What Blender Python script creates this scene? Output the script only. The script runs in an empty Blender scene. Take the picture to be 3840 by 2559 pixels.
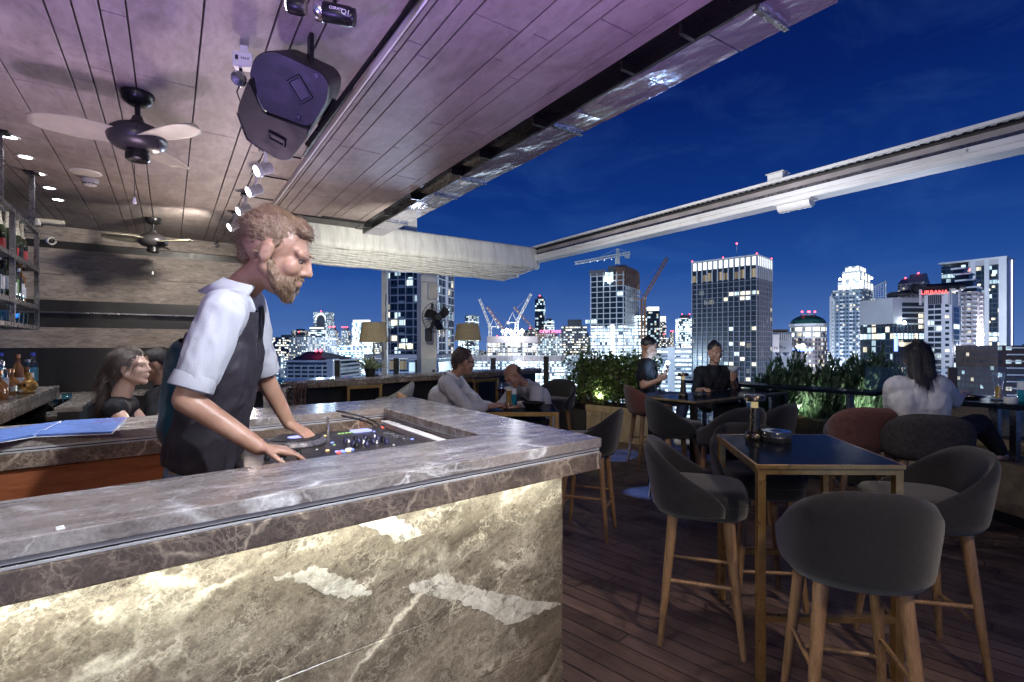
import bpy, bmesh, math, random
from mathutils import Vector, Matrix, Euler, noise
R = math.radians
sc = bpy.context.scene
col = sc.collection

# ------------------------------------------------------------------ camera
CAMH = 1.4
YAW = 34.05
FPX = 1900.0           # focal length in pixels of a 3840 px wide frame
cam_d = bpy.data.cameras.new('camera')
cam = bpy.data.objects.new('camera', cam_d)
col.objects.link(cam)
cam.location = (0, 0, CAMH)
cam.rotation_euler = (R(90), 0, R(-YAW))
cam_d.sensor_width = 36.0
cam_d.lens = FPX / 3840 * 36.0
cam_d.shift_y = 20.5 / 3840
cam_d.clip_start = 0.05
cam_d.clip_end = 12000
sc.camera = cam
CR = Vector((math.cos(R(YAW)), -math.sin(R(YAW)), 0))     # camera right
CF = Vector((math.sin(R(YAW)), math.cos(R(YAW)), 0))      # camera forward

def PD(u, v, d):
    'point seen at photo pixel (u,v) at forward distance d'
    return CR * ((u - 1920) / FPX * d) + CF * d + Vector((0, 0, CAMH + (1300 - v) / FPX * d))
def PZ(u, v, z):
    'point seen at photo pixel (u,v) on the level z'
    return PD(u, v, (CAMH - z) * FPX / (v - 1300))
def G(u, d, z=0.0):
    p = CR * ((u - 1920) / FPX * d) + CF * d
    return Vector((p.x, p.y, z))

# ------------------------------------------------------------------ view
sc.view_settings.view_transform = 'Standard'
sc.view_settings.look = 'None'
sc.view_settings.exposure = 0.18
sc.view_settings.gamma = 1
try:
    sc.cycles.max_bounces = 7; sc.cycles.diffuse_bounces = 3; sc.cycles.glossy_bounces = 3
    sc.cycles.transmission_bounces = 5; sc.cycles.transparent_max_bounces = 12
    sc.cycles.sample_clamp_indirect = 4.0; sc.cycles.sample_clamp_direct = 0
    sc.cycles.caustics_reflective = False; sc.cycles.caustics_refractive = False
    sc.cycles.use_denoising = True
except Exception: pass

# ------------------------------------------------------------------ night sky
world = bpy.data.worlds.new('World'); sc.world = world; world.use_nodes = True
wn = world.node_tree; wn.nodes.clear()
def wnode(t, **k):
    n = wn.nodes.new(t)
    for a, b in k.items(): setattr(n, a, b)
    return n
w_out = wnode('ShaderNodeOutputWorld'); w_bg = wnode('ShaderNodeBackground')
w_tc = wnode('ShaderNodeTexCoord'); w_sep = wnode('ShaderNodeSeparateXYZ')
w_rmp = wnode('ShaderNodeValToRGB')
wn.links.new(w_tc.outputs['Generated'], w_sep.inputs[0])
wn.links.new(w_sep.outputs['Z'], w_rmp.inputs[0])
cr = w_rmp.color_ramp
cr.elements[0].position = 0.0; cr.elements[0].color = (0.095, 0.19, 0.48, 1)
cr.elements[1].position = 1.0; cr.elements[1].color = (0.0008, 0.004, 0.045, 1)
for p, c in ((0.05, (0.055, 0.135, 0.40, 1)), (0.14, (0.015, 0.072, 0.31, 1)), (0.26, (0.0045, 0.034, 0.21, 1)),
             (0.42, (0.0022, 0.015, 0.13, 1)), (0.62, (0.0012, 0.007, 0.072, 1))):
    e = cr.elements.new(p); e.color = c
w_map = wnode('ShaderNodeMapping'); w_map.inputs['Scale'].default_value = (1.0, 2.2, 5.0)
w_map.inputs['Rotation'].default_value = (0, 0, R(25))
w_no = wnode('ShaderNodeTexNoise'); w_no.inputs['Scale'].default_value = 2.6; w_no.inputs['Detail'].default_value = 7
w_no.inputs['Roughness'].default_value = 0.62; w_no.inputs['Distortion'].default_value = 0.6
wn.links.new(w_tc.outputs['Generated'], w_map.inputs[0]); wn.links.new(w_map.outputs[0], w_no.inputs['Vector'])
w_cr = wnode('ShaderNodeValToRGB')
w_cr.color_ramp.elements[0].position = 0.50; w_cr.color_ramp.elements[0].color = (0, 0, 0, 1)
w_cr.color_ramp.elements[1].position = 0.80; w_cr.color_ramp.elements[1].color = (1, 1, 1, 1)
wn.links.new(w_no.outputs['Fac'], w_cr.inputs[0])
w_mix = wnode('ShaderNodeMix', data_type='RGBA', blend_type='ADD')
w_mix.inputs['B'].default_value = (0.010, 0.026, 0.055, 1)
w_mul = wnode('ShaderNodeMath', operation='MULTIPLY'); w_mul.inputs[1].default_value = 0.85
wn.links.new(w_cr.outputs[0], w_mul.inputs[0])
wn.links.new(w_mul.outputs[0], w_mix.inputs['Factor'])
wn.links.new(w_rmp.outputs[0], w_mix.inputs['A'])
wn.links.new(w_mix.outputs['Result'], w_bg.inputs['Color'])
w_bg.inputs['Strength'].default_value = 0.86
wn.links.new(w_bg.outputs[0], w_out.inputs[0])

# ------------------------------------------------------------------ lamps of the place and added fill lamps
def lamp(name, kind, loc, power, color, target=None, size=0.05, spot=60, blend=0.5, par=None, rot=None, sy=None):
    d = bpy.data.lights.new(name, kind); o = bpy.data.objects.new(name, d); col.objects.link(o)
    d.energy = power; d.color = color
    if kind == 'SPOT': d.spot_size = R(spot); d.spot_blend = blend; d.shadow_soft_size = size
    elif kind == 'POINT': d.shadow_soft_size = size
    elif kind == 'AREA':
        d.size = size
        if sy: d.shape = 'RECTANGLE'; d.size_y = sy
    o.location = loc
    if target is not None:
        o.rotation_euler = (Vector(target) - Vector(loc)).to_track_quat('-Z', 'Y').to_euler()
    return o
TRK = [(.47, 2.62), (.47, 3.12), (.47, 3.60), (.47, 4.16)]
for i, (x_, y_) in enumerate(TRK):
    lamp('track_lamp_light', 'SPOT', (x_ - .07, y_ - .03, 2.50), 70, (.93, .96, 1.0), (x_ - 1.0, y_ - .5, 1.0), .03, 75, .8)
for y_ in (4.40, 4.81, 5.22, 5.64, 6.04):
    lamp('downlight_light', 'SPOT', (-.83, y_, 2.70), 28, (.95, .96, 1.0), (-.83, y_, 0), .03, 90, .7)
# stage lamps under the roof near the photographer
lamp('stage_light', 'POINT', (.42, 1.30, 2.34), 5, (.50, .34, 1.0), None, .05)
lamp('bar_top_light', 'SPOT', (.95, .35, 2.62), 280, (.86, .91, 1.0), (.25, 1.75, 1.05), .04, 70, .9)
lamp('bar_top_light', 'SPOT', (1.5, 2.0, 2.62), 90, (.92, .94, 1.0), (1.15, 2.5, 1.05), .04, 64, .9)
lamp('dining_light', 'SPOT', (1.9, 4.4, 2.66), 150, (.82, .88, 1.0), (2.1, 5.3, .7), .05, 75, .9)
lamp('awning_fill', 'SPOT', (1.62, 4.0, 2.05), 120, (1.0, .97, .86), (2.3, 5.7, 2.45), .05, 100, .9)  # spot added to brighten the awning canvas
lamp('wall_light', 'SPOT', (.3, 5.6, 2.6), 100, (1.0, .92, .82), (-.5, 7.4, 1.9), .05, 110, .9)
# unseen fill lamps added to wash the ceiling boards
lamp('ceiling_fill', 'SPOT', (.6, 6.2, 1.3), 120, (1.0, .80, .70), (.2, 3.0, 2.72), .15, 120, .9)
lamp('ceiling_fill', 'SPOT', (-.95, .75, 1.05), 150, (.40, .27, 1.0), (-.75, 1.15, 2.72), .2, 125, .9)
lamp('ceiling_fill', 'SPOT', (1.0, .55, 1.3), 75, (.64, .34, 1.0), (1.05, .95, 2.72), .2, 125, .9)
lamp('room_fill', 'POINT', (-1.0, -1.3, 2.2), 92, (1.0, .90, .76), None, .25)  # unseen warm fill added behind the camera for bar front and stools
lamp('terrace_light', 'SPOT', (1.6, -.7, 2.6), 130, (1.0, .82, .66), (2.0, 2.4, .3), .06, 75, .8)
lamp('hedge_light', 'SPOT', G(2250, 7.70, .62), 30, (1.0, .95, .80), G(2260, 8.1, 1.0), .03, 130, .9)
lamp('bench_light', 'POINT', G(3800, 4.9, .56), 2.0, (1.0, .85, .50), None, .04)
for a_, b_ in (((1.9, 3.2, 2.6), G(2320, 6.5)), ((1.9, 4.6, 2.6), G(2450, 4.85))):
    lamp('floor_spot', 'SPOT', a_, 1500, (.10, .26, 1.0), b_, .02, 8, .6)
lamp('edge_fill', 'POINT', (3.7, 2.0, 2.35), 9, (.86, .88, 1.0), None, .06)  # added fill, no lit lamp hangs here
lamp('bush_light', 'SPOT', G(3000, 6.35, .56), 13, (.95, 1.0, .85), G(3030, 6.9, 1.1), .03, 120, .9)
lamp('bush_light', 'SPOT', G(3240, 6.2, .56), 13, (.95, 1.0, .85), G(3250, 6.7, 1.1), .03, 120, .9)
lamp('rail_fill', 'SPOT', (2.0, 3.2, 2.5), 130, (1.0, .97, .92), (4.3, 3.0, 2.66), .05, 125, .9)  # fill spot added to whiten the awning's guide rail
lamp('planter_fill', 'SPOT', (2.6, 5.6, 2.35), 60, (1.0, .86, .62), G(2270, 7.4, .25), .05, 45, .8)  # fill spot added to lighten the planter front
lamp('guest_fill', 'SPOT', (2.0, 1.2, 2.66), 60, (.92, .90, 1.0), G(3440, 3.75, 1.05), .05, 32, .8)  # unseen spot added to brighten the woman in white
lamp('ceiling_fill', 'SPOT', (-.2, 3.1, 1.15), 45, (.86, .62, .95), (-.2, 3.4, 2.72), .2, 130, .9)  # fill added in place of light bounced off the bar
def city_glow(u, d, z, kw, c=(.62, .74, 1.0), r=3.0):  # large unseen lamps added in front of the towers to brighten their facades
    lamp('city_fill_light', 'POINT', G(u, d, z), kw * 1000, c, None, r)
city_glow(3420, 150, -15, 230, (.74, .82, 1.0)); city_glow(3640, 270, -40, 90); city_glow(3700, 300, 0, 300, (.8, .86, 1.0)); city_glow(3140, 330, -40, 300, (.66, .82, 1.0))
city_glow(2680, 200, -30, 120, (.72, .74, .95)); city_glow(2270, 300, -10, 170, (.62, .82, 1.0)); city_glow(1930, 400, 20, 90, (.9, .92, 1.0)); city_glow(1540, 120, -20, 85, (.62, .72, 1.0))
city_glow(1130, 110, -20, 22, (.6, .74, 1.0)); city_glow(3030, 420, -20, 110, (.8, .85, 1.0)); city_glow(1250, 600, 20, 150, (.6, .8, 1.0)); city_glow(1200, 800, 60, 160, (.6, .8, 1.0))


# ------------------------------------------------------------------ mesh helpers
class MB:
    def __init__(s): s.v = []; s.f = []; s.uv = []; s.hasuv = False
    def add(s, vs, fs, uvs=None):
        b = len(s.v); s.v += [tuple(v) for v in vs]
        for i, f in enumerate(fs):
            s.f.append(tuple(b + k for k in f))
            if uvs: s.uv.append(uvs[i]); s.hasuv = True
            else: s.uv.append([(0, 0)] * len(f))
        return s
    def box(s, c, sz, rot=None):
        x, y, z = sz[0] / 2, sz[1] / 2, sz[2] / 2; c = Vector(c)
        pts = [Vector(p) for p in ((-x,-y,-z),(x,-y,-z),(x,y,-z),(-x,y,-z),(-x,-y,z),(x,-y,z),(x,y,z),(-x,y,z))]
        if rot is not None:
            m = Matrix.Rotation(rot, 3, 'Z') if isinstance(rot, (int, float)) else rot
            pts = [m @ p for p in pts]
        return s.add([p + c for p in pts], [(0,3,2,1),(4,5,6,7),(0,1,5,4),(1,2,6,5),(2,3,7,6),(3,0,4,7)])
    def box2(s, a, b):
        a, b = Vector(a), Vector(b); return s.box((a + b) / 2, [abs(q) for q in (b - a)])
    def bar(s, p0, p1, w, h, up=(0, 0, 1)):
        p0, p1 = Vector(p0), Vector(p1); d = (p1 - p0); L = d.length; d.normalize()
        up = Vector(up)
        if abs(d.dot(up)) > .99: up = Vector((1, 0, 0))
        sd = d.cross(up).normalized(); u = sd.cross(d)
        m = Matrix((sd, d, u)).transposed()
        return s.box((p0 + p1) / 2, (w, L, h), m)
    def tube(s, pts, rad, seg=10, caps=True):
        pts = [Vector(p) for p in pts]; n = len(pts)
        if not isinstance(rad, (list, tuple)): rad = [rad] * n
        rings = []; prev = None
        for i, p in enumerate(pts):
            t = (pts[min(i + 1, n - 1)] - pts[max(i - 1, 0)]).normalized()
            if prev is None:
                a = Vector((0, 0, 1)) if abs(t.z) < .9 else Vector((1, 0, 0))
                x = t.cross(a).normalized()
            else:
                x = (prev - t * prev.dot(t)).normalized()
            prev = x; y = t.cross(x)
            rings.append([p + (x * math.cos(2 * math.pi * k / seg) + y * math.sin(2 * math.pi * k / seg)) * rad[i] for k in range(seg)])
        return s.loft(rings, caps)
    def loft(s, rings, caps=True, closed=True):
        n = len(rings[0]); vs = [p for r in rings for p in r]; fs = []
        for i in range(len(rings) - 1):
            for k in range(n if closed else n - 1):
                a, b = i * n + k, i * n + (k + 1) % n
                fs.append((a, b, b + n, a + n))
        if caps: fs.append(tuple(range(n))[::-1]); fs.append(tuple((len(rings) - 1) * n + k for k in range(n)))
        return s.add(vs, fs)
    def lathe(s, prof, c=(0, 0, 0), seg=20, m=None):
        c = Vector(c); rings = []
        for r, z in prof:
            ring = [Vector((max(r, 1e-4) * math.cos(2 * math.pi * k / seg), max(r, 1e-4) * math.sin(2 * math.pi * k / seg), z)) for k in range(seg)]
            if m is not None: ring = [m @ p for p in ring]
            rings.append([p + c for p in ring])
        s.loft(rings, False); b = len(s.v) - len(rings) * seg
        if prof[0][0] < 1e-3: s.f.append(tuple(b + k for k in range(seg))[::-1]); s.uv.append([(0, 0)] * seg)
        if prof[-1][0] < 1e-3: s.f.append(tuple(b + (len(rings) - 1) * seg + k for k in range(seg))); s.uv.append([(0, 0)] * seg)
        return s
    def prism(s, poly, z0, z1):
        n = len(poly); vs = [(p[0], p[1], z0) for p in poly] + [(p[0], p[1], z1) for p in poly]
        fs = [tuple(range(n))[::-1], tuple(range(n, 2 * n))] + [(k, (k + 1) % n, n + (k + 1) % n, n + k) for k in range(n)]
        return s.add(vs, fs)
    def quad(s, a, b, c, d, uv=None): return s.add([a, b, c, d], [(0, 1, 2, 3)], [uv] if uv else None)
    def sphere(s, c, r, seg=14, rings=9, sc=(1, 1, 1), m=None):
        prof = []
        c = Vector(c); rr = []
        for i in range(rings + 1):
            t = -math.pi / 2 + math.pi * i / rings
            ring = [Vector((max(math.cos(t), 1e-3) * r * sc[0] * math.cos(2 * math.pi * k / seg), max(math.cos(t), 1e-3) * r * sc[1] * math.sin(2 * math.pi * k / seg), math.sin(t) * r * sc[2])) for k in range(seg)]
            if m is not None: ring = [m @ p for p in ring]
            rr.append([p + c for p in ring])
        return s.loft(rr)
    def xf(s, m):
        s.v = [tuple(m @ Vector(v)) for v in s.v]; return s
    def mesh(s, name):
        me = bpy.data.meshes.new(name); me.from_pydata(s.v, [], s.f)
        if s.hasuv:
            uvl = me.uv_layers.new(name='UVMap'); i = 0
            for u in s.uv:
                for q in u: uvl.data[i].uv = q; i += 1
        else:
            bm = bmesh.new(); bm.from_mesh(me); bmesh.ops.recalc_face_normals(bm, faces=bm.faces); bm.to_mesh(me); bm.free()
        return me
    def build(s, name, mat, parent=None, smooth=False, bevel=0, loc=None, bseg=2, ang=40):
        o = bpy.data.objects.new(name, s.mesh(name)); col.objects.link(o)
        o.data.materials.append(mat)
        if parent is not None: o.parent = parent
        if loc is not None: o.location = loc
        if smooth: shade(o, ang)
        if bevel:
            b = o.modifiers.new('bevel', 'BEVEL'); b.width = bevel; b.segments = bseg; b.limit_method = 'ANGLE'; b.angle_limit = R(35)
        return o

def shade(o, ang=40):
    me = o.data
    me.polygons.foreach_set('use_smooth', [True] * len(me.polygons))
    if ang and ang < 179:
        try: me.set_sharp_from_angle(angle=R(ang))
        except Exception: pass

def empty(name, loc=(0, 0, 0), rz=0):
    o = bpy.data.objects.new(name, None); col.objects.link(o); o.location = loc; o.rotation_euler = (0, 0, rz)
    o.empty_display_size = .1
    return o
def tag(o, label=None, cat=None, group=None, kind=None):
    if label: o['label'] = label
    if cat: o['category'] = cat
    if group: o['group'] = group
    if kind: o['kind'] = kind
    return o
def thing(name, label, cat, loc=(0, 0, 0), rz=0, group=None):
    return tag(empty(name, loc, rz), label, cat, group)
def copy_tree(o, parent=None):
    kids = [c for c in bpy.data.objects if c.parent == o]
    c = o.copy(); col.objects.link(c)
    if parent is not None: c.parent = parent
    for k in kids: copy_tree(k, c)
    return c
def dup(o, label, loc, rz=None, group=None):
    c = copy_tree(o); c.location = loc
    if rz is not None: c.rotation_euler = (0, 0, rz)
    c['label'] = label
    if group: c['group'] = group
    return c
def text(name, body, size, mat, parent, loc, rot, depth=.002, align='CENTER'):
    cu = bpy.data.curves.new(name, 'FONT'); cu.body = body; cu.size = size; cu.extrude = depth; cu.align_x = align; cu.align_y = 'CENTER'
    o = bpy.data.objects.new(name, cu); col.objects.link(o)
    dg = bpy.context.evaluated_depsgraph_get(); dg.update()
    me = bpy.data.meshes.new_from_object(o.evaluated_get(dg)); bpy.data.objects.remove(o)
    o = bpy.data.objects.new(name, me); col.objects.link(o); me.materials.clear(); me.materials.append(mat)
    o.parent = parent; o.location = loc
    o.rotation_euler = rot if not isinstance(rot, Matrix) else rot.to_euler()
    return o
def rotfromaxes(x, y, z):
    return Matrix((Vector(x).normalized(), Vector(y).normalized(), Vector(z).normalized())).transposed()

# organic bodies: overlapping capsules and ellipsoids fused into one skin
def caps(mb, p0, r0, p1, r1, seg=12):
    p0, p1 = Vector(p0), Vector(p1); t = p1 - p0; L = t.length
    if L < 1e-5: return mb.sphere(p0, max(r0, r1), seg, 8)
    t.normalize(); a = Vector((0, 0, 1)) if abs(t.z) < .9 else Vector((1, 0, 0))
    x = t.cross(a).normalized(); y = t.cross(x); rings = []
    def ring(c, r): rings.append([c + (x * math.cos(2 * math.pi * k / seg) + y * math.sin(2 * math.pi * k / seg)) * r for k in range(seg)])
    for q in (-88, -60, -30): ring(p0 + t * (r0 * math.sin(R(q))), r0 * math.cos(R(q)))
    ring(p0, r0); ring(p1, r1)
    for q in (30, 60, 88): ring(p1 + t * (r1 * math.sin(R(q))), r1 * math.cos(R(q)))
    return mb.loft(rings)
def organic(name, mb, voxel, mat, parent, smooth=4, wrinkle=0, wscale=9, seed=0, cut=None, factor=.5):
    me = mb.mesh(name); o = bpy.data.objects.new(name, me); col.objects.link(o)
    m = o.modifiers.new('r', 'REMESH'); m.mode = 'VOXEL'; m.voxel_size = voxel
    if smooth:
        s = o.modifiers.new('s', 'SMOOTH'); s.factor = factor; s.iterations = smooth
    dg = bpy.context.evaluated_depsgraph_get(); dg.update()
    me2 = bpy.data.meshes.new_from_object(o.evaluated_get(dg)); bpy.data.objects.remove(o)
    me2.name = name
    if wrinkle:
        off = Vector((seed * 3.1, seed * 1.7, seed))
        for v, n in zip(me2.vertices, [Vector(q.vector) for q in me2.vertex_normals]):
            q = Vector((v.co.x * wscale, v.co.y * wscale, v.co.z * wscale * .55)) + off
            w = noise.fractal(q + noise.noise_vector(q * .6) * .8, 1, 2, 3)
            w = (1 - abs(w) * 2.2)
            v.co += n * wrinkle * (w - .5)
    if cut:
        bm = bmesh.new(); bm.from_mesh(me2)
        for co, no in cut:
            bmesh.ops.bisect_plane(bm, geom=bm.verts[:] + bm.edges[:] + bm.faces[:], plane_co=co, plane_no=no, clear_outer=True)
        bm.to_mesh(me2); bm.free()
    o = bpy.data.objects.new(name, me2); col.objects.link(o); me2.materials.clear(); me2.materials.append(mat)
    o.parent = parent; shade(o, 180)
    return o

# ------------------------------------------------------------------ material helpers
class NT:
    def __init__(s, name):
        s.m = bpy.data.materials.new(name); s.m.use_nodes = True; s.t = s.m.node_tree; s.t.nodes.clear()
        s.out = s.n('ShaderNodeOutputMaterial')
    def n(s, t, ins=None, **k):
        q = s.t.nodes.new(t)
        for a, b in k.items(): setattr(q, a, b)
        if ins:
            for a, b in ins.items(): s.set(q.inputs[a], b)
        return q
    def set(s, sock, v):
        if isinstance(v, bpy.types.NodeSocket): s.t.links.new(v, sock)
        elif isinstance(v, bpy.types.Node): s.t.links.new(v.outputs[0], sock)
        else:
            if sock.type == 'RGBA' and len(v) == 3: v = (*v, 1)
            sock.default_value = v
    def tc(s, k='Object'): return s.n('ShaderNodeTexCoord').outputs[k]
    def map(s, v, scale=(1, 1, 1), rot=(0, 0, 0), loc=(0, 0, 0)):
        return s.n('ShaderNodeMapping', {'Vector': v, 'Scale': scale, 'Rotation': [R(q) for q in rot], 'Location': loc}).outputs[0]
    def noise(s, v, scale, detail=5, rough=.55, dist=0, out='Fac'):
        return s.n('ShaderNodeTexNoise', {'Vector': v, 'Scale': scale, 'Detail': detail, 'Roughness': rough, 'Distortion': dist}).outputs[out]
    def vor(s, v, scale, feature='DISTANCE_TO_EDGE', rnd=1, out='Distance'):
        return s.n('ShaderNodeTexVoronoi', {'Vector': v, 'Scale': scale, 'Randomness': rnd}, feature=feature).outputs[out]
    def ramp(s, f, stops, interp='LINEAR'):
        q = s.n('ShaderNodeValToRGB', {'Fac': f}); r = q.color_ramp; r.interpolation = interp
        while len(r.elements) < len(stops): r.elements.new(.5)
        for e, (p, c) in zip(r.elements, stops):
            e.position = p; e.color = (c, c, c, 1) if isinstance(c, (int, float)) else (*c[:3], 1)
        return q.outputs[0]
    def math(s, op, a, b=0, c=0):
        q = s.n('ShaderNodeMath', operation=op); s.set(q.inputs[0], a); s.set(q.inputs[1], b)
        if op in ('MULTIPLY_ADD', 'COMPARE'): s.set(q.inputs[2], c)
        return q.outputs[0]
    def mix(s, f, a, b, blend='MIX'):
        q = s.n('ShaderNodeMix', data_type='RGBA', blend_type=blend)
        s.set(q.inputs['Factor'], f); s.set(q.inputs['A'], a); s.set(q.inputs['B'], b)
        return q.outputs['Result']
    def vadd(s, a, b, sc):
        m = s.n('ShaderNodeVectorMath', operation='SCALE'); s.set(m.inputs[0], b); m.inputs['Scale'].default_value = sc
        q = s.n('ShaderNodeVectorMath', operation='ADD'); s.set(q.inputs[0], a); s.set(q.inputs[1], m.outputs[0]); return q.outputs[0]
    def bump(s, h, strength=.3, dist=.01):
        return s.n('ShaderNodeBump', {'Height': h, 'Strength': strength, 'Distance': dist}).outputs[0]
    def bsdf(s, **k):
        ins = {a.replace('_', ' '): b for a, b in k.items()}
        q = s.n('ShaderNodeBsdfPrincipled', ins); s.t.links.new(q.outputs[0], s.out.inputs[0]); return q
def simple(name, c, rough=.5, metal=0, var=.25, vs=6, bump=0, bs=60, spec=.5, **k):
    t = NT(name); o = t.tc()
    n = t.noise(o, vs, 4)
    cc = t.mix(t.ramp(n, [(.3, 0), (.7, 1)]), [q * (1 - var) for q in c], [min(1, q * (1 + var)) for q in c])
    ins = dict(Base_Color=cc, Roughness=t.ramp(t.noise(o, vs * 3, 3), [(.3, max(rough - .08, .02)), (.7, min(1, rough + .08))]), Metallic=metal, Specular_IOR_Level=spec)
    if bump: ins['Normal'] = t.bump(t.noise(o, bs, 4), bump, .004)
    ins.update(k)
    t.bsdf(**ins); return t.m
def emis(name, c, s, sample=True):
    t = NT(name); e = t.n('ShaderNodeEmission', {'Color': c, 'Strength': s}); t.t.links.new(e.outputs[0], t.out.inputs[0])
    if not sample:
        t.m.cycles.emission_sampling = 'NONE'
    return t.m
def glass(name, c=(1, 1, 1), rough=.02, alpha=.25):
    'thin clear glass: see-through with a reflecting skin'
    t = NT(name)
    tr = t.n('ShaderNodeBsdfTransparent', {'Color': c}); gl = t.n('ShaderNodeBsdfGlossy', {'Color': (1, 1, 1), 'Roughness': rough})
    fr = t.n('ShaderNodeFresnel', {'IOR': 1.45}); bf = t.math('SUBTRACT', 1, t.n('ShaderNodeNewGeometry').outputs['Backfacing'])
    ad = t.math('MULTIPLY', t.math('ADD', fr.outputs[0], alpha * .3), bf)
    mx = t.n('ShaderNodeMixShader', {0: ad, 1: tr.outputs[0], 2: gl.outputs[0]}); t.t.links.new(mx.outputs[0], t.out.inputs[0])
    return t.m

# ------------------------------------------------------------------ materials
def marble(name, base, dark, vein, scale=1.0, stretch=(1, 1, 1), rot=(0, 0, 0), rough=.18, big=0.0, fine=.6, coat=.3, streak=0.0):
    t = NT(name); o = t.tc(); v = t.map(o, stretch, rot)
    warp = t.n('ShaderNodeTexNoise', {'Vector': v, 'Scale': 2.1 * scale, 'Detail': 5, 'Roughness': .6}).outputs['Color']
    vv = t.vadd(v, warp, .38 / scale)
    cloud = t.noise(vv, 3.0 * scale, 8, .68, .4)
    c = t.mix(t.ramp(cloud, [(.30, 0), (.68, 1)]), dark, base)
    # wide veins
    e1 = t.vor(vv, 2.3 * scale); e2 = t.vor(vv, 7.0 * scale);
    warp2 = t.n('ShaderNodeTexNoise', {'Vector': v, 'Scale': 9 * scale, 'Detail': 4}).outputs['Color']
    e3 = t.vor(t.vadd(vv, warp2, .09 / scale), 17 * scale)
    mask = t.ramp(t.noise(v, 2.2 * scale, 4, .6), [(.42, 0), (.62, 1)])
    mask2 = t.ramp(t.noise(v, 4.6 * scale, 4, .6, .5), [(.38, 0), (.66, 1)])
    l1 = t.math('MULTIPLY', t.ramp(e1, [(0, 1), (.018, .55), (.05, 0)]), mask)
    l2 = t.math('MULTIPLY', t.ramp(e2, [(0, .75), (.012, .4), (.05, 0)]), mask2)
    l3 = t.math('MULTIPLY', t.ramp(e3, [(0, .6), (.04, .25), (.13, 0)]), t.math('MULTIPLY', mask2, fine))
    f = t.math('MAXIMUM', t.math('MAXIMUM', l1, l2), l3)
    if big:
        # broken patches of pale stone with a feathered side
        cell = t.n('ShaderNodeTexVoronoi', {'Vector': vv, 'Scale': 1.25 * scale}, feature='F1')
        pick = t.ramp(t.n('ShaderNodeSeparateColor', {0: cell.outputs['Color']}).outputs[0], [(.80, 0), (.82, 1)], 'CONSTANT')
        patch = t.math('MULTIPLY', pick, t.ramp(t.noise(vv, 15 * scale, 6, .7), [(.36, .15), (.60, big)]))
        f = t.math('MAXIMUM', f, patch)
    if streak:
        sv = t.map(v, (.55, 7.0, 1), (0, 0, 3))
        s1 = t.noise(t.vadd(sv, warp, .6), 1.5 * scale, 7, .62, .7)
        s = t.math('MULTIPLY', t.ramp(s1, [(.50, 0), (.62, .35), (.74, 1)]), streak)
        f = t.math('MAXIMUM', f, s)
    c = t.mix(f, c, vein)
    speck = t.ramp(t.noise(o, 130, 3, .7), [(.33, .72), (.6, 1.06)])
    c = t.mix(1, c, speck, 'MULTIPLY')
    t.bsdf(Base_Color=c, Roughness=t.ramp(t.noise(o, 14, 5), [(.3, rough * .7), (.75, rough * 1.7)]), Coat_Weight=coat, Coat_Roughness=.12)
    return t.m
M = {}
M['marble_top'] = marble('marble_top', (.31, .265, .23), (.115, .098, .088), (.80, .79, .77), 1.5, (.55, 1.5, 1), (0, 0, 4), .22, 0, .35, .35, .75)
M['marble_apron'] = marble('marble_apron', (.165, .125, .095), (.065, .048, .037), (.48, .39, .29), 2.6, (1, 1, 1), (0, 25, 10), .25, 0, .9)
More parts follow.
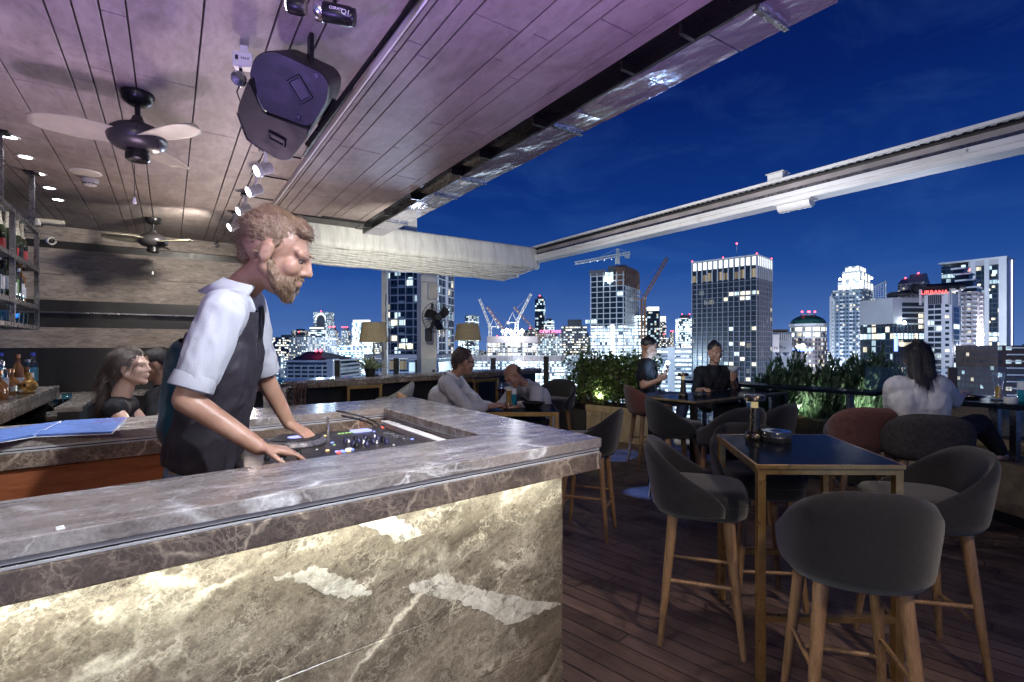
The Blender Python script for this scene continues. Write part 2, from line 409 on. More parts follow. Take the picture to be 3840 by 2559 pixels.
def panelmarble():
    t = NT('marble_panel'); o = t.tc(); v = t.map(o, (1, 1, 1), (0, 22, 0))
    warp = t.n('ShaderNodeTexNoise', {'Vector': v, 'Scale': 2.4, 'Detail': 6, 'Roughness': .62}).outputs['Color']
    sv = t.vadd(t.map(v, (.55, 1, 2.6)), warp, .42)
    cl = t.noise(sv, 2.3, 10, .72, .5); fine = t.noise(t.map(v, (6, 6, 13)), 5, 6, .75, .8)
    f = t.math('MULTIPLY_ADD', fine, .34, t.math('MULTIPLY', cl, .78))
    c = t.ramp(f, [(.34, (.034, .027, .020)), (.48, (.085, .069, .050)), (.60, (.150, .123, .090)), (.76, (.27, .23, .17))])
    # hair veins, mostly running with the bedding
    w2 = t.n('ShaderNodeTexNoise', {'Vector': v, 'Scale': 7, 'Detail': 5, 'Roughness': .65}).outputs['Color']
    vv = t.vadd(t.vadd(t.map(v, (.6, 1, 1.5)), warp, .5), w2, .16)
    e1 = t.vor(vv, 1.7); e2 = t.vor(vv, 5.5); e3 = t.vor(t.vadd(vv, w2, .2), 14)
    m1 = t.ramp(t.noise(v, 1.6, 5, .6), [(.46, 0), (.60, 1)]); m2 = t.ramp(t.noise(t.map(v, (1, 1, 2), (0, 0, 0), (3, 1, 2)), 3.2, 5, .62), [(.44, 0), (.64, 1)])
    l = t.math('MAXIMUM', t.math('MULTIPLY', t.ramp(e1, [(0, 1), (.012, .7), (.04, 0)]), m1), t.math('MULTIPLY', t.ramp(e2, [(0, .8), (.012, .45), (.05, 0)]), m2))
    rg_ = t.math('ABSOLUTE', t.math('SUBTRACT', t.noise(t.vadd(vv, w2, .2), 6.5, 5, .62, 1.2), .5))
    l = t.math('MAXIMUM', l, t.math('MULTIPLY', t.ramp(rg_, [(0, .62), (.012, .3), (.05, 0)]), m2)); l = t.math('MAXIMUM', l, t.math('MULTIPLY', t.ramp(e3, [(0, .3), (.05, .1), (.12, 0)]), m1))
    # a few lozenges of pale stone cut by the slab joints
    cell = t.n('ShaderNodeTexVoronoi', {'Vector': t.vadd(t.map(v, (.8, 1, 1.9)), warp, .22), 'Scale': 1.55}, feature='F1')
    pk = t.ramp(t.n('ShaderNodeSeparateColor', {0: cell.outputs['Color']}).outputs[1], [(.93, 0), (.94, 1)], 'CONSTANT')
    patch = t.math('MULTIPLY', pk, t.math('MULTIPLY', t.ramp(cell.outputs['Distance'], [(.25, 1), (.46, .25)]), t.ramp(t.noise(vv, 13, 6, .72), [(.34, .25), (.60, .95)])))
    l = t.math('MAXIMUM', l, patch)
    c = t.mix(l, c, (.68, .62, .48))
    c = t.mix(1, c, t.ramp(t.noise(o, 150, 3, .7), [(.33, .72), (.62, 1.08)]), 'MULTIPLY')
    t.bsdf(Base_Color=c, Roughness=t.ramp(fine, [(.3, .22), (.75, .45)]), Coat_Weight=.2, Coat_Roughness=.15); return t.m
M['marble_panel'] = panelmarble()
M['wood_brown'] = None
def wood(name, c1, c2, scale=(1, 14, 14), rough=.4, bump=.1, nz=2.2):
    t = NT(name); o = t.tc(); v = t.map(o, scale)
    n = t.noise(v, nz, 6, .62, 1.4); n2 = t.noise(v, nz * 9, 3, .6)
    c = t.mix(t.ramp(n, [(.32, 0), (.68, 1)]), c1, c2)
    c = t.mix(t.ramp(n2, [(.35, .35), (.6, 0)]), c, [q * .35 for q in c1])
    t.bsdf(Base_Color=c, Roughness=t.ramp(n, [(.3, rough - .1), (.7, rough + .12)]), Normal=t.bump(n2, bump, .002)); return t.m
M['wood_brown'] = wood('wood_brown', (.20, .058, .022), (.30, .095, .035), (1.0, 1, 9), .32)
M['wood_leg'] = wood('wood_leg', (.20, .115, .055), (.36, .22, .115), (16, 16, 1.6), .36, .12)
M['wood_leg_dark'] = wood('wood_leg_dark', (.06, .03, .015), (.12, .065, .03), (16, 16, 1.6), .36, .12)

def ceiling_mat(name, base, hi):
    t = NT(name); o = t.tc()
    w = t.n('ShaderNodeTexNoise', {'Vector': o, 'Scale': 2.4, 'Detail': 5}).outputs['Color']
    v = t.vadd(t.map(o, (1, .55, 1), (0, 0, 20)), w, .25)
    n = t.noise(v, 4.2, 9, .7, .8); n2 = t.noise(t.map(o, (1.0, .3, 1), (0, 0, 28)), 26, 6, .7, .5)
    f = t.math('MULTIPLY_ADD', n2, .35, t.math('MULTIPLY', n, .75))
    c = t.mix(t.ramp(f, [(.42, 0), (.66, 1)]), base, hi)
    t.bsdf(Base_Color=c, Roughness=.55, Normal=t.bump(n2, .12, .003), Specular_IOR_Level=.3); return t.m
M['ceiling'] = ceiling_mat('ceiling_board', (.225, .19, .175), (.40, .345, .325))
M['ceiling2'] = ceiling_mat('ceiling_board_outer', (.19, .16, .155), (.32, .275, .27))
def wallstone():
    t = NT('wall_stone'); o = t.tc(); v = t.map(o, (1, 1, 4.2))
    n = t.noise(v, 7, 9, .72, 1.0); b = t.noise(t.map(o, (.35, 1, .2)), 3, 3)
    c = t.mix(t.ramp(n, [(.35, 0), (.68, 1)]), (.16, .132, .115), (.44, .375, .33))
    c = t.mix(1, c, t.ramp(b, [(.3, .75), (.7, 1.15)]), 'MULTIPLY')
    t.bsdf(Base_Color=c, Roughness=.6, Normal=t.bump(n, .35, .006)); return t.m
M['wall_stone'] = wallstone()
M['black'] = simple('black_panel', (.012, .011, .012), .38, 0, .3)
M['dark'] = simple('dark_panel', (.035, .03, .03), .5)
M['black_plastic'] = simple('black_plastic', (.011, .0105, .012), .42, 0, .2, bump=.25, bs=240)
M['black_metal'] = simple('black_metal', (.02, .02, .022), .32, .6)
M['white_paint'] = simple('white_paint', (.72, .71, .68), .42, 0, .08)
M['white_plastic'] = simple('white_plastic', (.75, .74, .72), .35, 0, .05)
M['cream'] = simple('cream_plaster', (.58, .54, .47), .6, 0, .15, 5)
M['trim'] = simple('satin_trim', (.42, .42, .43), .45, .15, .1, 12)
M['steel'] = simple('steel', (.55, .55, .57), .25, 1, .15, 12)
M['steel_dark'] = simple('dark_steel', (.16, .155, .165), .3, .9, .25, 9)
M['brass'] = simple('brass', (.46, .29, .11), .34, .85, .22, 14, bump=.08)
M['brass_lamp'] = simple('dark_brass', (.10, .085, .065), .26, .95, .2, 14)
M['fabric_char'] = simple('charcoal_fabric', (.0105, .0108, .0128), .85, 0, .22, 30, bump=.5, bs=420, spec=.25, Sheen_Weight=.25)
M['fabric_navy'] = simple('navy_fabric', (.0095, .0105, .0145), .85, 0, .22, 30, bump=.5, bs=420, spec=.25, Sheen_Weight=.25)
M['fabric_rust'] = simple('rust_fabric', (.105, .040, .032), .85, 0, .22, 30, bump=.5, bs=420, spec=.25, Sheen_Weight=.25)
M['fabric_brown'] = simple('brown_fabric', (.045, .039, .037), .85, 0, .3, 40, bump=.5, bs=420, spec=.25)
M['fabric_grey'] = simple('grey_fabric', (.24, .235, .225), .85, 0, .2, 40, bump=.5, bs=420)
M['fabric_tan'] = simple('tan_fabric', (.40, .22, .10), .8, 0, .2, 30)
M['pillow'] = simple('sand_fabric', (.42, .36, .24), .85, 0, .15, 20, bump=.3, bs=60)
M['bench_fabric'] = simple('bench_fabric', (.24, .185, .12), .85, 0, .35, 60, bump=.3, bs=200)
M['glass_black'] = simple('black_glass', (.008, .011, .017), .16, 0, .2, 3, spec=.5, IOR=1.05)
M['glass'] = glass('clear_glass')
M['glass_rail'] = glass('rail_glass', (.93, .96, .98), .02, .05)
M['glass_green'] = glass('green_glass', (.10, .32, .06), .05, .3)
M['glass_dark'] = simple('dark_bottle_glass', (.012, .018, .008), .08, 0, .3, 5, spec=.8)
M['glass_amber'] = simple('amber_spirit', (.30, .12, .03), .08, 0, .3, 5, spec=.8)
M['glass_blue'] = glass('pale_blue_glass', (.62, .86, .92), .03, .4)
M['label_white'] = simple('paper_label', (.70, .72, .74), .6, 0, .12, 60)
M['label_red'] = simple('red_label', (.42, .03, .03), .5)
M['label_blue'] = simple('blue_foil', (.03, .06, .42), .35)
M['label_green'] = simple('green_label', (.12, .30, .03), .4)
M['foil'] = simple('pale_foil', (.62, .58, .46), .3, .6, .2, 40)
M['skin'] = None
def skin(name, c, c2, rough=.45):
    t = NT(name); o = t.tc(); n = t.noise(o, 9, 4); n2 = t.noise(o, 160, 3)
    cc = t.mix(t.ramp(n, [(.35, 0), (.65, 1)]), c, c2)
    t.bsdf(Base_Color=cc, Roughness=rough, Normal=t.bump(n2, .12, .002), Subsurface_Weight=.12, Subsurface_Radius=(.012, .005, .003), Subsurface_Scale=1.0); return t.m
M['skin'] = skin('skin_light', (.33, .18, .115), (.46, .27, .19))
M['skin_tan'] = skin('skin_tan', (.33, .18, .115), (.43, .25, .17))
M['skin_pale'] = skin('skin_pale', (.46, .29, .215), (.56, .37, .29))
def hairm(name, c, c2):
    t = NT(name); o = t.tc(); n = t.noise(t.map(o, (60, 60, 9)), 3, 4, .6, .6)
    t.bsdf(Base_Color=t.mix(t.ramp(n, [(.3, 0), (.7, 1)]), c, c2), Roughness=.42, Normal=t.bump(n, .7, .006), Specular_IOR_Level=.6); return t.m
M['hair_blond'] = hairm('hair_light_brown', (.10, .055, .028), (.27, .17, .10))
M['hair_brown'] = hairm('hair_dark_brown', (.022, .012, .009), (.075, .042, .03))
M['hair_black'] = hairm('hair_black', (.006, .005, .005), (.022, .018, .018))
M['shirt_white'] = simple('white_cotton', (.46, .47, .51), .8, 0, .05, 8, bump=.3, bs=300, spec=.2)
M['shirt_cream'] = simple('cream_knit', (.52, .50, .50), .85, 0, .1, 8, bump=.5, bs=320, spec=.2)
M['vest'] = simple('black_vest', (.022, .018, .026), .7, 0, .3, 12, bump=.3, bs=200)
M['vest_back'] = simple('teal_satin', (.012, .05, .075), .35, 0, .4, 9, spec=.6)
M['tee_black'] = simple('black_cotton', (.014, .014, .017), .8, 0, .3, 12, bump=.3, bs=200, spec=.2)
M['jeans'] = simple('denim', (.10, .155, .24), .75, 0, .35, 14, bump=.4, bs=300)
M['trouser_dark'] = simple('dark_trousers', (.02, .02, .025), .8)
M['eye'] = simple('eye_white', (.30, .235, .20), .2, 0, .02)
M['iris'] = simple('iris', (.05, .035, .02), .2, 0, .02)
M['shade'] = None
def linen():
    t = NT('linen_shade'); o = t.tc()
    w1 = t.noise(t.map(o, (140, 140, 12)), 1, 3); w2 = t.noise(t.map(o, (9, 9, 190)), 1, 3)
    f = t.math('MULTIPLY', t.ramp(w1, [(.3, .55), (.7, 1)]), t.ramp(w2, [(.3, .6), (.7, 1)]))
    c = t.mix(f, (.22, .18, .11), (.66, .60, .46))
    d = t.n('ShaderNodeBsdfDiffuse', {'Color': c}); tr = t.n('ShaderNodeBsdfTranslucent', {'Color': c})
    mx = t.n('ShaderNodeMixShader', {0: .55, 1: d.outputs[0], 2: tr.outputs[0]}); t.t.links.new(mx.outputs[0], t.out.inputs[0]); return t.m
M['shade'] = linen()
def leafm(name, c1, c2, rough=.4):
    t = NT(name); o = t.tc(); n = t.noise(o, 5, 4); n2 = t.n('ShaderNodeNewGeometry').outputs['Random Per Island']
    c = t.mix(t.ramp(t.math('ADD', t.math('MULTIPLY', n, .5), t.math('MULTIPLY', n2, .5)), [(.25, 0), (.75, 1)]), c1, c2)
    d = t.n('ShaderNodeBsdfPrincipled', {'Base Color': c, 'Roughness': rough, 'Specular IOR Level': .6}); tr = t.n('ShaderNodeBsdfTranslucent', {'Color': c})
    mx = t.n('ShaderNodeMixShader', {0: .25, 1: d.outputs[0], 2: tr.outputs[0]}); t.t.links.new(mx.outputs[0], t.out.inputs[0]); return t.m
M['leaf'] = leafm('hedge_leaf', (.05, .10, .022), (.17, .26, .07))
M['needle'] = leafm('conifer_leaf', (.03, .07, .034), (.10, .18, .085), .5)
M['pale_leaf'] = leafm('pale_leaf', (.16, .22, .12), (.36, .42, .27))
M['bark'] = simple('bark', (.06, .045, .03), .8, 0, .3, 20, bump=.5)
M['soil'] = simple('soil', (.03, .022, .016), .9, 0, .4, 30, bump=.6)
M['planter_stone'] = simple('planter_stone', (.36, .29, .19), .7, 0, .22, 7, bump=.3, bs=40)
M['planter_rim'] = simple('planter_rim', (.44, .35, .20), .55, 0, .25, 9)
M['planter_dark'] = simple('planter_side', (.05, .047, .055), .6)
M['awning'] = None
def awn():
    t = NT('awning_canvas'); o = t.tc(); st = t.noise(t.map(o, (9, 9, .8)), 2.2, 5, .65); n = t.noise(o, 3, 4)
    c = t.mix(t.ramp(st, [(.42, 0), (.66, .75)]), (.80, .79, .74), (.55, .53, .49))
    t.bsdf(Base_Color=c, Roughness=.55, Normal=t.bump(n, .25, .02), Specular_IOR_Level=.35); return t.m
M['awning'] = awn()
def railm():
    t = NT('weathered_white'); o = t.tc(); st = t.noise(t.map(o, (3, 1.2, 26)), 2.0, 6, .7); n = t.noise(t.map(o, (30, 2.2, 2)), 3, 5, .7)
    c = t.mix(t.ramp(st, [(.45, 0), (.75, .4)]), (.80, .80, .79), (.33, .30, .28)); c = t.mix(t.ramp(n, [(.56, 0), (.78, .45)]), c, (.22, .18, .16))
    t.bsdf(Base_Color=c, Roughness=.5); return t.m
M['rail_white'] = railm()
def mirror_strip():
    t = NT('crinkled_mirror'); o = t.tc(); v = t.map(o, (2.2, 1, 1))
    n = t.noise(v, 1.8, 2, .5, .5); n2 = t.noise(v, 9, 2)
    h = t.math('ADD', n, t.math('MULTIPLY', n2, .12))
    t.bsdf(Base_Color=(.80, .78, .86), Metallic=.82, Roughness=.16, Normal=t.bump(h, .55, .06)); return t.m
M['mirror'] = mirror_strip()
def deckm():
    t = NT('dark_deck'); o = t.tc(); v = t.map(o, (1, 1, 1), (0, 0, -11.3))
    s = t.n('ShaderNodeSeparateXYZ', {0: v}); x = t.math('DIVIDE', s.outputs[0], .098)
    ix = t.math('FLOOR', x); fx = t.math('FRACT', x)
    wn_ = t.n('ShaderNodeTexWhiteNoise', {'W': ix}, noise_dimensions='1D').outputs['Value']
    yo = t.math('ADD', t.math('DIVIDE', s.outputs[1], 1.9), t.math('MULTIPLY', wn_, 7.3)); fy = t.math('FRACT', yo)
    pk = t.n('ShaderNodeTexWhiteNoise', {'Vector': t.n('ShaderNodeCombineXYZ', {0: ix, 1: t.math('FLOOR', yo)}).outputs[0]}, noise_dimensions='2D').outputs['Value']
    g = t.noise(t.map(v, (42, 2.4, 1)), 1.3, 6, .65, 1.0); bl = t.noise(v, 3.2, 6, .66, .6)
    c = t.mix(t.ramp(g, [(.3, 0), (.7, 1)]), (.078, .049, .038), (.19, .126, .098))
    c = t.mix(1, c, t.ramp(pk, [(0, .62), (1, 1.35)]), 'MULTIPLY')
    c = t.mix(t.ramp(bl, [(.50, 0), (.66, .75)]), c, (.030, .018, .015))
    edge = t.math('MINIMUM', fx, t.math('SUBTRACT', 1, fx)); ey = t.math('MINIMUM', fy, t.math('SUBTRACT', 1, fy))
    gap = t.math('MINIMUM', t.ramp(edge, [(.02, 0), (.05, 1)]), t.ramp(ey, [(.0008, 0), (.0016, 1)]))
    c = t.mix(gap, (.006, .004, .004), c)
    t.bsdf(Base_Color=c, Roughness=t.ramp(bl, [(.35, .34), (.7, .6)]), Normal=t.bump(t.math('ADD', gap, t.math('MULTIPLY', g, .18)), .5, .004)); return t.m
M['deck'] = deckm()
M['led'] = emis('led_strip', (.94, .98, .92), 80.0)
M['lens'] = emis('lamp_lens', (.92, .96, 1.0), 22.0, False)
M['lens_pink'] = emis('stage_lens', (1.0, .72, .86), 25.0, False)
M['downlight'] = emis('downlight_lens', (.95, .97, 1.0), 14.0, False)
M['phone'] = emis('phone_screen', (.45, .68, 1.0), 30.0)
M['red_lamp'] = emis('red_beacon', (1.0, .06, .09), 9.0, False)
M['red_led'] = emis('red_led', (1.0, .08, .05), 4.0, False)
M['blue_led'] = emis('blue_led', (.25, .32, 1.0), 2.2, False)
M['amber_led'] = emis('amber_led', (1.0, .62, .25), 2.4, False)
M['green_led'] = emis('green_led', (.5, .85, .30), 1.0, False)
M['white_led'] = emis('white_led', (.8, .88, 1.0), 1.7, False)
M['flood'] = emis('flood_lamp', (.85, .95, 1.0), 40.0, False)
M['red_sign'] = emis('red_sign', (1.0, .10, .10), 4.0, False)
M['pink_sign'] = emis('pink_sign', (1.0, .25, .55), 3.0, False)
M['blue_sign'] = emis('blue_sign', (.16, .24, 1.0), 4.5, False)
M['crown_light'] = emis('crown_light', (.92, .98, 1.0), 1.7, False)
M['white_tube'] = emis('white_tube', (.55, .65, 1.0), 2.6, False)
M['menu'] = simple('blue_menu', (.085, .16, .42), .45, 0, .25, 20)
M['menu_red'] = simple('menu_red', (.42, .03, .06), .5, 0, .1)
M['wine'] = simple('red_wine', (.05, .003, .008), .1)
M['beer'] = simple('beer', (.62, .36, .05), .12, 0, .1, Transmission_Weight=.5)
M['foam'] = simple('beer_foam', (.8, .78, .72), .7)
M['teal_drink'] = simple('teal_drink', (.02, .22, .32), .15)
M['ceramic'] = simple('white_ceramic', (.72, .72, .70), .25, 0, .04)
M['copper'] = simple('copper', (.5, .24, .12), .3, 1)

M['jog_rim'] = simple('jog_rim', (.22, .21, .22), .3, .6, .2, 40)
M['dj_black'] = simple('dj_black', (.028, .022, .022), .35, .1, .2)
M['jog_lcd'] = emis('jog_display', (.42, .45, 1.0), 1.6, False)
M['knob_blue'] = simple('knob_blue', (.022, .022, .07), .3)
M['straw_brown'] = simple('straw_brown', (.06, .03, .02), .4)
M['rail_grey'] = simple('weathered_grey', (.30, .27, .27), .6, 0, .35, 3)
M['edge_bronze'] = simple('worn_bronze', (.30, .22, .12), .4, .6, .4, 9)
M['platform_stone'] = simple('rough_sandstone', (.24, .18, .115), .8, 0, .35, 9, bump=.5, bs=30)
M['conc_bright'] = simple('white_render', (.74, .76, .80), .6, 0, .08, .05)
M['conc_grid'] = simple('grid_render', (.27, .27, .32), .6, 0, .12, .05)
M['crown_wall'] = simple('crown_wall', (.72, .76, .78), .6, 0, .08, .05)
M['street_lamp'] = emis('street_lamp', (.80, .92, 1.0), 3.0, False)
M['jeans_dark'] = simple('navy_trousers', (.02, .03, .07), .75, 0, .3, 12)
M['frost_glass'] = simple('frosted_glass', (.55, .58, .6), .2, 0, .1, 20)
M['board_wood'] = wood('board_wood', (.13, .07, .035), (.22, .125, .065), (6, 6, 1.2), .45)

def palemarble():
    t = NT('pale_marble'); o = t.tc(); w = t.n('ShaderNodeTexNoise', {'Vector': o, 'Scale': 9, 'Detail': 5}).outputs['Color']
    vv = t.vadd(t.map(o, (1, 1, 1.6), (0, 25, 0)), w, .10); n = t.noise(o, 22, 6, .7)
    rid = lambda q, s_: t.math('ABSOLUTE', t.math('SUBTRACT', t.noise(q, s_, 4, .6, .8), .5))
    e, e2 = rid(vv, 13), rid(t.vadd(vv, w, .3), 30)
    f = t.math('MAXIMUM', t.ramp(e, [(0, .75), (.012, .4), (.045, 0)]), t.math('MULTIPLY', t.ramp(e2, [(0, .7), (.02, .3), (.06, 0)]), t.ramp(n, [(.42, 0), (.62, 1)])))
    c = t.mix(f, t.mix(t.ramp(n, [(.3, 0), (.7, 1)]), (.26, .24, .19), (.60, .57, .49)), (.20, .17, .13))
    b = t.bsdf(Base_Color=c, Roughness=.3); tr = t.n('ShaderNodeBsdfTransparent'); mx = t.n('ShaderNodeMixShader', {0: t.ramp(t.noise(vv, 8, 7, .75, .8), [(.30, 0), (.50, 1)]), 1: tr.outputs[0], 2: b.outputs[0]}); t.t.links.new(mx.outputs[0], t.out.inputs[0]); return t.m
M['pale_marble'] = palemarble()

# ------------------------------------------------------------------ terrace floor
mb = MB(); mb.box2((-3.2, -1.2, -.12), (7.6, 9.0, 0.0))
tag(mb.build('deck_floor', M['deck']), 'dark timber deck of narrow planks with worn patches', 'floor', kind='structure')

# ------------------------------------------------------------------ ceiling
Z1, Z2 = CAMH + 1.32, CAMH + 1.29
rnd = random.Random(5)
ceil = thing('ceiling', 'mottled grey board ceiling with narrow dark joints over the bar', 'ceiling', (0, 0, Z1))
ceil['kind'] = 'structure'
def boards(name, xs, y0, y1, z, mat, gap=.007, th=.02):
    mb = MB()
    for a, b in zip(xs[:-1], xs[1:]):
        y = y0 - rnd.random() * 1.2
        while y < y1:
            L = rnd.choice((1.0, 1.22, 1.22, 1.6)); e = min(y + L, y1)
            if e > y0: mb.box2((a + gap / 2, max(y, y0), z), (b - gap / 2, e - .006, z + th))
            y += L
    o = mb.build(name, mat, ceil, bevel=.0015, bseg=1); o.matrix_parent_inverse = Matrix.Translation((0, 0, -Z1)); return o
xs = []
x = -2.587
pat = [.247, .25, .085, .085, .087]
left = [-1.85, -1.60, -1.513, -1.43, -1.343, -1.067, -.976, -.893, -.646, -.40, -.314, -.227, -.14, .111, .356, .441, .531, .786]
boards('ceiling_board', left, -2.2, 7.38, Z1, M['ceiling'])
right = [.80, .828, .904, .977, 1.195, 1.25]
boards('lower_ceiling_board', right, -2.2, 5.25, Z2, M['ceiling2'])
boards('outer_ceiling_board', [1.25, 1.35, 1.42, 1.62, 1.70], -2.2, 5.25, Z2 + .014, M['ceiling2'])
def kid(o, par):
    o.parent = par; o.matrix_parent_inverse = Matrix.Translation(-par.location); return o
mb = MB(); mb.box2((.789, -2.2, Z2), (.7985, 7.3, Z2 + .045)); kid(mb.build('edge_strip', M['white_paint']), ceil)
mb = MB(); mb.box2((.757, .9, Z1 - .012), (.775, 1.9, Z1 - .002)); mb.box2((.757, 2.6, Z1 - .012), (.775, 3.7, Z1 - .002)); kid(mb.build('slot_cover', M['black']), ceil)
mb = MB(); mb.box2((-1.9, -2.2, Z1 + .021), (.79, 7.6, Z1 + .25)); mb.box2((.80, -2.2, Z2 + .036), (1.70, 5.25, Z2 + .26)); kid(mb.build('roof_slab', M['dark']), ceil)
# dark soffit beyond the boards
mb = MB(); mb.box2((.80, 5.26, Z2 + .02), (1.78, 7.3, Z2 + .2)); mb.box2((.80, 5.26, Z2 - .012), (1.70, 5.30, Z2 + .018)); kid(mb.build('soffit', M['black']), ceil)
# fascia: dark recess and crinkled mirror metal trough along the roof edge
fas = thing('roof_edge_trough', 'crinkled mirror-metal trough along the open edge of the roof', 'fascia', (1.9, 2, Z2))
mb = MB(); mb.box2((1.702, -1.2, Z2 + .012), (1.79, 6.0, Z2 + .03)); mb.box2((1.785, -1.2, Z2 - .03), (1.80, 6.0, Z2 + .012)); kid(mb.build('recess', M['black_metal']), fas)
for i, y in enumerate([-.2, .55, 1.3, 1.62, 2.3, 2.9, 3.3, 4.05, 4.7, 5.3]):
    mb = MB(); mb.box2((1.70, y, Z2 - .032), (1.79, y + .018, Z2 + .01)); kid(mb.build('bracket', M['black_metal']), fas)
ys = [-1.2, -.3, .05, .38, .86, 1.05, 1.25, 1.62, 2.05, 2.25, 2.42, 2.62, 3.05, 3.35, 3.7, 3.82, 4.1, 4.35, 4.75, 4.9, 5.3, 5.62, 6.0]
for a, b in zip(ys[:-1], ys[1:]):
    mb = MB(); t_ = rnd.uniform(-.004, .004)
    mb.add([(1.802, a + .004, Z2 - .03 + t_), (2.02, a + .004, Z2 - .03 - t_), (2.02, b - .004, Z2 - .03 - t_ * .5), (1.802, b - .004, Z2 - .03 + t_),
            (1.802, a + .004, Z2 + .0), (2.02, a + .004, Z2 + .0), (2.02, b - .004, Z2 + .0), (1.802, b - .004, Z2 + .0)],
           [(0, 3, 2, 1), (4, 5, 6, 7), (0, 1, 5, 4), (1, 2, 6, 5), (2, 3, 7, 6), (3, 0, 4, 7)])
    kid(mb.build('mirror_sheet', M['mirror']), fas)
mb = MB(); mb.box2((1.80, -1.2, Z2 + .002), (2.03, 6.0, Z2 + .16)); mb.box2((1.70, -1.2, Z2 + .031), (1.80, 6.0, Z2 + .16)); kid(mb.build('gutter', M['dark']), fas)
for y in (2.24, 3.34, 3.81, 4.89, 1.04):
    mb = MB(); mb.box2((1.80, y, Z2 - .044), (2.022, y + .022, Z2 - .0345)); kid(mb.build('seam_bar', M['steel']), fas)

# ------------------------------------------------------------------ back wall with stone bands
WY = 7.4
wall = thing('bar_wall', 'grey split-stone wall in bands between black ledges behind the bar', 'wall', (-.5, WY, 0))
def wl(name, z0, z1, mat, x0=-1.9, x1=.80, dy=0.0, th=.12):
    mb = MB(); mb.box2((x0, WY + dy, z0), (x1, WY + dy + th, z1)); return kid(mb.build(name, mat), wall)
wl('stone_band', 2.56, 2.72, M['wall_stone']); wl('black_slot', 2.475, 2.56, M['black'], dy=.03)
wl('stone_band', 2.19, 2.475, M['wall_stone']); wl('stone_band', 1.905, 2.187, M['wall_stone'])
wl('black_ledge', 1.78, 1.905, M['black'], dy=-.08); wl('ledge_lip', 1.765, 1.78, M['steel_dark'], dy=-.085, th=.1); wl('black_panel', 1.61, 1.765, M['black'], dy=.02)
wl('stone_band', 1.385, 1.61, M['wall_stone']);
for a, b in ((-1.9, -1.2), (-1.195, -.505), (-.5, .2), (.205, .80)): wl('black_panel', 0.0, 1.385, M['black'], a, b, .02)
mb = MB(); mb.box2((.802, WY - .1, .9), (.93, WY + .1, 2.62)); tag(mb.build('wall_end_pier', M['cream'], bevel=.006), 'narrow cream pier closing the end of the stone wall', 'pier')
# wall behind the bottles
sw = thing('bottle_wall', 'dark side wall with a pale stone strip behind the bottle shelves', 'wall', (-1.5, 4, 0))
for nm, z0, z1, mt in (('black_panel', 0, 1.39, 'black'), ('stone_band', 1.392, 1.60, 'cream'), ('black_panel', 1.602, 2.72, 'dark')):
    mb = MB(); mb.box2((-1.52, 1.5, z0), (-1.40, 6.6, z1)); kid(mb.build(nm, M[mt]), sw)

# ------------------------------------------------------------------ marble bar (one U-shaped counter)
HB = 1.05
bar = thing('marble_bar_counter', 'U-shaped grey marble bar counter with lit veined front panel', 'bar counter', (0.6, 2.2, 0))
def fy(x): return 1.2884 + .0935 * x
def by(x): return 1.6315 + .0991 * x
def iy(x): return 2.70 + .10 * x
def oy(x): return 3.155 + .10 * x
XL = -2.2
def U(o=0.0):   # o: inset from every edge
    return [(XL, fy(XL) + o), (1.372 - o, fy(1.372) + o), (1.40 - o, 3.30 - o), (XL, oy(XL) - o), (XL, iy(XL) + o), (1.012 + o, iy(1.012) + o), (1.022 + o, by(1.022) - o), (XL, by(XL) - o)]
front = lambda o: [(XL, fy(XL) + o), (1.372 - o, fy(1.372) + o), (1.372 - o, by(1.372)), (1.022, by(1.022) - o), (XL, by(XL) - o)]
def slab(name, z0, z1, mat, o=0.0, bevel=.003):
    mb = MB()
    mb.prism([(XL, fy(XL) + o), (1.372 - o, fy(1.372) + o), (1.398 - o, 3.295 - o), (XL, oy(XL) - o), (XL, iy(XL) + o), (1.012 + o, iy(1.012) + o), (1.022 + o, by(1.022) - o), (XL, by(XL) - o)], z0, z1)
    return kid(mb.build(name, mat, bevel=bevel), bar)
slab('countertop', HB - .036, HB, M['marble_top'])
slab('metal_trim', HB - .046, HB - .0362, M['trim'], .006, .001)
slab('metal_trim', HB - .050, HB - .0462, M['black_metal'], .010, 0)
slab('metal_trim', HB - .056, HB - .0502, M['trim'], .005, .001)
slab('apron', HB - .118, HB - .0562, M['marble_apron'], 0.0)
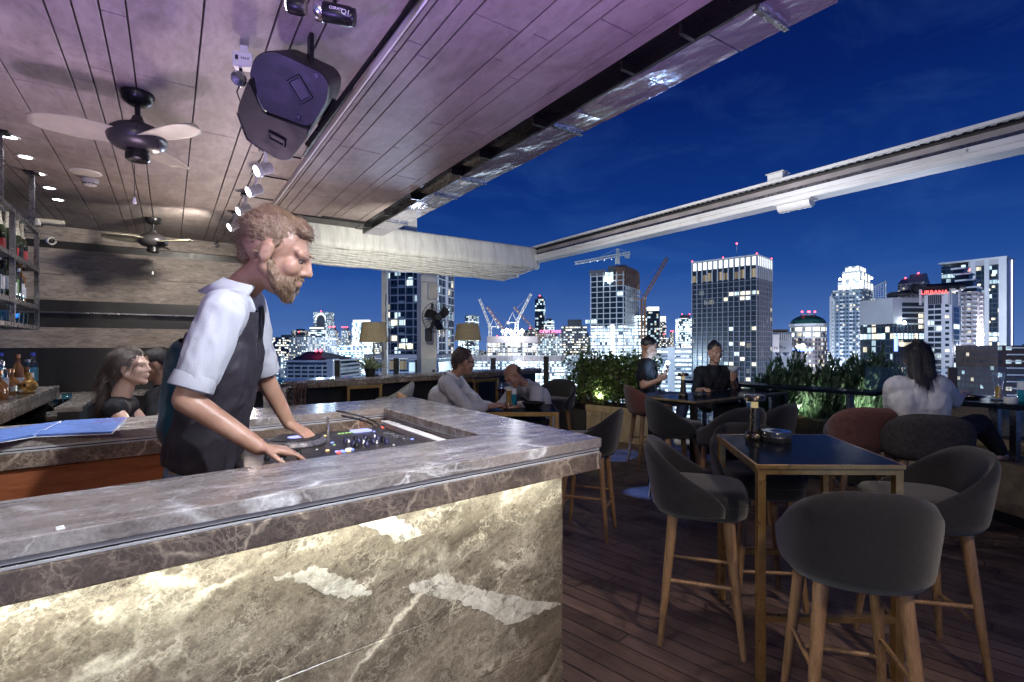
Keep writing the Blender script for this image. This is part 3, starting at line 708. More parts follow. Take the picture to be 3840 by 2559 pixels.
# front panel of book-matched slabs, set back under the overhang
OV = .125
mb = MB()
for z0, z1 in ((0, .265), (.267, .53), (.532, HB - .118)):
    mb.prism([(XL, fy(XL) + OV), (1.372 - OV + .02, fy(1.25) + OV), (1.372 - OV + .02, fy(1.25) + OV + .03), (XL, fy(XL) + OV + .03)], z0, z1 - .0005)
kid(mb.build('front_panel', M['marble_panel'], bevel=.0008, bseg=1), bar)
pn0 = Vector((0, fy(0) + OV, 0)); pnn = Vector((.0935, -1, 0)).normalized(); pxx = Vector((1, .0935, 0)).normalized()
def onpanel(u, v):
    o_ = Vector((0, 0, CAMH)); d_ = PD(u, v, 1) - o_; return o_ + d_ * ((pn0 - o_).dot(pnn) / d_.dot(pnn)) + pnn * .0026
for k, pts in enumerate((((1290, 1952), (1431, 1917), (1500, 1946), (1594, 2004), (1487, 2038), (1384, 1980)), ((1028, 2163), (1192, 2121), (1309, 2167), (1393, 2228), (1281, 2240), (1215, 2228), (1150, 2186)), ((1505, 2200), (1674, 2149), (1739, 2195), (1870, 2228), (2104, 2266), (1898, 2345), (1833, 2298), (1730, 2261), (1589, 2224)))):
    P_ = []; N_ = len(pts); rz_ = random.Random(k)
    for i in range(N_):
        a_, b_ = onpanel(*pts[i]), onpanel(*pts[(i + 1) % N_])
        for j in range(9): P_.append(a_.lerp(b_, j / 9) + (pxx * rz_.uniform(-.009, .009) + Vector((0, 0, rz_.uniform(-.007, .007)))) * (1 if j else .4))
    mb = MB(); mb.add(P_, [tuple(range(len(P_)))]); kid(mb.build('pale_stone_patch', M['pale_marble']), bar)
mb = MB(); mb.prism([(1.372 - OV + .0205, fy(1.25) + OV), (1.372 - OV + .024, fy(1.25) + OV), (1.40 - OV + .024, 3.17), (1.40 - OV - .01, 3.17), (1.372 - OV - .01, fy(1.25) + OV + .0305), (1.372 - OV + .0205, fy(1.25) + OV + .0305)], 0, HB - .119)
kid(mb.build('side_panel', M['marble_apron']), bar)
mb = MB(); mb.prism([(XL, fy(XL) + .035), (1.25, fy(1.25) + .035), (1.25, fy(1.25) + .053), (XL, fy(XL) + .053)], HB - .125, HB - .1185); kid(mb.build('led_strip', M['led']), bar)
# inner faces in warm timber
mb = MB(); mb.prism([(XL, iy(XL) + .03), (1.02, iy(1.02) + .03), (1.02, iy(1.02) + .06), (XL, iy(XL) + .06)], 0, HB - .119); kid(mb.build('timber_panel', M['wood_brown']), bar)
mb = MB(); mb.prism([(1.045, 1.75), (1.075, 1.75), (1.065, 2.78), (1.035, 2.78)], 0, HB - .119); kid(mb.build('timber_panel', M['wood_brown']), bar)
mb = MB(); mb.prism([(XL, by(XL) - .06), (1.02, by(1.02) - .06), (1.02, by(1.02) - .03), (XL, by(XL) - .03)], 0, HB - .119); kid(mb.build('timber_panel', M['wood_brown']), bar)
mb = MB(); mb.box2((-.24, iy(-.1) - .30, .60), (.34, iy(-.1) + .02, .79)); kid(mb.build('drawer_box', M['wood_brown'], bevel=.003), bar)
mb = MB(); mb.prism([(.17, 1.73), (1.03, 1.79), (1.03, 2.76), (.17, 2.72)], .88, .90); kid(mb.build('equipment_shelf', M['wood_brown']), bar)

# ------------------------------------------------------------------ ceiling fans
def make_fan(label, loc, a0):
    t = thing('ceiling_fan', label, 'ceiling fan', loc, a0, 'ceiling fans over the bar')
    mb = MB(); mb.lathe([(.001, 0), (.074, 0), (.076, -.012), (.066, -.042), (.040, -.062), (.02, -.066), (.001, -.066)], seg=28); mb.build('canopy', M['black_metal'], t, True)
    mb = MB(); mb.tube([(0, 0, -.06), (0, 0, -.15)], .0125, 14); mb.build('rod', M['black_metal'], t, True)
    mb = MB(); mb.lathe([(.001, -.118), (.022, -.12), (.032, -.148), (.055, -.160), (.10, -.180), (.128, -.205), (.134, -.235), (.126, -.262), (.10, -.285), (.06, -.297), (.001, -.298)], seg=32); mb.build('motor_housing', M['fan_body'], t, True)
    mb = MB(); mb.lathe([(.001, -.29), (.05, -.29), (.05, -.315), (.054, -.318), (.054, -.345), (.046, -.352), (.034, -.350), (.001, -.345)], seg=26); mb.build('light_cup', M['black_metal'], t, True)
    for k in range(3):
        a = 2 * math.pi * k / 3; mb = MB(); rings = []
        for i in range(13):
            s = i / 12; x = .10 + .32 * s; w = .045 + .055 * math.sin(math.pi * min(1, s * .62 + .22)); w *= (1 - max(0, s - .86) ** 1.2 * 4.5)
            tilt = .20 * (1 - .4 * s); off = -.035 * s * s
            ring = []
            for q in range(12):
                b = 2 * math.pi * q / 12; y = w * math.cos(b); z = .006 * math.sin(b) + .012 * (1 - (y / max(w, .001)) ** 2)
                ring.append(Vector((x, off + y * math.cos(tilt), -.243 + z + y * math.sin(tilt))))
            rings.append(ring)
        mb.loft(rings); mb.xf(Matrix.Rotation(a, 4, 'Z')); b = mb.build('blade', M['fan_blade'], t, True, ang=180)
    mb = MB(); mb.tube([(.02, -.03, -.34), (.021, -.031, -.55)], .0016, 6); pc = mb.build('pull_chain', M['steel_dark'], t)
    mb = MB(); mb.lathe([(.001, -.55), (.004, -.552), (.009, -.578), (.007, -.584), (.001, -.585)], (.021, -.031, 0), 10); mb.build('chain_bob', M['white_plastic'], pc, True)
    return t
M['fan_body'] = simple('fan_body', (.055, .05, .055), .33, .3, .15)
M['fan_blade'] = simple('fan_blade', (.44, .42, .30), .5, 0, .12, 8)
p = PD(516, 352, 1.32 * 1900 / 948)
fan = make_fan('nearer dark ceiling fan with cream blades, beside the black loudspeaker', (p.x, p.y, Z1), R(-52))
p = PD(574, 820, 1.32 * 1900 / 480)
dup(fan, 'farther dark ceiling fan with cream blades, in front of the stone wall', (p.x, p.y, Z1), R(-38))

# ------------------------------------------------------------------ PA loudspeaker
def rounded(ol, r=.02, n=4):
    out = []; N = len(ol)
    for i in range(N):
        a, b, c = Vector(ol[i - 1]), Vector(ol[i]), Vector(ol[(i + 1) % N])
        u, v = (a - b).normalized(), (c - b).normalized(); rr = min(r, (a - b).length * .42, (c - b).length * .42)
        for k in range(n + 1):
            s = k / n; p_ = (b + u * rr) * (1 - s) ** 2 + b * 2 * s * (1 - s) + (b + v * rr) * s * s; out.append((p_.x, p_.y))
    return out
class Plane:
    def __init__(s, P0, n, xdir):
        s.o = Vector(P0); s.z = Vector(n).normalized(); x = Vector(xdir); s.x = (x - s.z * x.dot(s.z)).normalized(); s.y = s.z.cross(s.x); s.m = rotfromaxes(s.x, s.y, s.z)
    def hit(s, u, v):
        o = Vector((0, 0, CAMH)); d = PD(u, v, 1) - o; k = (s.o - o).dot(s.z) / d.dot(s.z); return o + d * k
    def uv(s, u, v): q = s.hit(u, v) - s.o; return (q.dot(s.x), q.dot(s.y))
    def mat(s): return Matrix.Translation(s.o) @ s.m.to_4x4()
c0 = PD(1083, 400, 2.12)
PA = Plane(c0, -CF * .80 + Vector((0, 0, -.52)) + CR * .06, CR)
PB = Plane(PA.hit(1010, 420), -CF * .52 + Vector((0, 0, -.80)) - CR * .22, CR)
sp = thing('loudspeaker', 'big black trapezoid loudspeaker hung under the ceiling, seen from behind', 'loudspeaker', c0)
def spart(name, mb, pl, mat, smooth=True, bevel=0, par=None, bseg=3):
    mb.xf(Matrix.Translation(-c0) @ pl.mat()); return mb.build(name, M[mat], par or sp, smooth, bevel=bevel, bseg=bseg)
def taper(ol, zs):
    cx = sum(p[0] for p in ol) / len(ol); cy = sum(p[1] for p in ol) / len(ol); mb = MB()
    mb.loft([[Vector((cx + (x - cx) * k, cy + (y - cy) * k, z)) for x, y in ol] for z, k in zs]); return mb
olA = rounded([PA.uv(*q) for q in ((955, 205), (1022, 186), (1206, 272), (1236, 312), (1229, 384), (1164, 484), (985, 418), (928, 288))], .035, 5)
spart('cabinet', taper(olA, ((-.27, .94), (-.02, 1.0), (-.006, .992), (.0, .965))), PA, 'black_plastic')
olB = rounded([PB.uv(*q) for q in ((928, 300), (985, 424), (1160, 490), (1152, 520), (1084, 606), (1044, 604), (926, 531), (886, 420), (893, 392))], .022, 5)
spart('lower_cheek', taper(olB, ((-.20, .92), (-.018, 1.0), (-.005, .99), (0, .965))), PB, 'black_plastic')
def ribbon(pl, pts, r, name='edge_bead', mat='steel_dark'):
    mb = MB(); mb.tube([Vector((*pl.uv(*q), .001)) for q in pts], r, 8); spart(name, mb, pl, mat)
ribbon(PA, ((936, 296), (960, 350), (986, 410), (1000, 420)), .0045)
ribbon(PB, ((890, 424), (926, 522), (990, 568)), .004)
def handle(pl, u, v, a, w=.058, h=.105):
    cx, cy = pl.uv(u, v); mm_ = Matrix.Translation((cx, cy, .002)) @ Matrix.Rotation(a, 4, 'Z')
    mb = MB()
    for s_ in (-1, 1): mb.box((s_ * w / 2, 0, .002), (.012, h + .012, .012)); mb.box((0, s_ * h / 2, .002), (w, .012, .0118))
    mb.xf(mm_); hh = spart('handle_frame', mb, pl, 'black_metal', False, .004)
    mb = MB(); mb.box((0, 0, -.001), (w - .010, h - .010, .006)); mb.xf(mm_); spart('handle_recess', mb, pl, 'black', False, 0, hh)
handle(PA, 1125, 336, R(24), .052, .086); handle(PB, 1040, 520, R(62), .034, .066)
for u, v in ((1185, 284), (1118, 442)):
    mb = MB(); mb.lathe([(0, 0), (.012, 0), (.011, .004), (0, .0045)], (*PA.uv(u, v), .0005), 18); spart('bolt_cap', mb, PA, 'black_metal')
mb = MB(); gx = [PA.uv(1232, 392), PA.uv(1170, 492)]; mb.tube([Vector((*gx[0], -.13)), Vector((*gx[1], -.13))], .012, 6); spart('grille_edge', mb, PA, 'black_metal')
mb = MB(); q = PA.hit(1120, 225) - c0; mb.bar(q + CF * .12, Vector((q.x, q.y, Z1 - c0.z)) + CF * .12, .05, .016); mb.build('hanging_bracket', M['black_metal'], sp)
mb = MB(); q = PD(1150, 545, 2.2) - c0; mb.bar(q, Vector(((.757, 1.72, Z1 - .03))) - c0, .014, .014); mb.build('side_strut', M['black_metal'], sp)

# ------------------------------------------------------------------ track lamps
def make_track(label, u, v, d):
    m_ = PD(u, v, d); m_.z = Z1
    t = thing('track_spotlight', label, 'spotlight', m_, 0, 'white finned track spotlights along the ceiling edge')
    mb = MB(); mb.box((0, 0, -.006), (.05, .09, .012)); mb.build('ceiling_plate', M['black_metal'], t, bevel=.003)
    mb = MB(); mb.tube([(0, 0, -.01), (.012, .0, -.03), (.016, .01, -.055), (.004, .03, -.085), (.0, .04, -.11)], [.011, .012, .012, .011, .009], 10); mb.build('arm', M['white_plastic'], t, True)
    ax_ = Vector((-.80, -.18, -.42)).normalized(); c = Vector((.005, .04, -.125)); m = ax_.to_track_quat('Z', 'Y').to_matrix()
    mb = MB(); mb.lathe([(.001, .052), (.040, .052), (.045, .048), (.045, .026), (.040, .022), (.001, .022)], c, 20, m); b = mb.build('lamp_head', M['white_plastic'], t, True)
    for k in range(6):
        z = .016 - k * .0125; mb = MB(); mb.lathe([(.001, z), (.037, z), (.037, z - .006), (.001, z - .006)], c, 18, m); mb.build('cooling_fin', M['white_plastic'], b, True)
    mb = MB(); mb.tube([c + m @ Vector((0, 0, .03)), c + m @ Vector((0, 0, -.06))], .016, 12); mb.build('core', M['white_plastic'], b, True)
    mb = MB(); mb.lathe([(.001, .0535), (.034, .0535), (.036, .0522), (.001, .0522)], c, 18, m); mb.build('lens', M['lens'], t, True)
    mb = MB(); mb.tube([(.03, 0, -.012), (.12, .0, -.016), (.757 - m_.x, .02, -.01)], .006, 8); mb.build('cable_conduit', M['black_metal'], t)
    mb = MB(); mb.tube([c + Vector((-.0, .0, .02)), c + Vector((-.02, .01, .06)), c + Vector((-.035, .0, .05)), c + Vector((-.03, -.01, .02))], .0022, 6); mb.build('cable', M['black_metal'], t)
    return t, m_
tr0, m0 = make_track('white track spotlight half hidden behind the loudspeaker', 989, 558, 3.38)
for lb, u, v, d in (('white track spotlight just below the loudspeaker, lens glowing left', 955, 647, 3.84),
                    ('third white track spotlight from the loudspeaker, above the bartender\'s head', 914, 729, 4.39),
                    ('farthest white track spotlight, lowest of the row', 878, 796, 4.98)):
    m_ = PD(u, v, d); m_.z = Z1; dup(tr0, lb, m_)
# theatre spotlights at the top of the picture
st = thing('theatre_spotlight', 'black cylinder theatre spotlight with white lettering and glowing pink lens', 'spotlight', PD(1255, 52, 1.80))
axd = (CR * 1.0 + Vector((0, 0, -.16)) + CF * .10).normalized(); m = axd.to_track_quat('Z', 'Y').to_matrix()
mb = MB(); mb.lathe([(.001, -.06), (.031, -.06), (.033, -.055), (.033, .055), (.030, .060), (.030, .07), (.025, .072), (.001, .072)], (0, 0, 0), 28, m); mb.build('barrel', M['black_metal'], st, True)
mb = MB(); mb.lathe([(.034, -.064), (.036, -.060), (.036, -.040), (.034, -.036), (.0335, -.05)], (0, 0, 0), 28, m); mb.build('lens_rim', M['steel'], st, True)
mb = MB(); mb.lathe([(.001, -.0635), (.026, -.0635), (.028, -.061), (.001, -.061)], (0, 0, 0), 24, m); mb.build('lens', M['lens_pink'], st, True)
mb = MB(); mb.tube([(0, 0, .02), (.0, .0, .08), (0, .01, Z1 - st.location.z - .002)], .008, 8); mb.build('yoke', M['black_metal'], st)
nrm = (-CF - axd * (-CF).dot(axd)).normalized(); upv = nrm.cross(axd)
rm = rotfromaxes(axd, upv, nrm)
M['print_white'] = emis('print_white', (.8, .8, .85), .55, False); M['print_white'] = simple('print_white', (.8, .8, .82), .5)
text('lettering', 'OSRAM', .014, M['print_white'], st, nrm * .0336 + axd * .012, rm, .0006)
text('lettering', 'Q1', .024, M['print_white'], st, nrm * .0336 + axd * .046 - upv * .006, rm, .0006)
st2 = thing('theatre_spotlight', 'short dark spotlight with bright white lens at the top edge', 'spotlight', PD(1115, 22, 1.80))
mb = MB(); mb.lathe([(.001, -.03), (.029, -.03), (.031, -.026), (.031, .018), (.024, .03), (.001, .032)], (0, 0, 0), 24, m); mb.build('barrel', M['black_metal'], st2, True)
mb = MB(); mb.lathe([(.001, -.034), (.024, -.034), (.027, -.0305), (.001, -.0305)], (0, 0, 0), 24, m); mb.build('lens', M['lens'], st2, True)
mb = MB(); mb.tube([(0, 0, .02), (.02, 0, .09), (.05, .01, Z1 - st2.location.z - .002)], .007, 8); mb.build('yoke', M['steel'], st2)

# ------------------------------------------------------------------ downlights and small ceiling fittings
def ceil_at(u, v): return PZ(u, v, Z1)
dl = None
for i, (u, v) in enumerate(((36, 511), (95, 587), (144, 650), (185, 704), (217, 748))):
    p = ceil_at(u, v); p.z = Z1
    lb = ('bright round downlight nearest the left edge of the photo', 'second round downlight in the row from the left edge', 'middle round downlight of the row of five', 'fourth round downlight in the row, near the shelf post', 'farthest and smallest round downlight of the row')[i]
    if dl is None:
        dl = thing('downlight', lb, 'downlight', p, 0, 'round recessed downlights above the back bar')
        mb = MB(); mb.lathe([(.034, .0), (.050, -.001), (.052, -.004), (.048, -.007), (.036, -.006)], seg=26); mb.build('trim_ring', M['white_plastic'], dl, True)
        mb = MB(); mb.lathe([(.001, -.002), (.037, -.0025), (.037, -.0045), (.001, -.0055)], seg=22); mb.build('lens', M['downlight'], dl, True)
    else: dup(dl, lb, p)
p = PZ(322, 647, Z1); t = thing('ceiling_speaker', 'flat round white ceiling speaker grille near the smoke detector', 'ceiling speaker', p)
mb = MB(); mb.lathe([(.001, -.006), (.085, -.006), (.094, -.004), (.098, 0), (.001, .0)], seg=36); mb.build('rim', M['white_plastic'], t, True)
mb = MB(); mb.lathe([(.001, -.010), (.07, -.010), (.084, -.0065), (.001, -.0062)], seg=36); mb.build('grille', M['cream'], t, True)
p = PZ(338, 672, Z1); t = thing('smoke_detector', 'round white smoke detector with dark slots on the ceiling', 'smoke detector', p)
mb = MB(); mb.lathe([(.001, 0), (.054, 0), (.055, -.014), (.050, -.030), (.001, -.031)], seg=30); mb.build('base', M['white_plastic'], t, True)
mb = MB(); mb.lathe([(.045, -.0305), (.047, -.034), (.041, -.048), (.03, -.054), (.001, -.055)], seg=30); mb.build('cover', M['white_plastic'], t, True)
for k in range(12):
    a = k * math.pi / 6; mb = MB(); mb.box((.0445 * math.cos(a), .0445 * math.sin(a), -.041), (.005, .016, .006), a); mb.build('slot', M['black'], t)
p = PZ(191, 826, Z1); t = thing('emergency_fitting', 'flat white rectangular fitting on the ceiling above the security camera', 'ceiling fitting', p)
mb = MB(); mb.box((0, 0, -.018), (.22, .10, .034)); mb.build('housing', M['cream'], t, bevel=.006)
mb = MB(); mb.box((0, 0, -.037), (.19, .075, .004)); mb.build('diffuser', M['white_plastic'], t, bevel=.001)
def emer(label, u, v, d, s=1.0):
    t = thing('emergency_light', label, 'emergency light', PD(u, v, d), R(-YAW + 14)); t.scale = (s, s, s)
    mb = MB(); mb.box((0, 0, 0), (.078, .05, .065)); mb.build('box', M['white_plastic'], t, bevel=.004)
    text('lettering', 'MAX', .016, M['black'], t, (.012, -.0258, .002), (R(90), 0, 0), .0006)
    text('lettering', 'BRIGHT', .006, M['black'], t, (.012, -.0258, -.012), (R(90), 0, 0), .0006) if False else None
    mb = MB(); mb.box((-.022, -.0256, .004), (.012, .0012, .02)); mb.build('emblem', M['black'], t)
    mb = MB(); mb.tube([(-.012, 0, -.03), (-.012, 0, -.055)], .007, 8); mb.build('neck', M['black_metal'], t)
    mm = Vector((-.25, -.75, -.6)).to_track_quat('Z', 'Y').to_matrix(); c = Vector((-.014, -.005, -.078))
    mb = MB(); mb.lathe([(.001, -.03), (.016, -.028), (.030, -.005), (.034, .012), (.031, .016), (.028, .012), (.001, .008)], c, 20, mm); h = mb.build('lamp_head', M['steel'], t, True)
    mb = MB(); mb.lathe([(.001, .0125), (.027, .0125), (.026, .014), (.001, .0145)], c, 18, mm); mb.build('lens', M['glass'], h, True)
    return t
t = emer('white twin-head emergency light box beside the loudspeaker', 914, 232, 2.22)
mb = MB(); mb.tube([(-.015, .01, -.09), (-.03, .01, -.13), (-.02, .02, -.165), (.03, .03, -.18)], .003, 8); mb.build('cable', M['black_metal'], t)
mb = MB(); mb.box((0, .01, .05), (.03, .02, .05)); mb.build('mount', M['white_plastic'], t)
emer('small white emergency light box behind the hanging bottle shelf', 133, 834, 5.2, .95)
emer('small white emergency light box high on the wall near the cream pier', 817, 896, 6.35, .9)
p = PZ(165, 850, Z1); cc = thing('security_camera', 'white dome security camera hanging at the end of the ceiling', 'security camera', p)
mb = MB(); mb.lathe([(.001, 0), (.05, 0), (.048, -.02), (.03, -.034), (.001, -.036)], seg=20); mb.build('base', M['white_plastic'], cc, True)
mb = MB(); mb.tube([(0, 0, -.03), (.01, -.01, -.09), (.04, -.05, -.13)], .018, 12); mb.build('arm', M['black_metal'], cc, True)
mm = Vector((.5, -.75, -.3)).to_track_quat('Z', 'Y').to_matrix()
mb = MB(); mb.lathe([(.001, -.05), (.03, -.05), (.043, -.02), (.045, .04), (.040, .044), (.036, .036), (.001, .03)], (.06, -.07, -.155), 20, mm); mb.build('body', M['white_plastic'], cc, True)
mb = MB(); mb.lathe([(.001, .0355), (.028, .036), (.022, .046), (.001, .052)], (.06, -.07, -.155), 18, mm); mb.build('lens', M['black_metal'], cc, True)

# ------------------------------------------------------------------ hanging bottle shelf
SX, SY0, SY1 = -.85, 3.3, 5.40
sh = thing('hanging_shelf', 'steel-framed hanging shelf of bottles with glass tiers', 'bottle shelf', (SX, 5.0, 1.53))
W = .34
def shelf_part(name, mb, mat, bevel=.002): return kid(mb.build(name, mat, bevel=bevel), sh)
for z in (1.545, 1.705, 2.00, 2.30):
    mb = MB()
    mb.box2((SX - .03, SY0, z - .015), (SX, SY1, z + .015)); mb.box2((SX - W, SY0, z - .015), (SX - W + .03, SY1, z + .015)); shelf_part('rail', mb, M['steel_dark'])
    for y in (SY1, 4.62, 3.8):
        mb = MB(); mb.box2((SX - W + .0305, y - .03, z - .0145), (SX - .0305, y, z + .0145)); shelf_part('cross_rail', mb, M['steel_dark'])
    if z < 2.2:
        mb = MB(); mb.box2((SX - W + .005, SY0, z + .0155), (SX - .005, SY1 - .005, z + .0225)); shelf_part('glass_tier', mb, M['glass_rail'], 0)
for x in (SX - .03, SX - W):
    for y in (SY1, 4.66, 3.85):
        for a, b in ((1.56, 1.69), (1.7205, 1.985), (2.0155, 2.285)):
            mb = MB(); mb.box2((x + .001, y - .03, a), (x + .029, y, b)); shelf_part('upright', mb, M['steel_dark'])
for x, y in ((SX - .03, 5.2), (SX - .03, 4.32), (SX - W, 5.2)):
    mb = MB(); mb.box2((x, y, 2.3155), (x + .032, y + .032, Z1 - .012)); pst = shelf_part('post', mb, M['steel_dark'])
    mb = MB(); mb.box2((x - .03, y - .03, Z1 - .0115), (x + .062, y + .062, Z1 - .0005)); o = kid(mb.build('post_plate', M['black_metal']), sh)

# ------------------------------------------------------------------ bottles
PR = {
 'wine': [(0, 0), (.036, 0), (.038, .004), (.038, .17), (.034, .195), (.020, .222), (.0145, .24), (.0135, .285), (.0155, .288), (.0155, .298), (0, .299)],
 'champagne': [(0, 0), (.042, 0), (.044, .006), (.044, .13), (.040, .165), (.026, .205), (.016, .24), (.0145, .285), (.0175, .29), (.0175, .302), (0, .304)],
 'square': [(0, 0), (.038, 0), (.040, .004), (.040, .165), (.034, .185), (.016, .196), (.0145, .225), (.018, .228), (.018, .252), (0, .254)],
 'slim': [(0, 0), (.032, 0), (.034, .004), (.034, .20), (.027, .232), (.014, .248), (.0135, .285), (.016, .288), (.016, .306), (0, .308)],
 'round': [(0, 0), (.040, 0), (.050, .012), (.055, .05), (.050, .09), (.028, .12), (.016, .135), (.015, .16), (.019, .163), (.019, .19), (0, .192)],
}
def make_bottle(kind, glassmat, label, capmat='steel', labmat='label_white', lab=(.05, .13), foil=None, s=1.0, name='bottle', group=None):
    t = thing(name, label, 'bottle', (0, 0, 0), 0, group); t.scale = (s, s, s)
    pr = PR[kind]; mb = MB(); mb.lathe(pr, seg=20); mb.build('body', M[glassmat], t, True)
    zt = pr[-1][1]; rt = pr[-2][0]
    mb = MB(); mb.lathe([(0, zt - .024), (rt + .0012, zt - .024), (rt + .0012, zt + .002), (0, zt + .003)], seg=14); mb.build('cap', M[capmat], t, True)
    rb = max(r for r, z in pr if z <= lab[1] + .02)
    mb = MB(); n = 12
    ring = lambda z: [Vector(((rb + .0012) * math.cos(a), (rb + .0012) * math.sin(a), z)) for a in [-2.6 + 4.4 * k / n for k in range(n + 1)]]
    mb.loft([ring(lab[0]), ring(lab[1])], False, False); mb.build('paper_label', M[labmat], t, True)
    if foil:
        mb = MB(); mb.lathe([(rt + .002, zt + .003), (rt + .0022, zt - .05), (rt + .007, zt - .085), (rt + .013, zt - .11)], seg=16); mb.build('neck_foil', M[foil], t, True)
    return t
made = {}
rb = random.Random(11)
def bottle_at(key, args, loc, label, group):
    if key not in made:
        b = make_bottle(*args[0], label=label, group=group, **args[1]); b.location = loc; made[key] = b; b.rotation_euler = (0, 0, rb.random() * 6)
    else: b = dup(made[key], label, loc, rb.random() * 6, group)
    return b
KN = {
 'champ': (('champagne', 'glass_dark'), dict(capmat='foil', labmat='label_red', lab=(.03, .10), foil='foil')),
 'clear': (('square', 'glass_blue'), dict(capmat='steel', lab=(.05, .14))),
 'green': (('wine', 'glass_green'), dict(capmat='black_metal', lab=(.04, .12))),
 'dark': (('square', 'glass_dark'), dict(capmat='black_metal', lab=(.06, .15))),
 'slim': (('slim', 'glass_blue'), dict(capmat='label_blue', lab=(.06, .18))),
 'amber': (('wine', 'glass_amber'), dict(capmat='copper', lab=(.04, .12), labmat='label_white')),
 'squat': (('round', 'glass_amber'), dict(capmat='copper', lab=(.03, .07), labmat='foil')),
 'lime': (('square', 'glass'), dict(capmat='label_green', lab=(.05, .15), labmat='label_green')),
}
NM = {'champ': 'dark red-labelled champagne bottle', 'clear': 'square clear spirit bottle', 'green': 'green wine bottle', 'dark': 'dark square spirit bottle', 'slim': 'slim blue-capped bottle', 'amber': 'amber liquor bottle', 'squat': 'squat round amber bottle', 'lime': 'lime-labelled bottle'}
ordw = ['first', 'second', 'third', 'fourth', 'fifth', 'sixth', 'seventh', 'eighth', 'ninth', 'tenth', 'eleventh', 'twelfth', 'thirteenth', 'fourteenth']
def row(keys, x, y0, dy, z, where, group):
    for i, k in enumerate(keys):
        bottle_at(k, KN[k], (x + rb.uniform(-.015, .015), y0 - i * dy + rb.uniform(-.01, .01), z), f'{NM[k]}, {ordw[i]} in {where}', group)
row(['champ'] * 5, SX - .09, 5.28, .14, 2.0235, 'the top shelf front row, from far end', 'bottles on the hanging shelf')
row(['champ', 'champ', 'champ'], SX - .23, 5.2, .17, 2.0235, 'the top shelf back row, from far end', 'bottles on the hanging shelf')
row(['amber', 'clear', 'dark', 'lime', 'green', 'dark', 'clear', 'clear'], SX - .09, 5.3, .105, 1.7285, 'the middle shelf front row, from far end', 'bottles on the hanging shelf')
row(['clear', 'green', 'dark', 'amber', 'clear'], SX - .22, 5.25, .15, 1.7285, 'the middle shelf back row, from far end', 'bottles on the hanging shelf')
# cut-glass tumblers on the lowest tier
def make_tumbler(label, r=.038, h=.085, group='tumblers on the hanging shelf'):
    t = thing('tumbler', label, 'glass', (0, 0, 0), 0, group)
    mb = MB(); mb.lathe([(0, 0), (r * .82, 0), (r * .85, .004), (r, h), (r - .003, h), (r * .80, .014), (0, .012)], seg=12); mb.build('cut_bowl', M['glass_blue'], t, False)
    mb = MB(); mb.lathe([(r, h), (r + .001, h + .0015), (r - .003, h + .001)], seg=24); mb.build('rim', M['steel'], t, True)
    return t
tb = None
for i in range(7):
    loc_ = (SX - .08 - (i % 2) * .09, 5.28 - (i // 2) * .13, 1.5685); lb = f'cut-glass tumbler on the lowest shelf tier, {ordw[i]} from its far end'
    if tb is None: tb = make_tumbler(lb); tb.location = loc_
    else: dup(tb, lb, loc_)

# ------------------------------------------------------------------ back counter with bottles
BZ = 1.035
bc = thing('back_counter', 'marble-topped back counter lined with liquor bottles', 'counter', (-1.1, 5, 0))
mb = MB(); mb.box2((-1.395, 3.0, BZ - .03), (-.85, 6.28, BZ)); kid(mb.build('countertop', M['marble_top'], bevel=.003), bc)
mb = MB(); mb.box2((-1.395, 3.0, BZ - .038), (-.857, 6.275, BZ - .0305)); kid(mb.build('metal_trim', M['steel']), bc)
mb = MB(); mb.box2((-1.395, 3.0, BZ - .11), (-.85, 6.28, BZ - .0385)); kid(mb.build('apron', M['marble_apron'], bevel=.002), bc)
mb = MB(); mb.box2((-1.395, 3.0, .62), (-.93, 6.2, .65)); kid(mb.build('glass_shelf', M['black']), bc)
mb = MB(); mb.box2((-1.395, 3.0, 0), (-1.36, 6.2, BZ - .1105)); kid(mb.build('back_panel', M['black']), bc)
mb = MB(); mb.box2((-1.359, 6.1, 0), (-.93, 6.2, BZ - .1105)); mb.box2((-1.359, 3.0, 0), (-.93, 6.0995, .6195)); kid(mb.build('cabinet', M['black']), bc)
lc = thing('sink_counter', 'lower dark marble counter with a sink in the bar corner', 'counter', (-.6, 6.9, 0))
mb = MB(); mb.box2((-1.395, 6.9, .86), (.35, 7.31, .90)); mb.box2((-.78, 5.5, .86), (-.60, 6.8995, .90)); mb.box2((-1.395, 6.36, .70), (-.785, 6.8995, .74)); kid(mb.build('countertop', M['marble_top'], bevel=.003), lc)
mb = MB(); mb.box2((-1.395, 7.0, .0), (.33, 7.30, .8595)); mb.box2((-.76, 5.5, 0), (-.62, 6.99, .8595)); kid(mb.build('cabinet', M['black']), lc)
row(['slim', 'clear', 'clear', 'slim'], -1.22, 6.12, .115, BZ, 'the rear row on the back counter', 'bottles on the back counter')
row(['slim', 'clear', 'squat', 'squat', 'amber', 'squat', 'squat', 'clear', 'squat', 'squat'], -1.00, 6.06, .135, BZ, 'the front row on the back counter', 'bottles on the back counter')
row(['clear', 'green', 'clear', 'slim', 'clear', 'clear', 'slim'], -1.14, 5.40, .155, BZ, 'the middle row on the back counter', 'bottles on the back counter')
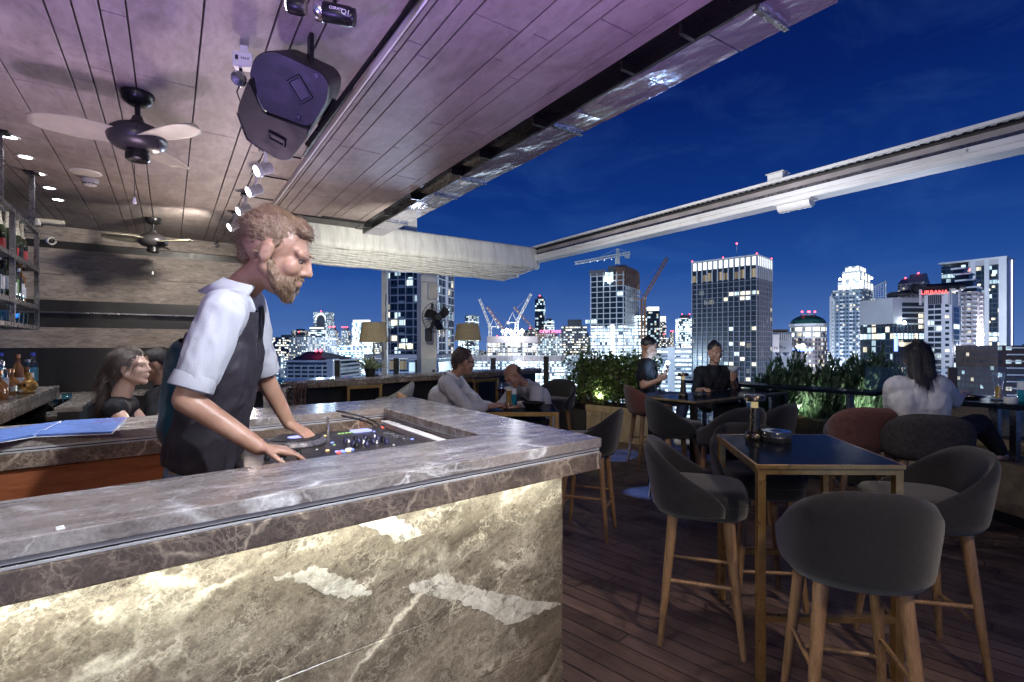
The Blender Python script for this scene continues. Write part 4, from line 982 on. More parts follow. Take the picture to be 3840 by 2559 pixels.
# glasses under the counter
for i, (y, h, r) in enumerate(((6.0, .12, .042), (5.85, .12, .042), (5.72, .15, .034), (5.6, .13, .04), (5.45, .15, .034), (5.3, .13, .04))):
    t = make_tumbler(f'tall glass under the back counter, {ordw[i]} from the far end', r, h, 'glasses stored under the back counter'); t.location = (-1.0 + (i % 2) * -.1, y, .651)
def make_wineglass(label, s=1.0, mat='glass_blue', wine=None, group=None, name='wine_glass'):
    t = thing(name, label, 'wine glass', (0, 0, 0), 0, group); t.scale = (s, s, s)
    mb = MB(); mb.lathe([(0, 0), (.034, 0), (.034, .002), (.006, .006), (.0035, .012), (.0035, .085), (.008, .092), (0, .093)], seg=20); mb.build('stem', M['glass'], t, True)
    mb = MB(); mb.lathe([(.002, .0915), (.018, .098), (.034, .12), (.040, .15), (.038, .18), (.033, .20), (.0322, .20), (.037, .18), (.039, .15), (.033, .121), (.017, .0995), (.002, .0935)], seg=24); mb.build('bowl', M[mat], t, True)
    if wine:
        mb = MB(); mb.lathe([(0, .0945), (.017, .1005), (.0325, .122), (.0385, .148), (0, .1485)], seg=22); mb.build('wine', M[wine], t, True)
    return t
w = make_wineglass('empty stemmed glass hanging in the corner below the back counter end', 1.05); w.location = (-.72, 6.42, .741 + .16) if False else (-.82, 6.45, .741)
w = make_wineglass('cluster glass with stem behind the other, below the back counter end', .95); w['label'] = 'shorter stemmed glass beside the hanging one in the bar corner'; w.location = (-.93, 6.5, .741)
# grinning head-shaped decanter
dk = thing('skull_bottle', 'gold skull-shaped bottle with white teeth on the back counter', 'bottle', (-.905, 5.36, BZ), R(-40))
mb = MB(); mb.sphere((0, 0, .062), .05, 16, 10, (1, 1.15, 1)); caps(mb, (0, -.035, .03), .028, (0, -.05, .022), .024); mb.sphere((0, 0, .012), .04, 14, 8, (1, 1.1, .35))
M['gold'] = simple('gold_paint', (.52, .30, .08), .35, .5, .3, 30)
organic('skull', mb, .005, M['gold'], dk, 4)
for s in (-1, 1):
    mb = MB(); mb.sphere((s * .019, -.048, .068), .012, 10, 6, (1, .5, 1.1)); mb.build('eye_socket', M['black'], dk, True)
mb = MB()
for k in range(6): mb.box((-.02 + k * .008, -.0745 + abs(k - 2.5) * .0025, .026), (.0068, .008, .016))
mb.build('teeth', M['ceramic'], dk, bevel=.001)
mb = MB(); mb.lathe([(0, .105), (.014, .105), (.013, .14), (.017, .143), (.017, .162), (0, .163)], seg=14); mb.build('neck', M['gold'], dk, True)

# ------------------------------------------------------------------ things on the bar
def flat(name, label, cat, pts, z, th, mat, group=None):
    t = thing(name, label, cat, (sum(p[0] for p in pts) / len(pts), sum(p[1] for p in pts) / len(pts), z), 0, group)
    mb = MB(); mb.prism(pts, z + .0035, z + th); kid(mb.build('cover', mat, bevel=.0015), t)
    mb = MB(); mb.prism(pts, z, z + .003); kid(mb.build('pages', M['label_white']), t)
    return t
def bp(u, v): p = PZ(u, v, HB + .012); return (p.x, p.y)
a, b, c, d = bp(0, 1650), bp(128, 1630), bp(235, 1578), bp(40, 1596)
ex = lambda p, q, s: (p[0] + (q[0] - p[0]) * s, p[1] + (q[1] - p[1]) * s)
m1 = flat('menu', 'blue menu at the left edge of the photo, lying on the inner bar', 'menu', [ex(b, a, 2.4), b, c, ex(c, ex(c, b, 0) if False else (c[0] - (b[0] - a[0]), c[1] - (b[1] - a[1])), 2.4)], HB + .0005, .012, M['menu'], 'blue menus on the bar')
e, f, g_, h_ = bp(136, 1630), bp(420, 1618), bp(475, 1565), bp(243, 1577)
m2 = flat('menu', 'blue menu with faded red lettering beside the bar\'s marble join', 'menu', [e, f, g_, h_], HB + .0005, .012, M['menu'], 'blue menus on the bar')
q = PZ(418, 1574, HB + .0135)
t1 = text('red_lettering', 'the bar', .040, M['menu_red'], m2, q - m2.location, (0, 0, R(8)), .0003)
q = PZ(408, 1582, HB + .0135); text('red_lettering', 'menu list', .034, M['menu_red'], m2, q - m2.location, (0, 0, R(8)), .0003)
p = PZ(223, 1985, HB); t = thing('small_coaster_mark', 'tiny white clip lying on the front edge of the bar', 'clip', p, R(20))
t.name = 'white_clip'
mb = MB(); mb.box((0, 0, .003), (.013, .005, .006)); mb.build('plate', M['ceramic'], t, bevel=.001)
mb = MB(); mb.box((0, -.007, .002), (.013, .004, .004)); mb.build('lever', M['white_plastic'], t, bevel=.001)

# ------------------------------------------------------------------ DJ controller
DZ = .985
dj = thing('dj_controller', 'black DJ controller with large jog wheel and rows of lit knobs', 'DJ controller', (.55, 2.25, DZ), R(4))
mb = MB(); mb.box((0, 0, -.025), (.74, .56, .05)); mb.build('body', M['dj_black'] if 'dj_black' in M else M['black_plastic'], dj, bevel=.006)
mb = MB(); mb.lathe([(0, 0), (.118, 0), (.122, .006), (.118, .020), (.108, .026), (.104, .024), (0, .024)], (-.10, .06, .0005), 48); jg = mb.build('jog_wheel', M['jog_rim'] if 'jog_rim' in M else M['steel_dark'], dj, True)
mb = MB(); mb.lathe([(0, .025), (.100, .025), (.101, .028), (0, .0285)], (-.10, .06, .0005), 48); mb.build('platter', M['black_plastic'], jg, True)
mb = MB(); mb.lathe([(0, .0292), (.034, .0292), (.034, .0298), (0, .0298)], (-.10, .06, .0005), 30); mb.build('display', M['jog_lcd'] if 'jog_lcd' in M else M['blue_led'], jg, True)
rk = random.Random(4); kb = None
def knob(x, y, mat, r=.0095, h=.022):
    mb = MB(); mb.lathe([(0, 0), (r * 1.15, 0), (r * 1.1, h * .5), (r, h * .55), (r * .9, h), (0, h)], (x, y, .0005), 14); return mb.build('knob', M[mat], dj, True)
for i in range(4):
    for j in range(4): knob(.075 + i * .044 + (j % 2) * .004, -.17 + j * .045, ('black_metal', 'knob_blue', 'steel', 'knob_blue')[(i + j) % 4] if 'knob_blue' in M else 'black_metal')
for i in range(3): knob(-.27 + i * .055, -.20, 'black_metal', .009, .026)
for i in range(5):
    mb = MB(); mb.box((.30, -.16 + i * .05, .006), (.03, .007, .012)); mb.build('fader', M['steel'], dj, bevel=.002)
for i in range(26):
    x, y = rk.uniform(-.33, .34), rk.uniform(-.245, .245)
    if (x + .10) ** 2 + (y - .06) ** 2 < .132 ** 2 or (.05 < x < .24 and -.2 < y < 0): continue
    mb = MB(); mb.box((x, y, .002), (rk.choice((.008, .012, .018)), .007, .004)); mb.build('button', M[rk.choice(('white_led', 'blue_led', 'amber_led', 'white_plastic', 'white_plastic', 'steel', 'green_led'))], dj)
for k in range(5):
    mb = MB(); mb.box((.13 + k * .017, .19, .002), (.011, .008, .004)); mb.build('button', M['green_led'], dj)
for k, mt in enumerate(('amber_led', 'white_led')):
    mb = MB(); mb.lathe([(0, 0), (.013, 0), (.012, .004), (0, .005)], (.035, .205 - k * .4, .0005), 16); mb.build('button', M[mt], dj, True)
for k in range(7):
    mb = MB(); mb.box((-.02 + (k % 4) * .02, -.215 - (k // 4) * .018, .003), (.014, .010, .005)); mb.build('button', M[('blue_led', 'blue_led', 'white_led', 'blue_led', 'red_led', 'blue_led', 'amber_led')[k]], dj, bevel=.001)
mb = MB(); mb.box((.24, .20, .004), (.09, .06, .008)); mb.build('screen', M['jog_lcd'] if 'jog_lcd' in M else M['blue_led'], dj, bevel=.002)
mb = MB(); mb.tube([(.10, .26, 0), (.10, .262, .075)], .006, 8); mb.build('stub_aerial', M['steel'], dj, True)
pdu = thing('cable_box', 'pale grey power strip box with red switch behind the DJ gear', 'power strip', (.985, 2.28, .93), 0)
mb = MB(); mb.box((0, 0, .02), (.05, .86, .085)); mb.build('case', M['white_plastic'], pdu, bevel=.003)
mb = MB(); mb.box((-.0265, .0, .01), (.003, .70, .05)); mb.build('socket_panel', M['dark'], pdu)
mb = MB(); mb.box((-.0285, .385, .02), (.003, .05, .055)); mb.build('switch_plate', M['teal_drink'], pdu)
mb = MB(); mb.box((-.033, .385, .02), (.007, .024, .034)); mb.build('switch', M['red_led'], pdu, bevel=.002)
for k in range(7):
    y0 = .30 - k * .085; mb = MB()
    mb.tube([(-.03, y0, .01), (-.075, y0 - .01, .012), (-.12, y0 - .03 + rk.uniform(-.02, .02), -.005), (-.17, y0 + .03 + rk.uniform(-.05, .05), .01), (-.2, y0 + .09, -.02)], [.011, .011, .0065, .005, .005], 8)
    mb.build('plug_lead', M['black_plastic'], pdu, True)
    if k % 3 == 1:
        mb = MB(); mb.tube([(-.075, y0 - .01, .0125), (-.105, y0 - .022, .003)], .0125, 8); mb.build('plug_tag', M['white_plastic'] if k == 1 else M['copper'], pdu, True)
for i, r_ in enumerate((.13, .10)):
    mb = MB(); pts = [(.80 + r_ * math.cos(a) * .9, 2.56 + .3 * r_ * math.sin(a), .965 + r_ * .9 * abs(math.sin(a * .5))) for a in [k * .45 for k in range(13)]]
    tag(mb.tube(pts, .004, 8).build('looped_cable', M['black_plastic'], None, True), ('large', 'small')[i] + ' loop of black cable standing behind the DJ mixer', 'cable', 'loose cables behind the mixer')

# ------------------------------------------------------------------ bar tools on the service ledge
sl = thing('service_ledge', 'narrow pale marble service ledge behind the far run of the bar', 'ledge', (.4, 3.75, 0))
mb = MB(); mb.prism([(-.1, 3.30), (.62, 3.36), (1.02, 3.75), (.1, 4.3)], .93, .96); kid(mb.build('slab', M['marble_top'], bevel=.003), sl)
mb = MB(); mb.prism([(-.05, 3.32), (.60, 3.38), (.97, 3.74), (.12, 4.25)], 0, .9295); kid(mb.build('cabinet', M['black']), sl)
def at(u, v, z): p = PZ(u, v, z); return (p.x, p.y, z)
def on_ledge(u, d): p = G(u, d); return (p.x, p.y, .9605)
def straw_cup(label, loc, straws=True):
    t = thing('straw_cup', label, 'straw holder', loc)
    mb = MB(); mb.lathe([(0, 0), (.043, 0), (.045, .004), (.047, .10), (.045, .10), (.043, .008), (0, .006)], seg=24); mb.build('cup', M['glass'], t, True)
    mb = MB(); mb.lathe([(.047, .10), (.0478, .1015), (.045, .101)], seg=24); mb.build('rim', M['steel'], t, True)
    rr = random.Random(3)
    for k in range(22):
        a = rr.random() * 6.28; r_ = .038 * math.sqrt(rr.random()); l = rr.uniform(.17, .20)
        mb = MB(); mb.tube([(r_ * math.cos(a), r_ * math.sin(a), .008), (r_ * 1.25 * math.cos(a) , r_ * 1.25 * math.sin(a), l)], .003, 6); mb.build('straw', M['straw_brown'] if 'straw_brown' in M else M['dark'], t)
    return t
straw_cup('clear cup packed with dark brown straws on the service ledge', on_ledge(1120, 3.35))
for i, (u, d, h, r) in enumerate(((1010, 3.25, .20, .042), (1050, 3.35, .19, .042), (1080, 3.25, .175, .040))):
    t = thing('shaker_tin', ('tall steel shaker tin nearest the bartender', 'middle steel shaker tin of three on the service ledge', 'steel shaker tin right beside the straw cup')[i], 'shaker', on_ledge(u, d), 0, 'steel shaker tins on the service ledge')
    mb = MB(); mb.lathe([(0, 0), (r * .72, 0), (r * .74, .005), (r, h), (r + .0015, h + .002), (r - .002, h), (r * .70, .01), (0, .008)], seg=24); mb.build('tin', M['steel'], t, True)
    mb = MB(); mb.lathe([(r * .93, h * .80), (r * .955, h * .81), (r * .955, h * .84), (r * .94, h * .85)], seg=24); mb.build('band', M['black_metal'], t, True)
p = on_ledge(1012, 3.75); t = thing('pepper_grinder', 'small copper jigger on the ledge beside the cocktail glass', 'jigger', (p[0], p[1], .9605)); t.name = 'copper_jigger'
mb = MB(); mb.lathe([(0, 0), (.028, 0), (.030, .07), (.026, .085), (.012, .09), (.010, .10), (.030, .155), (.028, .155), (0, .105)], seg=20); mb.build('cup', M['copper'], t, True)
mb = MB(); mb.lathe([(.0305, .04), (.032, .042), (.032, .05), (.0306, .052)], seg=20); mb.build('band', M['brass'], t, True)
t = thing('cocktail_glass', 'wide coupe cocktail glass standing behind the shaker tins', 'cocktail glass', on_ledge(1040, 3.95))
mb = MB(); mb.lathe([(0, 0), (.034, 0), (.034, .002), (.005, .006), (.0035, .012), (.0035, .125), (0, .126)], seg=20); mb.build('stem', M['glass'], t, True)
mb = MB(); mb.lathe([(.003, .1255), (.02, .135), (.042, .165), (.05, .195), (.049, .195), (.041, .167), (.019, .1375), (.003, .128)], seg=24); mb.build('bowl', M['glass_blue'], t, True)

# ------------------------------------------------------------------ bar stools
def facing(fx, fd):
    w_ = CR * fx + CF * fd; return math.atan2(-w_.x, w_.y)
def C(x, d, z=0.0):
    p = CR * x + CF * d; return (p.x, p.y, z)
def make_stool(label, loc, rz, fab='fabric_char', leg='wood_leg', s=1.0, zs=None, group='upholstered bar stools on the deck', seat_fab=None):
    t = thing('bar_stool', label, 'bar stool', loc, rz, group); t.scale = (s * .93, s * .95, zs or 1.0)
    # seat cushion
    mb = MB(); rings = []
    def se(w, d, z, n=3.2, y0=.0):
        r = []
        for k in range(40):
            a = 2 * math.pi * k / 40; ca, sa = math.cos(a), math.sin(a)
            r.append(Vector((w * abs(ca) ** (2 / n) * (1 if ca >= 0 else -1), y0 + d * abs(sa) ** (2 / n) * (1 if sa >= 0 else -1), z)))
        return r
    for w, d, z in ((.17, .17, .604), (.196, .196, .606), (.208, .208, .618), (.214, .214, .645), (.216, .216, .69), (.212, .212, .718), (.198, .198, .735), (.16, .16, .742), (.08, .08, .744)):
        rings.append(se(w, d, z, 3.4, .02))
    mb.loft(rings); mb.build('seat', M[seat_fab or fab], t, True, ang=180)
    mb = MB(); mb.tube([se(.2155, .2155, .675, 3.4, .02)[k % 40] for k in range(41)], .0032, 5, False); mb.build('seat_seam', M[seat_fab or fab], t, True)
    # wrap-around shell back
    mb = MB(); rings = []; N = 30
    for i in range(N + 1):
        th = R(-112 + 224 * i / N); u = abs(th) / R(112)
        zt = .945 - .265 * max(0, (u - .06) / .94) ** 1.75; zb = .606 + .02 * u
        e = 1 - u ** 8 * .6
        sec = []; M_ = 9
        def pt(z, off):
            lean = .055 * (z - .6) / .33
            ca, sa = math.sin(th), -math.cos(th)
            n = 2.7; rx, ry = .216 + lean * .65 + off, .204 + lean + off
            x_ = rx * abs(ca) ** (2 / n) * (1 if ca >= 0 else -1); y_ = ry * abs(sa) ** (2 / n) * (1 if sa >= 0 else -1)
            return Vector((x_, y_ + .012, z))
        th_ = .024 * e
        prof = []
        for k in range(M_ + 1):
            s_ = k / M_; z = zb + (zt - zb) * s_; r_ = min(1, math.sqrt(max(0.02, 1 - ((s_ - .5) * 2) ** 6)))
            prof.append((z, th_ * r_))
        for z, o_ in prof: sec.append(pt(z, o_))
        for z, o_ in reversed(prof): sec.append(pt(z, -o_ * .9))
        rings.append(sec)
    mb.loft(rings); mb.build('backrest', M[fab], t, True, ang=180)
    # legs and stretchers
    lg = {}
    for sx in (-1, 1):
        for sy in (-1, 1):
            a = Vector((sx * .128, .012 + sy * .128, .612)); b = Vector((sx * .188, .012 + sy * .188, 0))
            lg[sx, sy] = (a, b); mb = MB()
            mb.tube([a, a.lerp(b, .12), a.lerp(b, .5), b + Vector((0, 0, .003)), b], [.027, .0245, .0205, .0135, .0125], 14); mb.build('leg', M[leg], t, True)
    def at_(k, z): a, b = lg[k]; return a.lerp(b, (a.z - z) / a.z)
    for k1, k2, z in (((-1, -1), (-1, 1), .30), ((1, -1), (1, 1), .30), ((-1, 1), (1, 1), .225), ((-1, -1), (1, -1), .225)):
        mb = MB(); mb.tube([at_(k1, z), at_(k2, z)], .0095, 10); mb.build('stretcher', M[leg], t, True)
    return t
stA = make_stool('charcoal bar stool in profile, nearest the marble bar corner, left of the brass table', C(.91, 2.485), facing(.945, -.33))
def stool(label, x, d, f, **k):
    z = stA if not k else None
    if z: return dup(stA, label, C(x, d), facing(*f))
    return make_stool(label, C(x, d), facing(*f), **k)
stool('charcoal bar stool with its rounded back to the viewer, bottom of the photo', 1.20, 1.80, (.28, .96))
stool('charcoal bar stool at the right side of the brass table, facing left', 1.86, 2.31, (-.98, .22))
stool('charcoal bar stool pushed under the far side of the brass table', 1.36, 2.80, (-.10, -1))
rust = make_stool('rust red bar stool behind the brass table, left of the seated woman', C(2.78, 4.02), facing(.35, .94), 'fabric_rust', s=1.12)
make_stool('brown-grey bar stool with the woman in white sitting on it', C(2.95, 3.62), facing(.50, .87), 'fabric_brown', s=1.12)
navy = make_stool('dark navy bar stool between the marble bar and the stone planter', C(.58, 3.82), facing(-.93, .36), 'fabric_navy', 'wood_leg')
dup(rust, 'rust red bar stool with dark legs under the man with the phone', C(1.62, 6.0), facing(1, .1))
dup(navy, 'dark navy bar stool at the left end of the long black table', C(1.46, 4.55), facing(.97, .1))
dup(navy, 'dark navy bar stool half under the near side of the long black table', C(1.72, 4.02), facing(-.25, .95))
dup(navy, 'dark navy bar stool in front of the long table, just behind the table lamp', C(2.08, 4.22), facing(-.55, .85))
gre = make_stool('pale grey upholstered stool beyond the far corner of the marble bar', C(-1.52, 6.5), facing(-.9, -.2), 'fabric_grey', s=1.05)
dup(navy, 'dark upholstered chair behind the bowed man in the white shirt', C(.50, 6.25), facing(-.5, -.8)).scale = (1.05, 1.05, 1.04)
tan = make_stool('tan high-backed chair under the man with his back turned', C(-.88, 5.05), facing(.9, .2), 'fabric_tan', s=1.0)
tan.scale = (1, 1, 1.0)

# ------------------------------------------------------------------ brass framed tables
def brass_table(label, corner, e1, e2, l1, l2, h, group='brass framed tables', tube=.032, thick=True, frame='brass', stretch=True, shelf=False):
    c0 = Vector(corner); e1 = Vector(e1).normalized(); e2 = Vector(e2).normalized()
    t = thing('high_table', label, 'table', (c0.x, c0.y, 0), 0, group)
    def q(a, b, z): v = e1 * a + e2 * b; return Vector((v.x, v.y, z))
    mb = MB(); mb.prism([q(.006, .006, 0)[:2], q(l1 - .006, .006, 0)[:2], q(l1 - .006, l2 - .006, 0)[:2], q(.006, l2 - .006, 0)[:2]], h - .012, h); mb.build('glass_top', M['glass_black'], t, bevel=.002)
    mb = MB()
    for (a, b), (c, d) in (((0, 0), (l1, 0)), ((l1, 0), (l1, l2)), ((l1, l2), (0, l2)), ((0, l2), (0, 0))): mb.bar(q(a, b, h - .009), q(c, d, h - .009), .010, .0175)
    mb.build('brass_edge', M[frame], t, bevel=.001)
    mb = MB(); w = tube; i = w / 2 + .004
    for (a, b), (c, d) in (((w + .004, i), (l1 - w - .004, i)), ((l1 - i, w + .004), (l1 - i, l2 - w - .004)), ((l1 - w - .004, l2 - i), (w + .004, l2 - i)), ((i, l2 - w - .004), (i, w + .004))): mb.bar(q(a, b, h - .032), q(c, d, h - .032), w - .002, .024)
    mb.build('top_frame', M[frame], t, bevel=.0015)
    ang = math.atan2(e1.y, e1.x)
    for a in (i, l1 - i):
        for b in (i, l2 - i):
            mb = MB(); mb.box(q(a, b, (h - .021) / 2), (w, w, h - .021), ang); mb.build('leg', M[frame], t, bevel=.0015)
    if stretch:
        for z, ((a, b), (c, d)) in ((.262, ((w + .004, i), (l1 - w - .004, i))), (.262, ((w + .004, l2 - i), (l1 - w - .004, l2 - i)))):
            mb = MB(); mb.bar(q(a, b, z), q(c, d, z), w * .8, w * .8); mb.build('foot_rail', M[frame], t, bevel=.0015)
    return t
def V2(x, d): p = CR * x + CF * d; return Vector((p.x, p.y, 0))
TH = .91
brass_table('brass framed high table with black glass top, nearest on the deck', V2(1.018, 2.105), CR * .995 - CF * .02, CR * .175 + CF * .985, .605, .74, TH)
LT = brass_table('long black high table at the centre of the terrace', V2(1.63, 4.52), CR * .80 + CF * .60, -CR * .60 + CF * .80, 1.75, .52, TH, tube=.05, frame='edge_bronze' if 'edge_bronze' in M else 'steel_dark', stretch=False)
for o in [k for k in bpy.data.objects if k.parent == LT and k.name.startswith(('leg', 'top_frame'))]: o.data.materials[0] = M['black_metal']
brass_table('dining table with brass frame between the two men in white', V2(-.50, 5.02), CR, CF, .96, .72, .75, stretch=False)
brass_table('small brass framed high table before the window ledge', V2(-2.05, 6.3), CR * .80 + CF * .6, -CR * .6 + CF * .8, .46, .46, TH)
brass_table('brass framed high table behind the man with his back turned', V2(-.56, 7.5), CR * .7 + CF * .7, -CR * .7 + CF * .7, .5, .5, TH)

# table lamp and ashtrays
def table_lamp(label, loc, s=1.0):
    t = thing('table_lamp', label, 'table lamp', loc, 0, 'dark brass table lamps'); t.scale = (s, s, s)
    mb = MB(); mb.lathe([(0, 0), (.046, 0), (.047, .004), (.047, .030), (.042, .036), (.036, .042), (.028, .044), (0, .044)], seg=34); mb.build('base', M['brass_lamp'], t, True)
    mb = MB(); mb.lathe([(0, .044), (.029, .044), (.0215, .17), (0, .17)], seg=28); mb.build('stem', M['brass_lamp'], t, True)
    mb = MB(); mb.lathe([(0, .17), (.017, .17), (.017, .205), (0, .205)], seg=20); mb.build('glow_tube', M['lamp_glow'], t, True)
    mb = MB(); mb.lathe([(0, .206), (.050, .206), (.053, .209), (.053, .234), (.050, .238), (0, .238)], seg=34); mb.build('shade', M['brass_lamp'], t, True)
    return t
M['lamp_glow'] = emis('lamp_glow', (1.0, .78, .42), .38, False)
p = PZ(2830, 1648, TH); tl = table_lamp('dark brass mushroom table lamp on the nearest brass table', (p.x, p.y, TH + .0005), .98)
p = PZ(2562, 1489, TH); dup(tl, 'dark table lamp on the long black table beside the phone man', (p.x, p.y, TH + .0005))
def ashtray(label, loc, s=1.0):
    t = thing('ashtray', label, 'ashtray', loc, 0, 'smoked glass ashtrays'); t.scale = (s, s, s)
    mb = MB(); mb.lathe([(0, 0), (.068, 0), (.071, .004), (.071, .050), (.069, .054), (.030, .054), (.024, .048), (.022, .018), (0, .016)], seg=40); mb.build('bowl', M['smoke_glass'], t, True)
    mb = MB(); mb.lathe([(.0705, .022), (.0718, .024), (.0718, .028), (.0706, .030)], seg=40); mb.build('band', M['steel_dark'], t, True)
    mb = MB(); mb.lathe([(0, .0175), (.020, .0175), (.020, .022), (0, .024)], seg=20); mb.build('ash', M['foil'], t, True)
    return t
M['smoke_glass'] = simple('smoke_glass', (.028, .032, .035), .12, .1, .3, 25, spec=.9)
p = PZ(2911, 1655, TH); ashtray('round smoked glass ashtray beside the table lamp', (p.x, p.y, TH + .0005))
p = PZ(2625, 1488, TH); ashtray('small smoked ashtray on the long black table', (p.x, p.y, TH + .0005), .8)

# ------------------------------------------------------------------ drinks on the dining table
DT = .7505
def tt(u, v, z=DT): p = PZ(u, v, z); return (p.x, p.y, z)
w = make_wineglass('tall wine glass of red wine on the dining table', 1.28, 'glass', 'wine'); w.location = tt(1880, 1520)
def beer_glass(label, loc, s=1.0, fill=.5, foam=True):
    t = thing('beer_glass', label, 'beer glass', loc); t.scale = (s, s, s)
    pr = [(.031, .0), (.033, .01), (.030, .03), (.0255, .06), (.026, .10), (.030, .14), (.037, .185), (.040, .215), (.038, .235)]
    mb = MB(); mb.lathe([(0, 0)] + pr + [(r - .002, z) for r, z in pr[::-1][:-1]] + [(0, .012)], seg=28); mb.build('glass_wall', M['glass'], t, True)
    zf = .235 * fill; pb = [(r - .0028, z) for r, z in pr if .01 <= z <= zf]
    mb = MB(); mb.lathe([(0, .0135)] + [(pb[0][0], .0135)] + pb[1:] + [(pb[-1][0], zf), (0, zf)], seg=28); mb.build('beer', M['beer'], t, True)
    if foam:
        pf = [(r - .0028, z) for r, z in pr if zf < z < zf + .05]
        mb = MB(); mb.lathe([(0, zf + .0005), (pb[-1][0], zf + .0005)] + pf + [(pf[-1][0] if pf else pb[-1][0], zf + .035), (0, zf + .036)], seg=28); mb.build('foam', M['foam'], t, True)
    return t
beer_glass('curved beer glass with foam on a white napkin', tt(1908, 1528), 1.15, .65)
p = tt(1905, 1528); t = thing('napkin', 'square white paper napkin under the foaming beer glass', 'napkin', (p[0], p[1], DT))
mb = MB(); mb.box((0, 0, .0006), (.13, .13, .001), R(12)); mb.build('sheet', M['label_white'], t); bpy.data.objects[-1] if False else None
mb = MB(); mb.box((.004, .003, .0016), (.12, .12, .0007), R(20)); mb.build('top_ply', M['label_white'], t)
bpy.data.objects['beer_glass'].location.z = DT + .0022
def soda(label, loc):
    t = thing('drink_bottle', label, 'bottle', loc)
    mb = MB(); mb.lathe([(0, 0), (.030, 0), (.032, .004), (.032, .11), (.030, .12), (.030, .175), (.024, .19), (0, .191)], seg=22); mb.build('body', M['teal_drink'], t, True)
    mb = MB(); mb.lathe([(.0326, .105), (.0326, .176), (.031, .178)], seg=22); mb.build('paper_sleeve', M['label_white'], t, True)
    return t
sb = soda('teal drink with a white paper sleeve beside the foaming beer', tt(1926, 1519)); sb.scale = (1.05, 1.05, 1.15)
def ramekin(label, loc, s=1.0):
    t = thing('ramekin', label, 'bowl', loc, 0, 'small white ramekins'); t.scale = (s, s, s)
    mb = MB(); mb.lathe([(0, 0), (.042, 0), (.046, .004), (.050, .048), (.048, .050), (.044, .046), (.041, .010), (0, .010)], seg=36); mb.build('bowl', M['ceramic'], t, True)
    mb = MB(); mb.lathe([(.0485, .0455), (.0512, .047), (.0512, .0505), (.049, .0515), (.047, .0505)], seg=36); mb.build('rim', M['ceramic'], t, True)
    return t
ramekin('white ramekin beside the black bowl on the dining table', tt(1956, 1524))
t = thing('black_bowl', 'wide black serving bowl at the front of the dining table', 'bowl', tt(2000, 1532))
mb = MB(); mb.lathe([(0, 0), (.06, 0), (.065, .006), (.10, .035), (.125, .062), (.121, .062), (.095, .036), (.06, .012), (0, .012)], seg=36); mb.build('shell', M['black_plastic'], t, True)
mb = MB(); mb.lathe([(.121, .0605), (.126, .062), (.126, .0655), (.122, .0655)], seg=36); mb.build('rim', M['black_metal'], t, True)
t = thing('black_drum_ashtray', 'black drum ashtray with a lit cigarette behind the black bowl', 'ashtray', tt(1972, 1510))
mb = MB(); mb.lathe([(0, 0), (.066, 0), (.068, .004), (.068, .06), (.064, .062), (.058, .055), (0, .054)], seg=36); mb.build('drum', M['black_plastic'], t, True)
mb = MB(); mb.tube([(-.02, .01, .058), (-.055, -.01, .085)], .004, 8); mb.build('cigarette', M['ceramic'], t)

# ------------------------------------------------------------------ window ledge, posts, column
LZ = 1.0
la, lb_ = V2(-2.9, 5.42), V2(.55, 9.35)
ldir = (lb_ - la).normalized(); ln = Vector((-ldir.y, ldir.x, 0))
led = thing('window_ledge', 'long marble-topped counter ledge facing the city', 'ledge', la)
def strip(a, b, w0, w1, z0, z1): return [((a + ln * w0).x, (a + ln * w0).y), ((b + ln * w0).x, (b + ln * w0).y), ((b + ln * w1).x, (b + ln * w1).y), ((a + ln * w1).x, (a + ln * w1).y)]
mb = MB(); mb.prism(strip(la, lb_, 0, .42, 0, 0), LZ - .03, LZ); kid(mb.build('marble_top', M['marble_top'], bevel=.003), led)
mb = MB(); mb.prism(strip(la, lb_, .008, .42, 0, 0), LZ - .036, LZ - .0305); kid(mb.build('metal_trim', M['steel']), led)
mb = MB(); mb.prism(strip(la, lb_, 0, .42, 0, 0), LZ - .095, LZ - .0365); kid(mb.build('apron', M['marble_apron'], bevel=.002), led)
mb = MB(); mb.prism(strip(la, lb_, .15, .40, 0, 0), 0, LZ - .0955); kid(mb.build('cabinet_front', M['black']), led)
def rail_post(label, u, vt, d, w=.085):
    t = thing('rail_post', label, 'post', C((u - 1920) / 1900 * d, d, LZ * 0), R(-YAW), 'black posts of the glass railing')
    zt = CAMH + (1300 - vt) / 1900 * d
    mb = MB(); mb.box((0, 0, zt / 2), (w, w * .6, zt)); mb.build('shaft', M['dark'], t, bevel=.004)
    mb = MB(); mb.box((0, 0, zt + .004), (w + .008, w * .6 + .008, .008)); mb.build('cap', M['black_metal'], t)
rail_post('black railing post left of the potted plant', 1266, 1354, 7.25, .075)
rail_post('black railing post left of the white column', 1487, 1346, 8.3, .09)
rail_post('slim black railing post touching the white column', 1562, 1352, 8.9, .05)
rail_post('black railing post right of the second linen lamp', 1850, 1345, 9.6, .10)
rail_post('tall black railing post behind the bowed man', 2048, 1338, 9.6, .10)
def rail_glass(label, a, b, z0, z1):
    a, b = Vector(a), Vector(b); t = thing('glass_railing', label, 'railing', (a.x, a.y, 0))
    d = (b - a); L = d.length; n = max(1, round(L / 1.25))
    for i in range(n):
        p, q = a.lerp(b, i / n) + d.normalized() * .008, a.lerp(b, (i + 1) / n) - d.normalized() * .008
        mb = MB(); mb.bar((p.x, p.y, (z0 + z1) / 2), (q.x, q.y, (z0 + z1) / 2), .010, z1 - z0); kid(mb.build('glass_panel', M['glass_rail']), t)
    return t
rail_glass('clear glass railing along the city side behind the marble ledge', la + ln * .5, lb_ + ln * .5, LZ - .05, LZ + .22)
cp = Vector(C((1600 - 1920) / 1900 * 8.4, 8.4)); clm = thing('white_column', 'white square column standing at the city edge of the terrace', 'column', cp, R(-8))
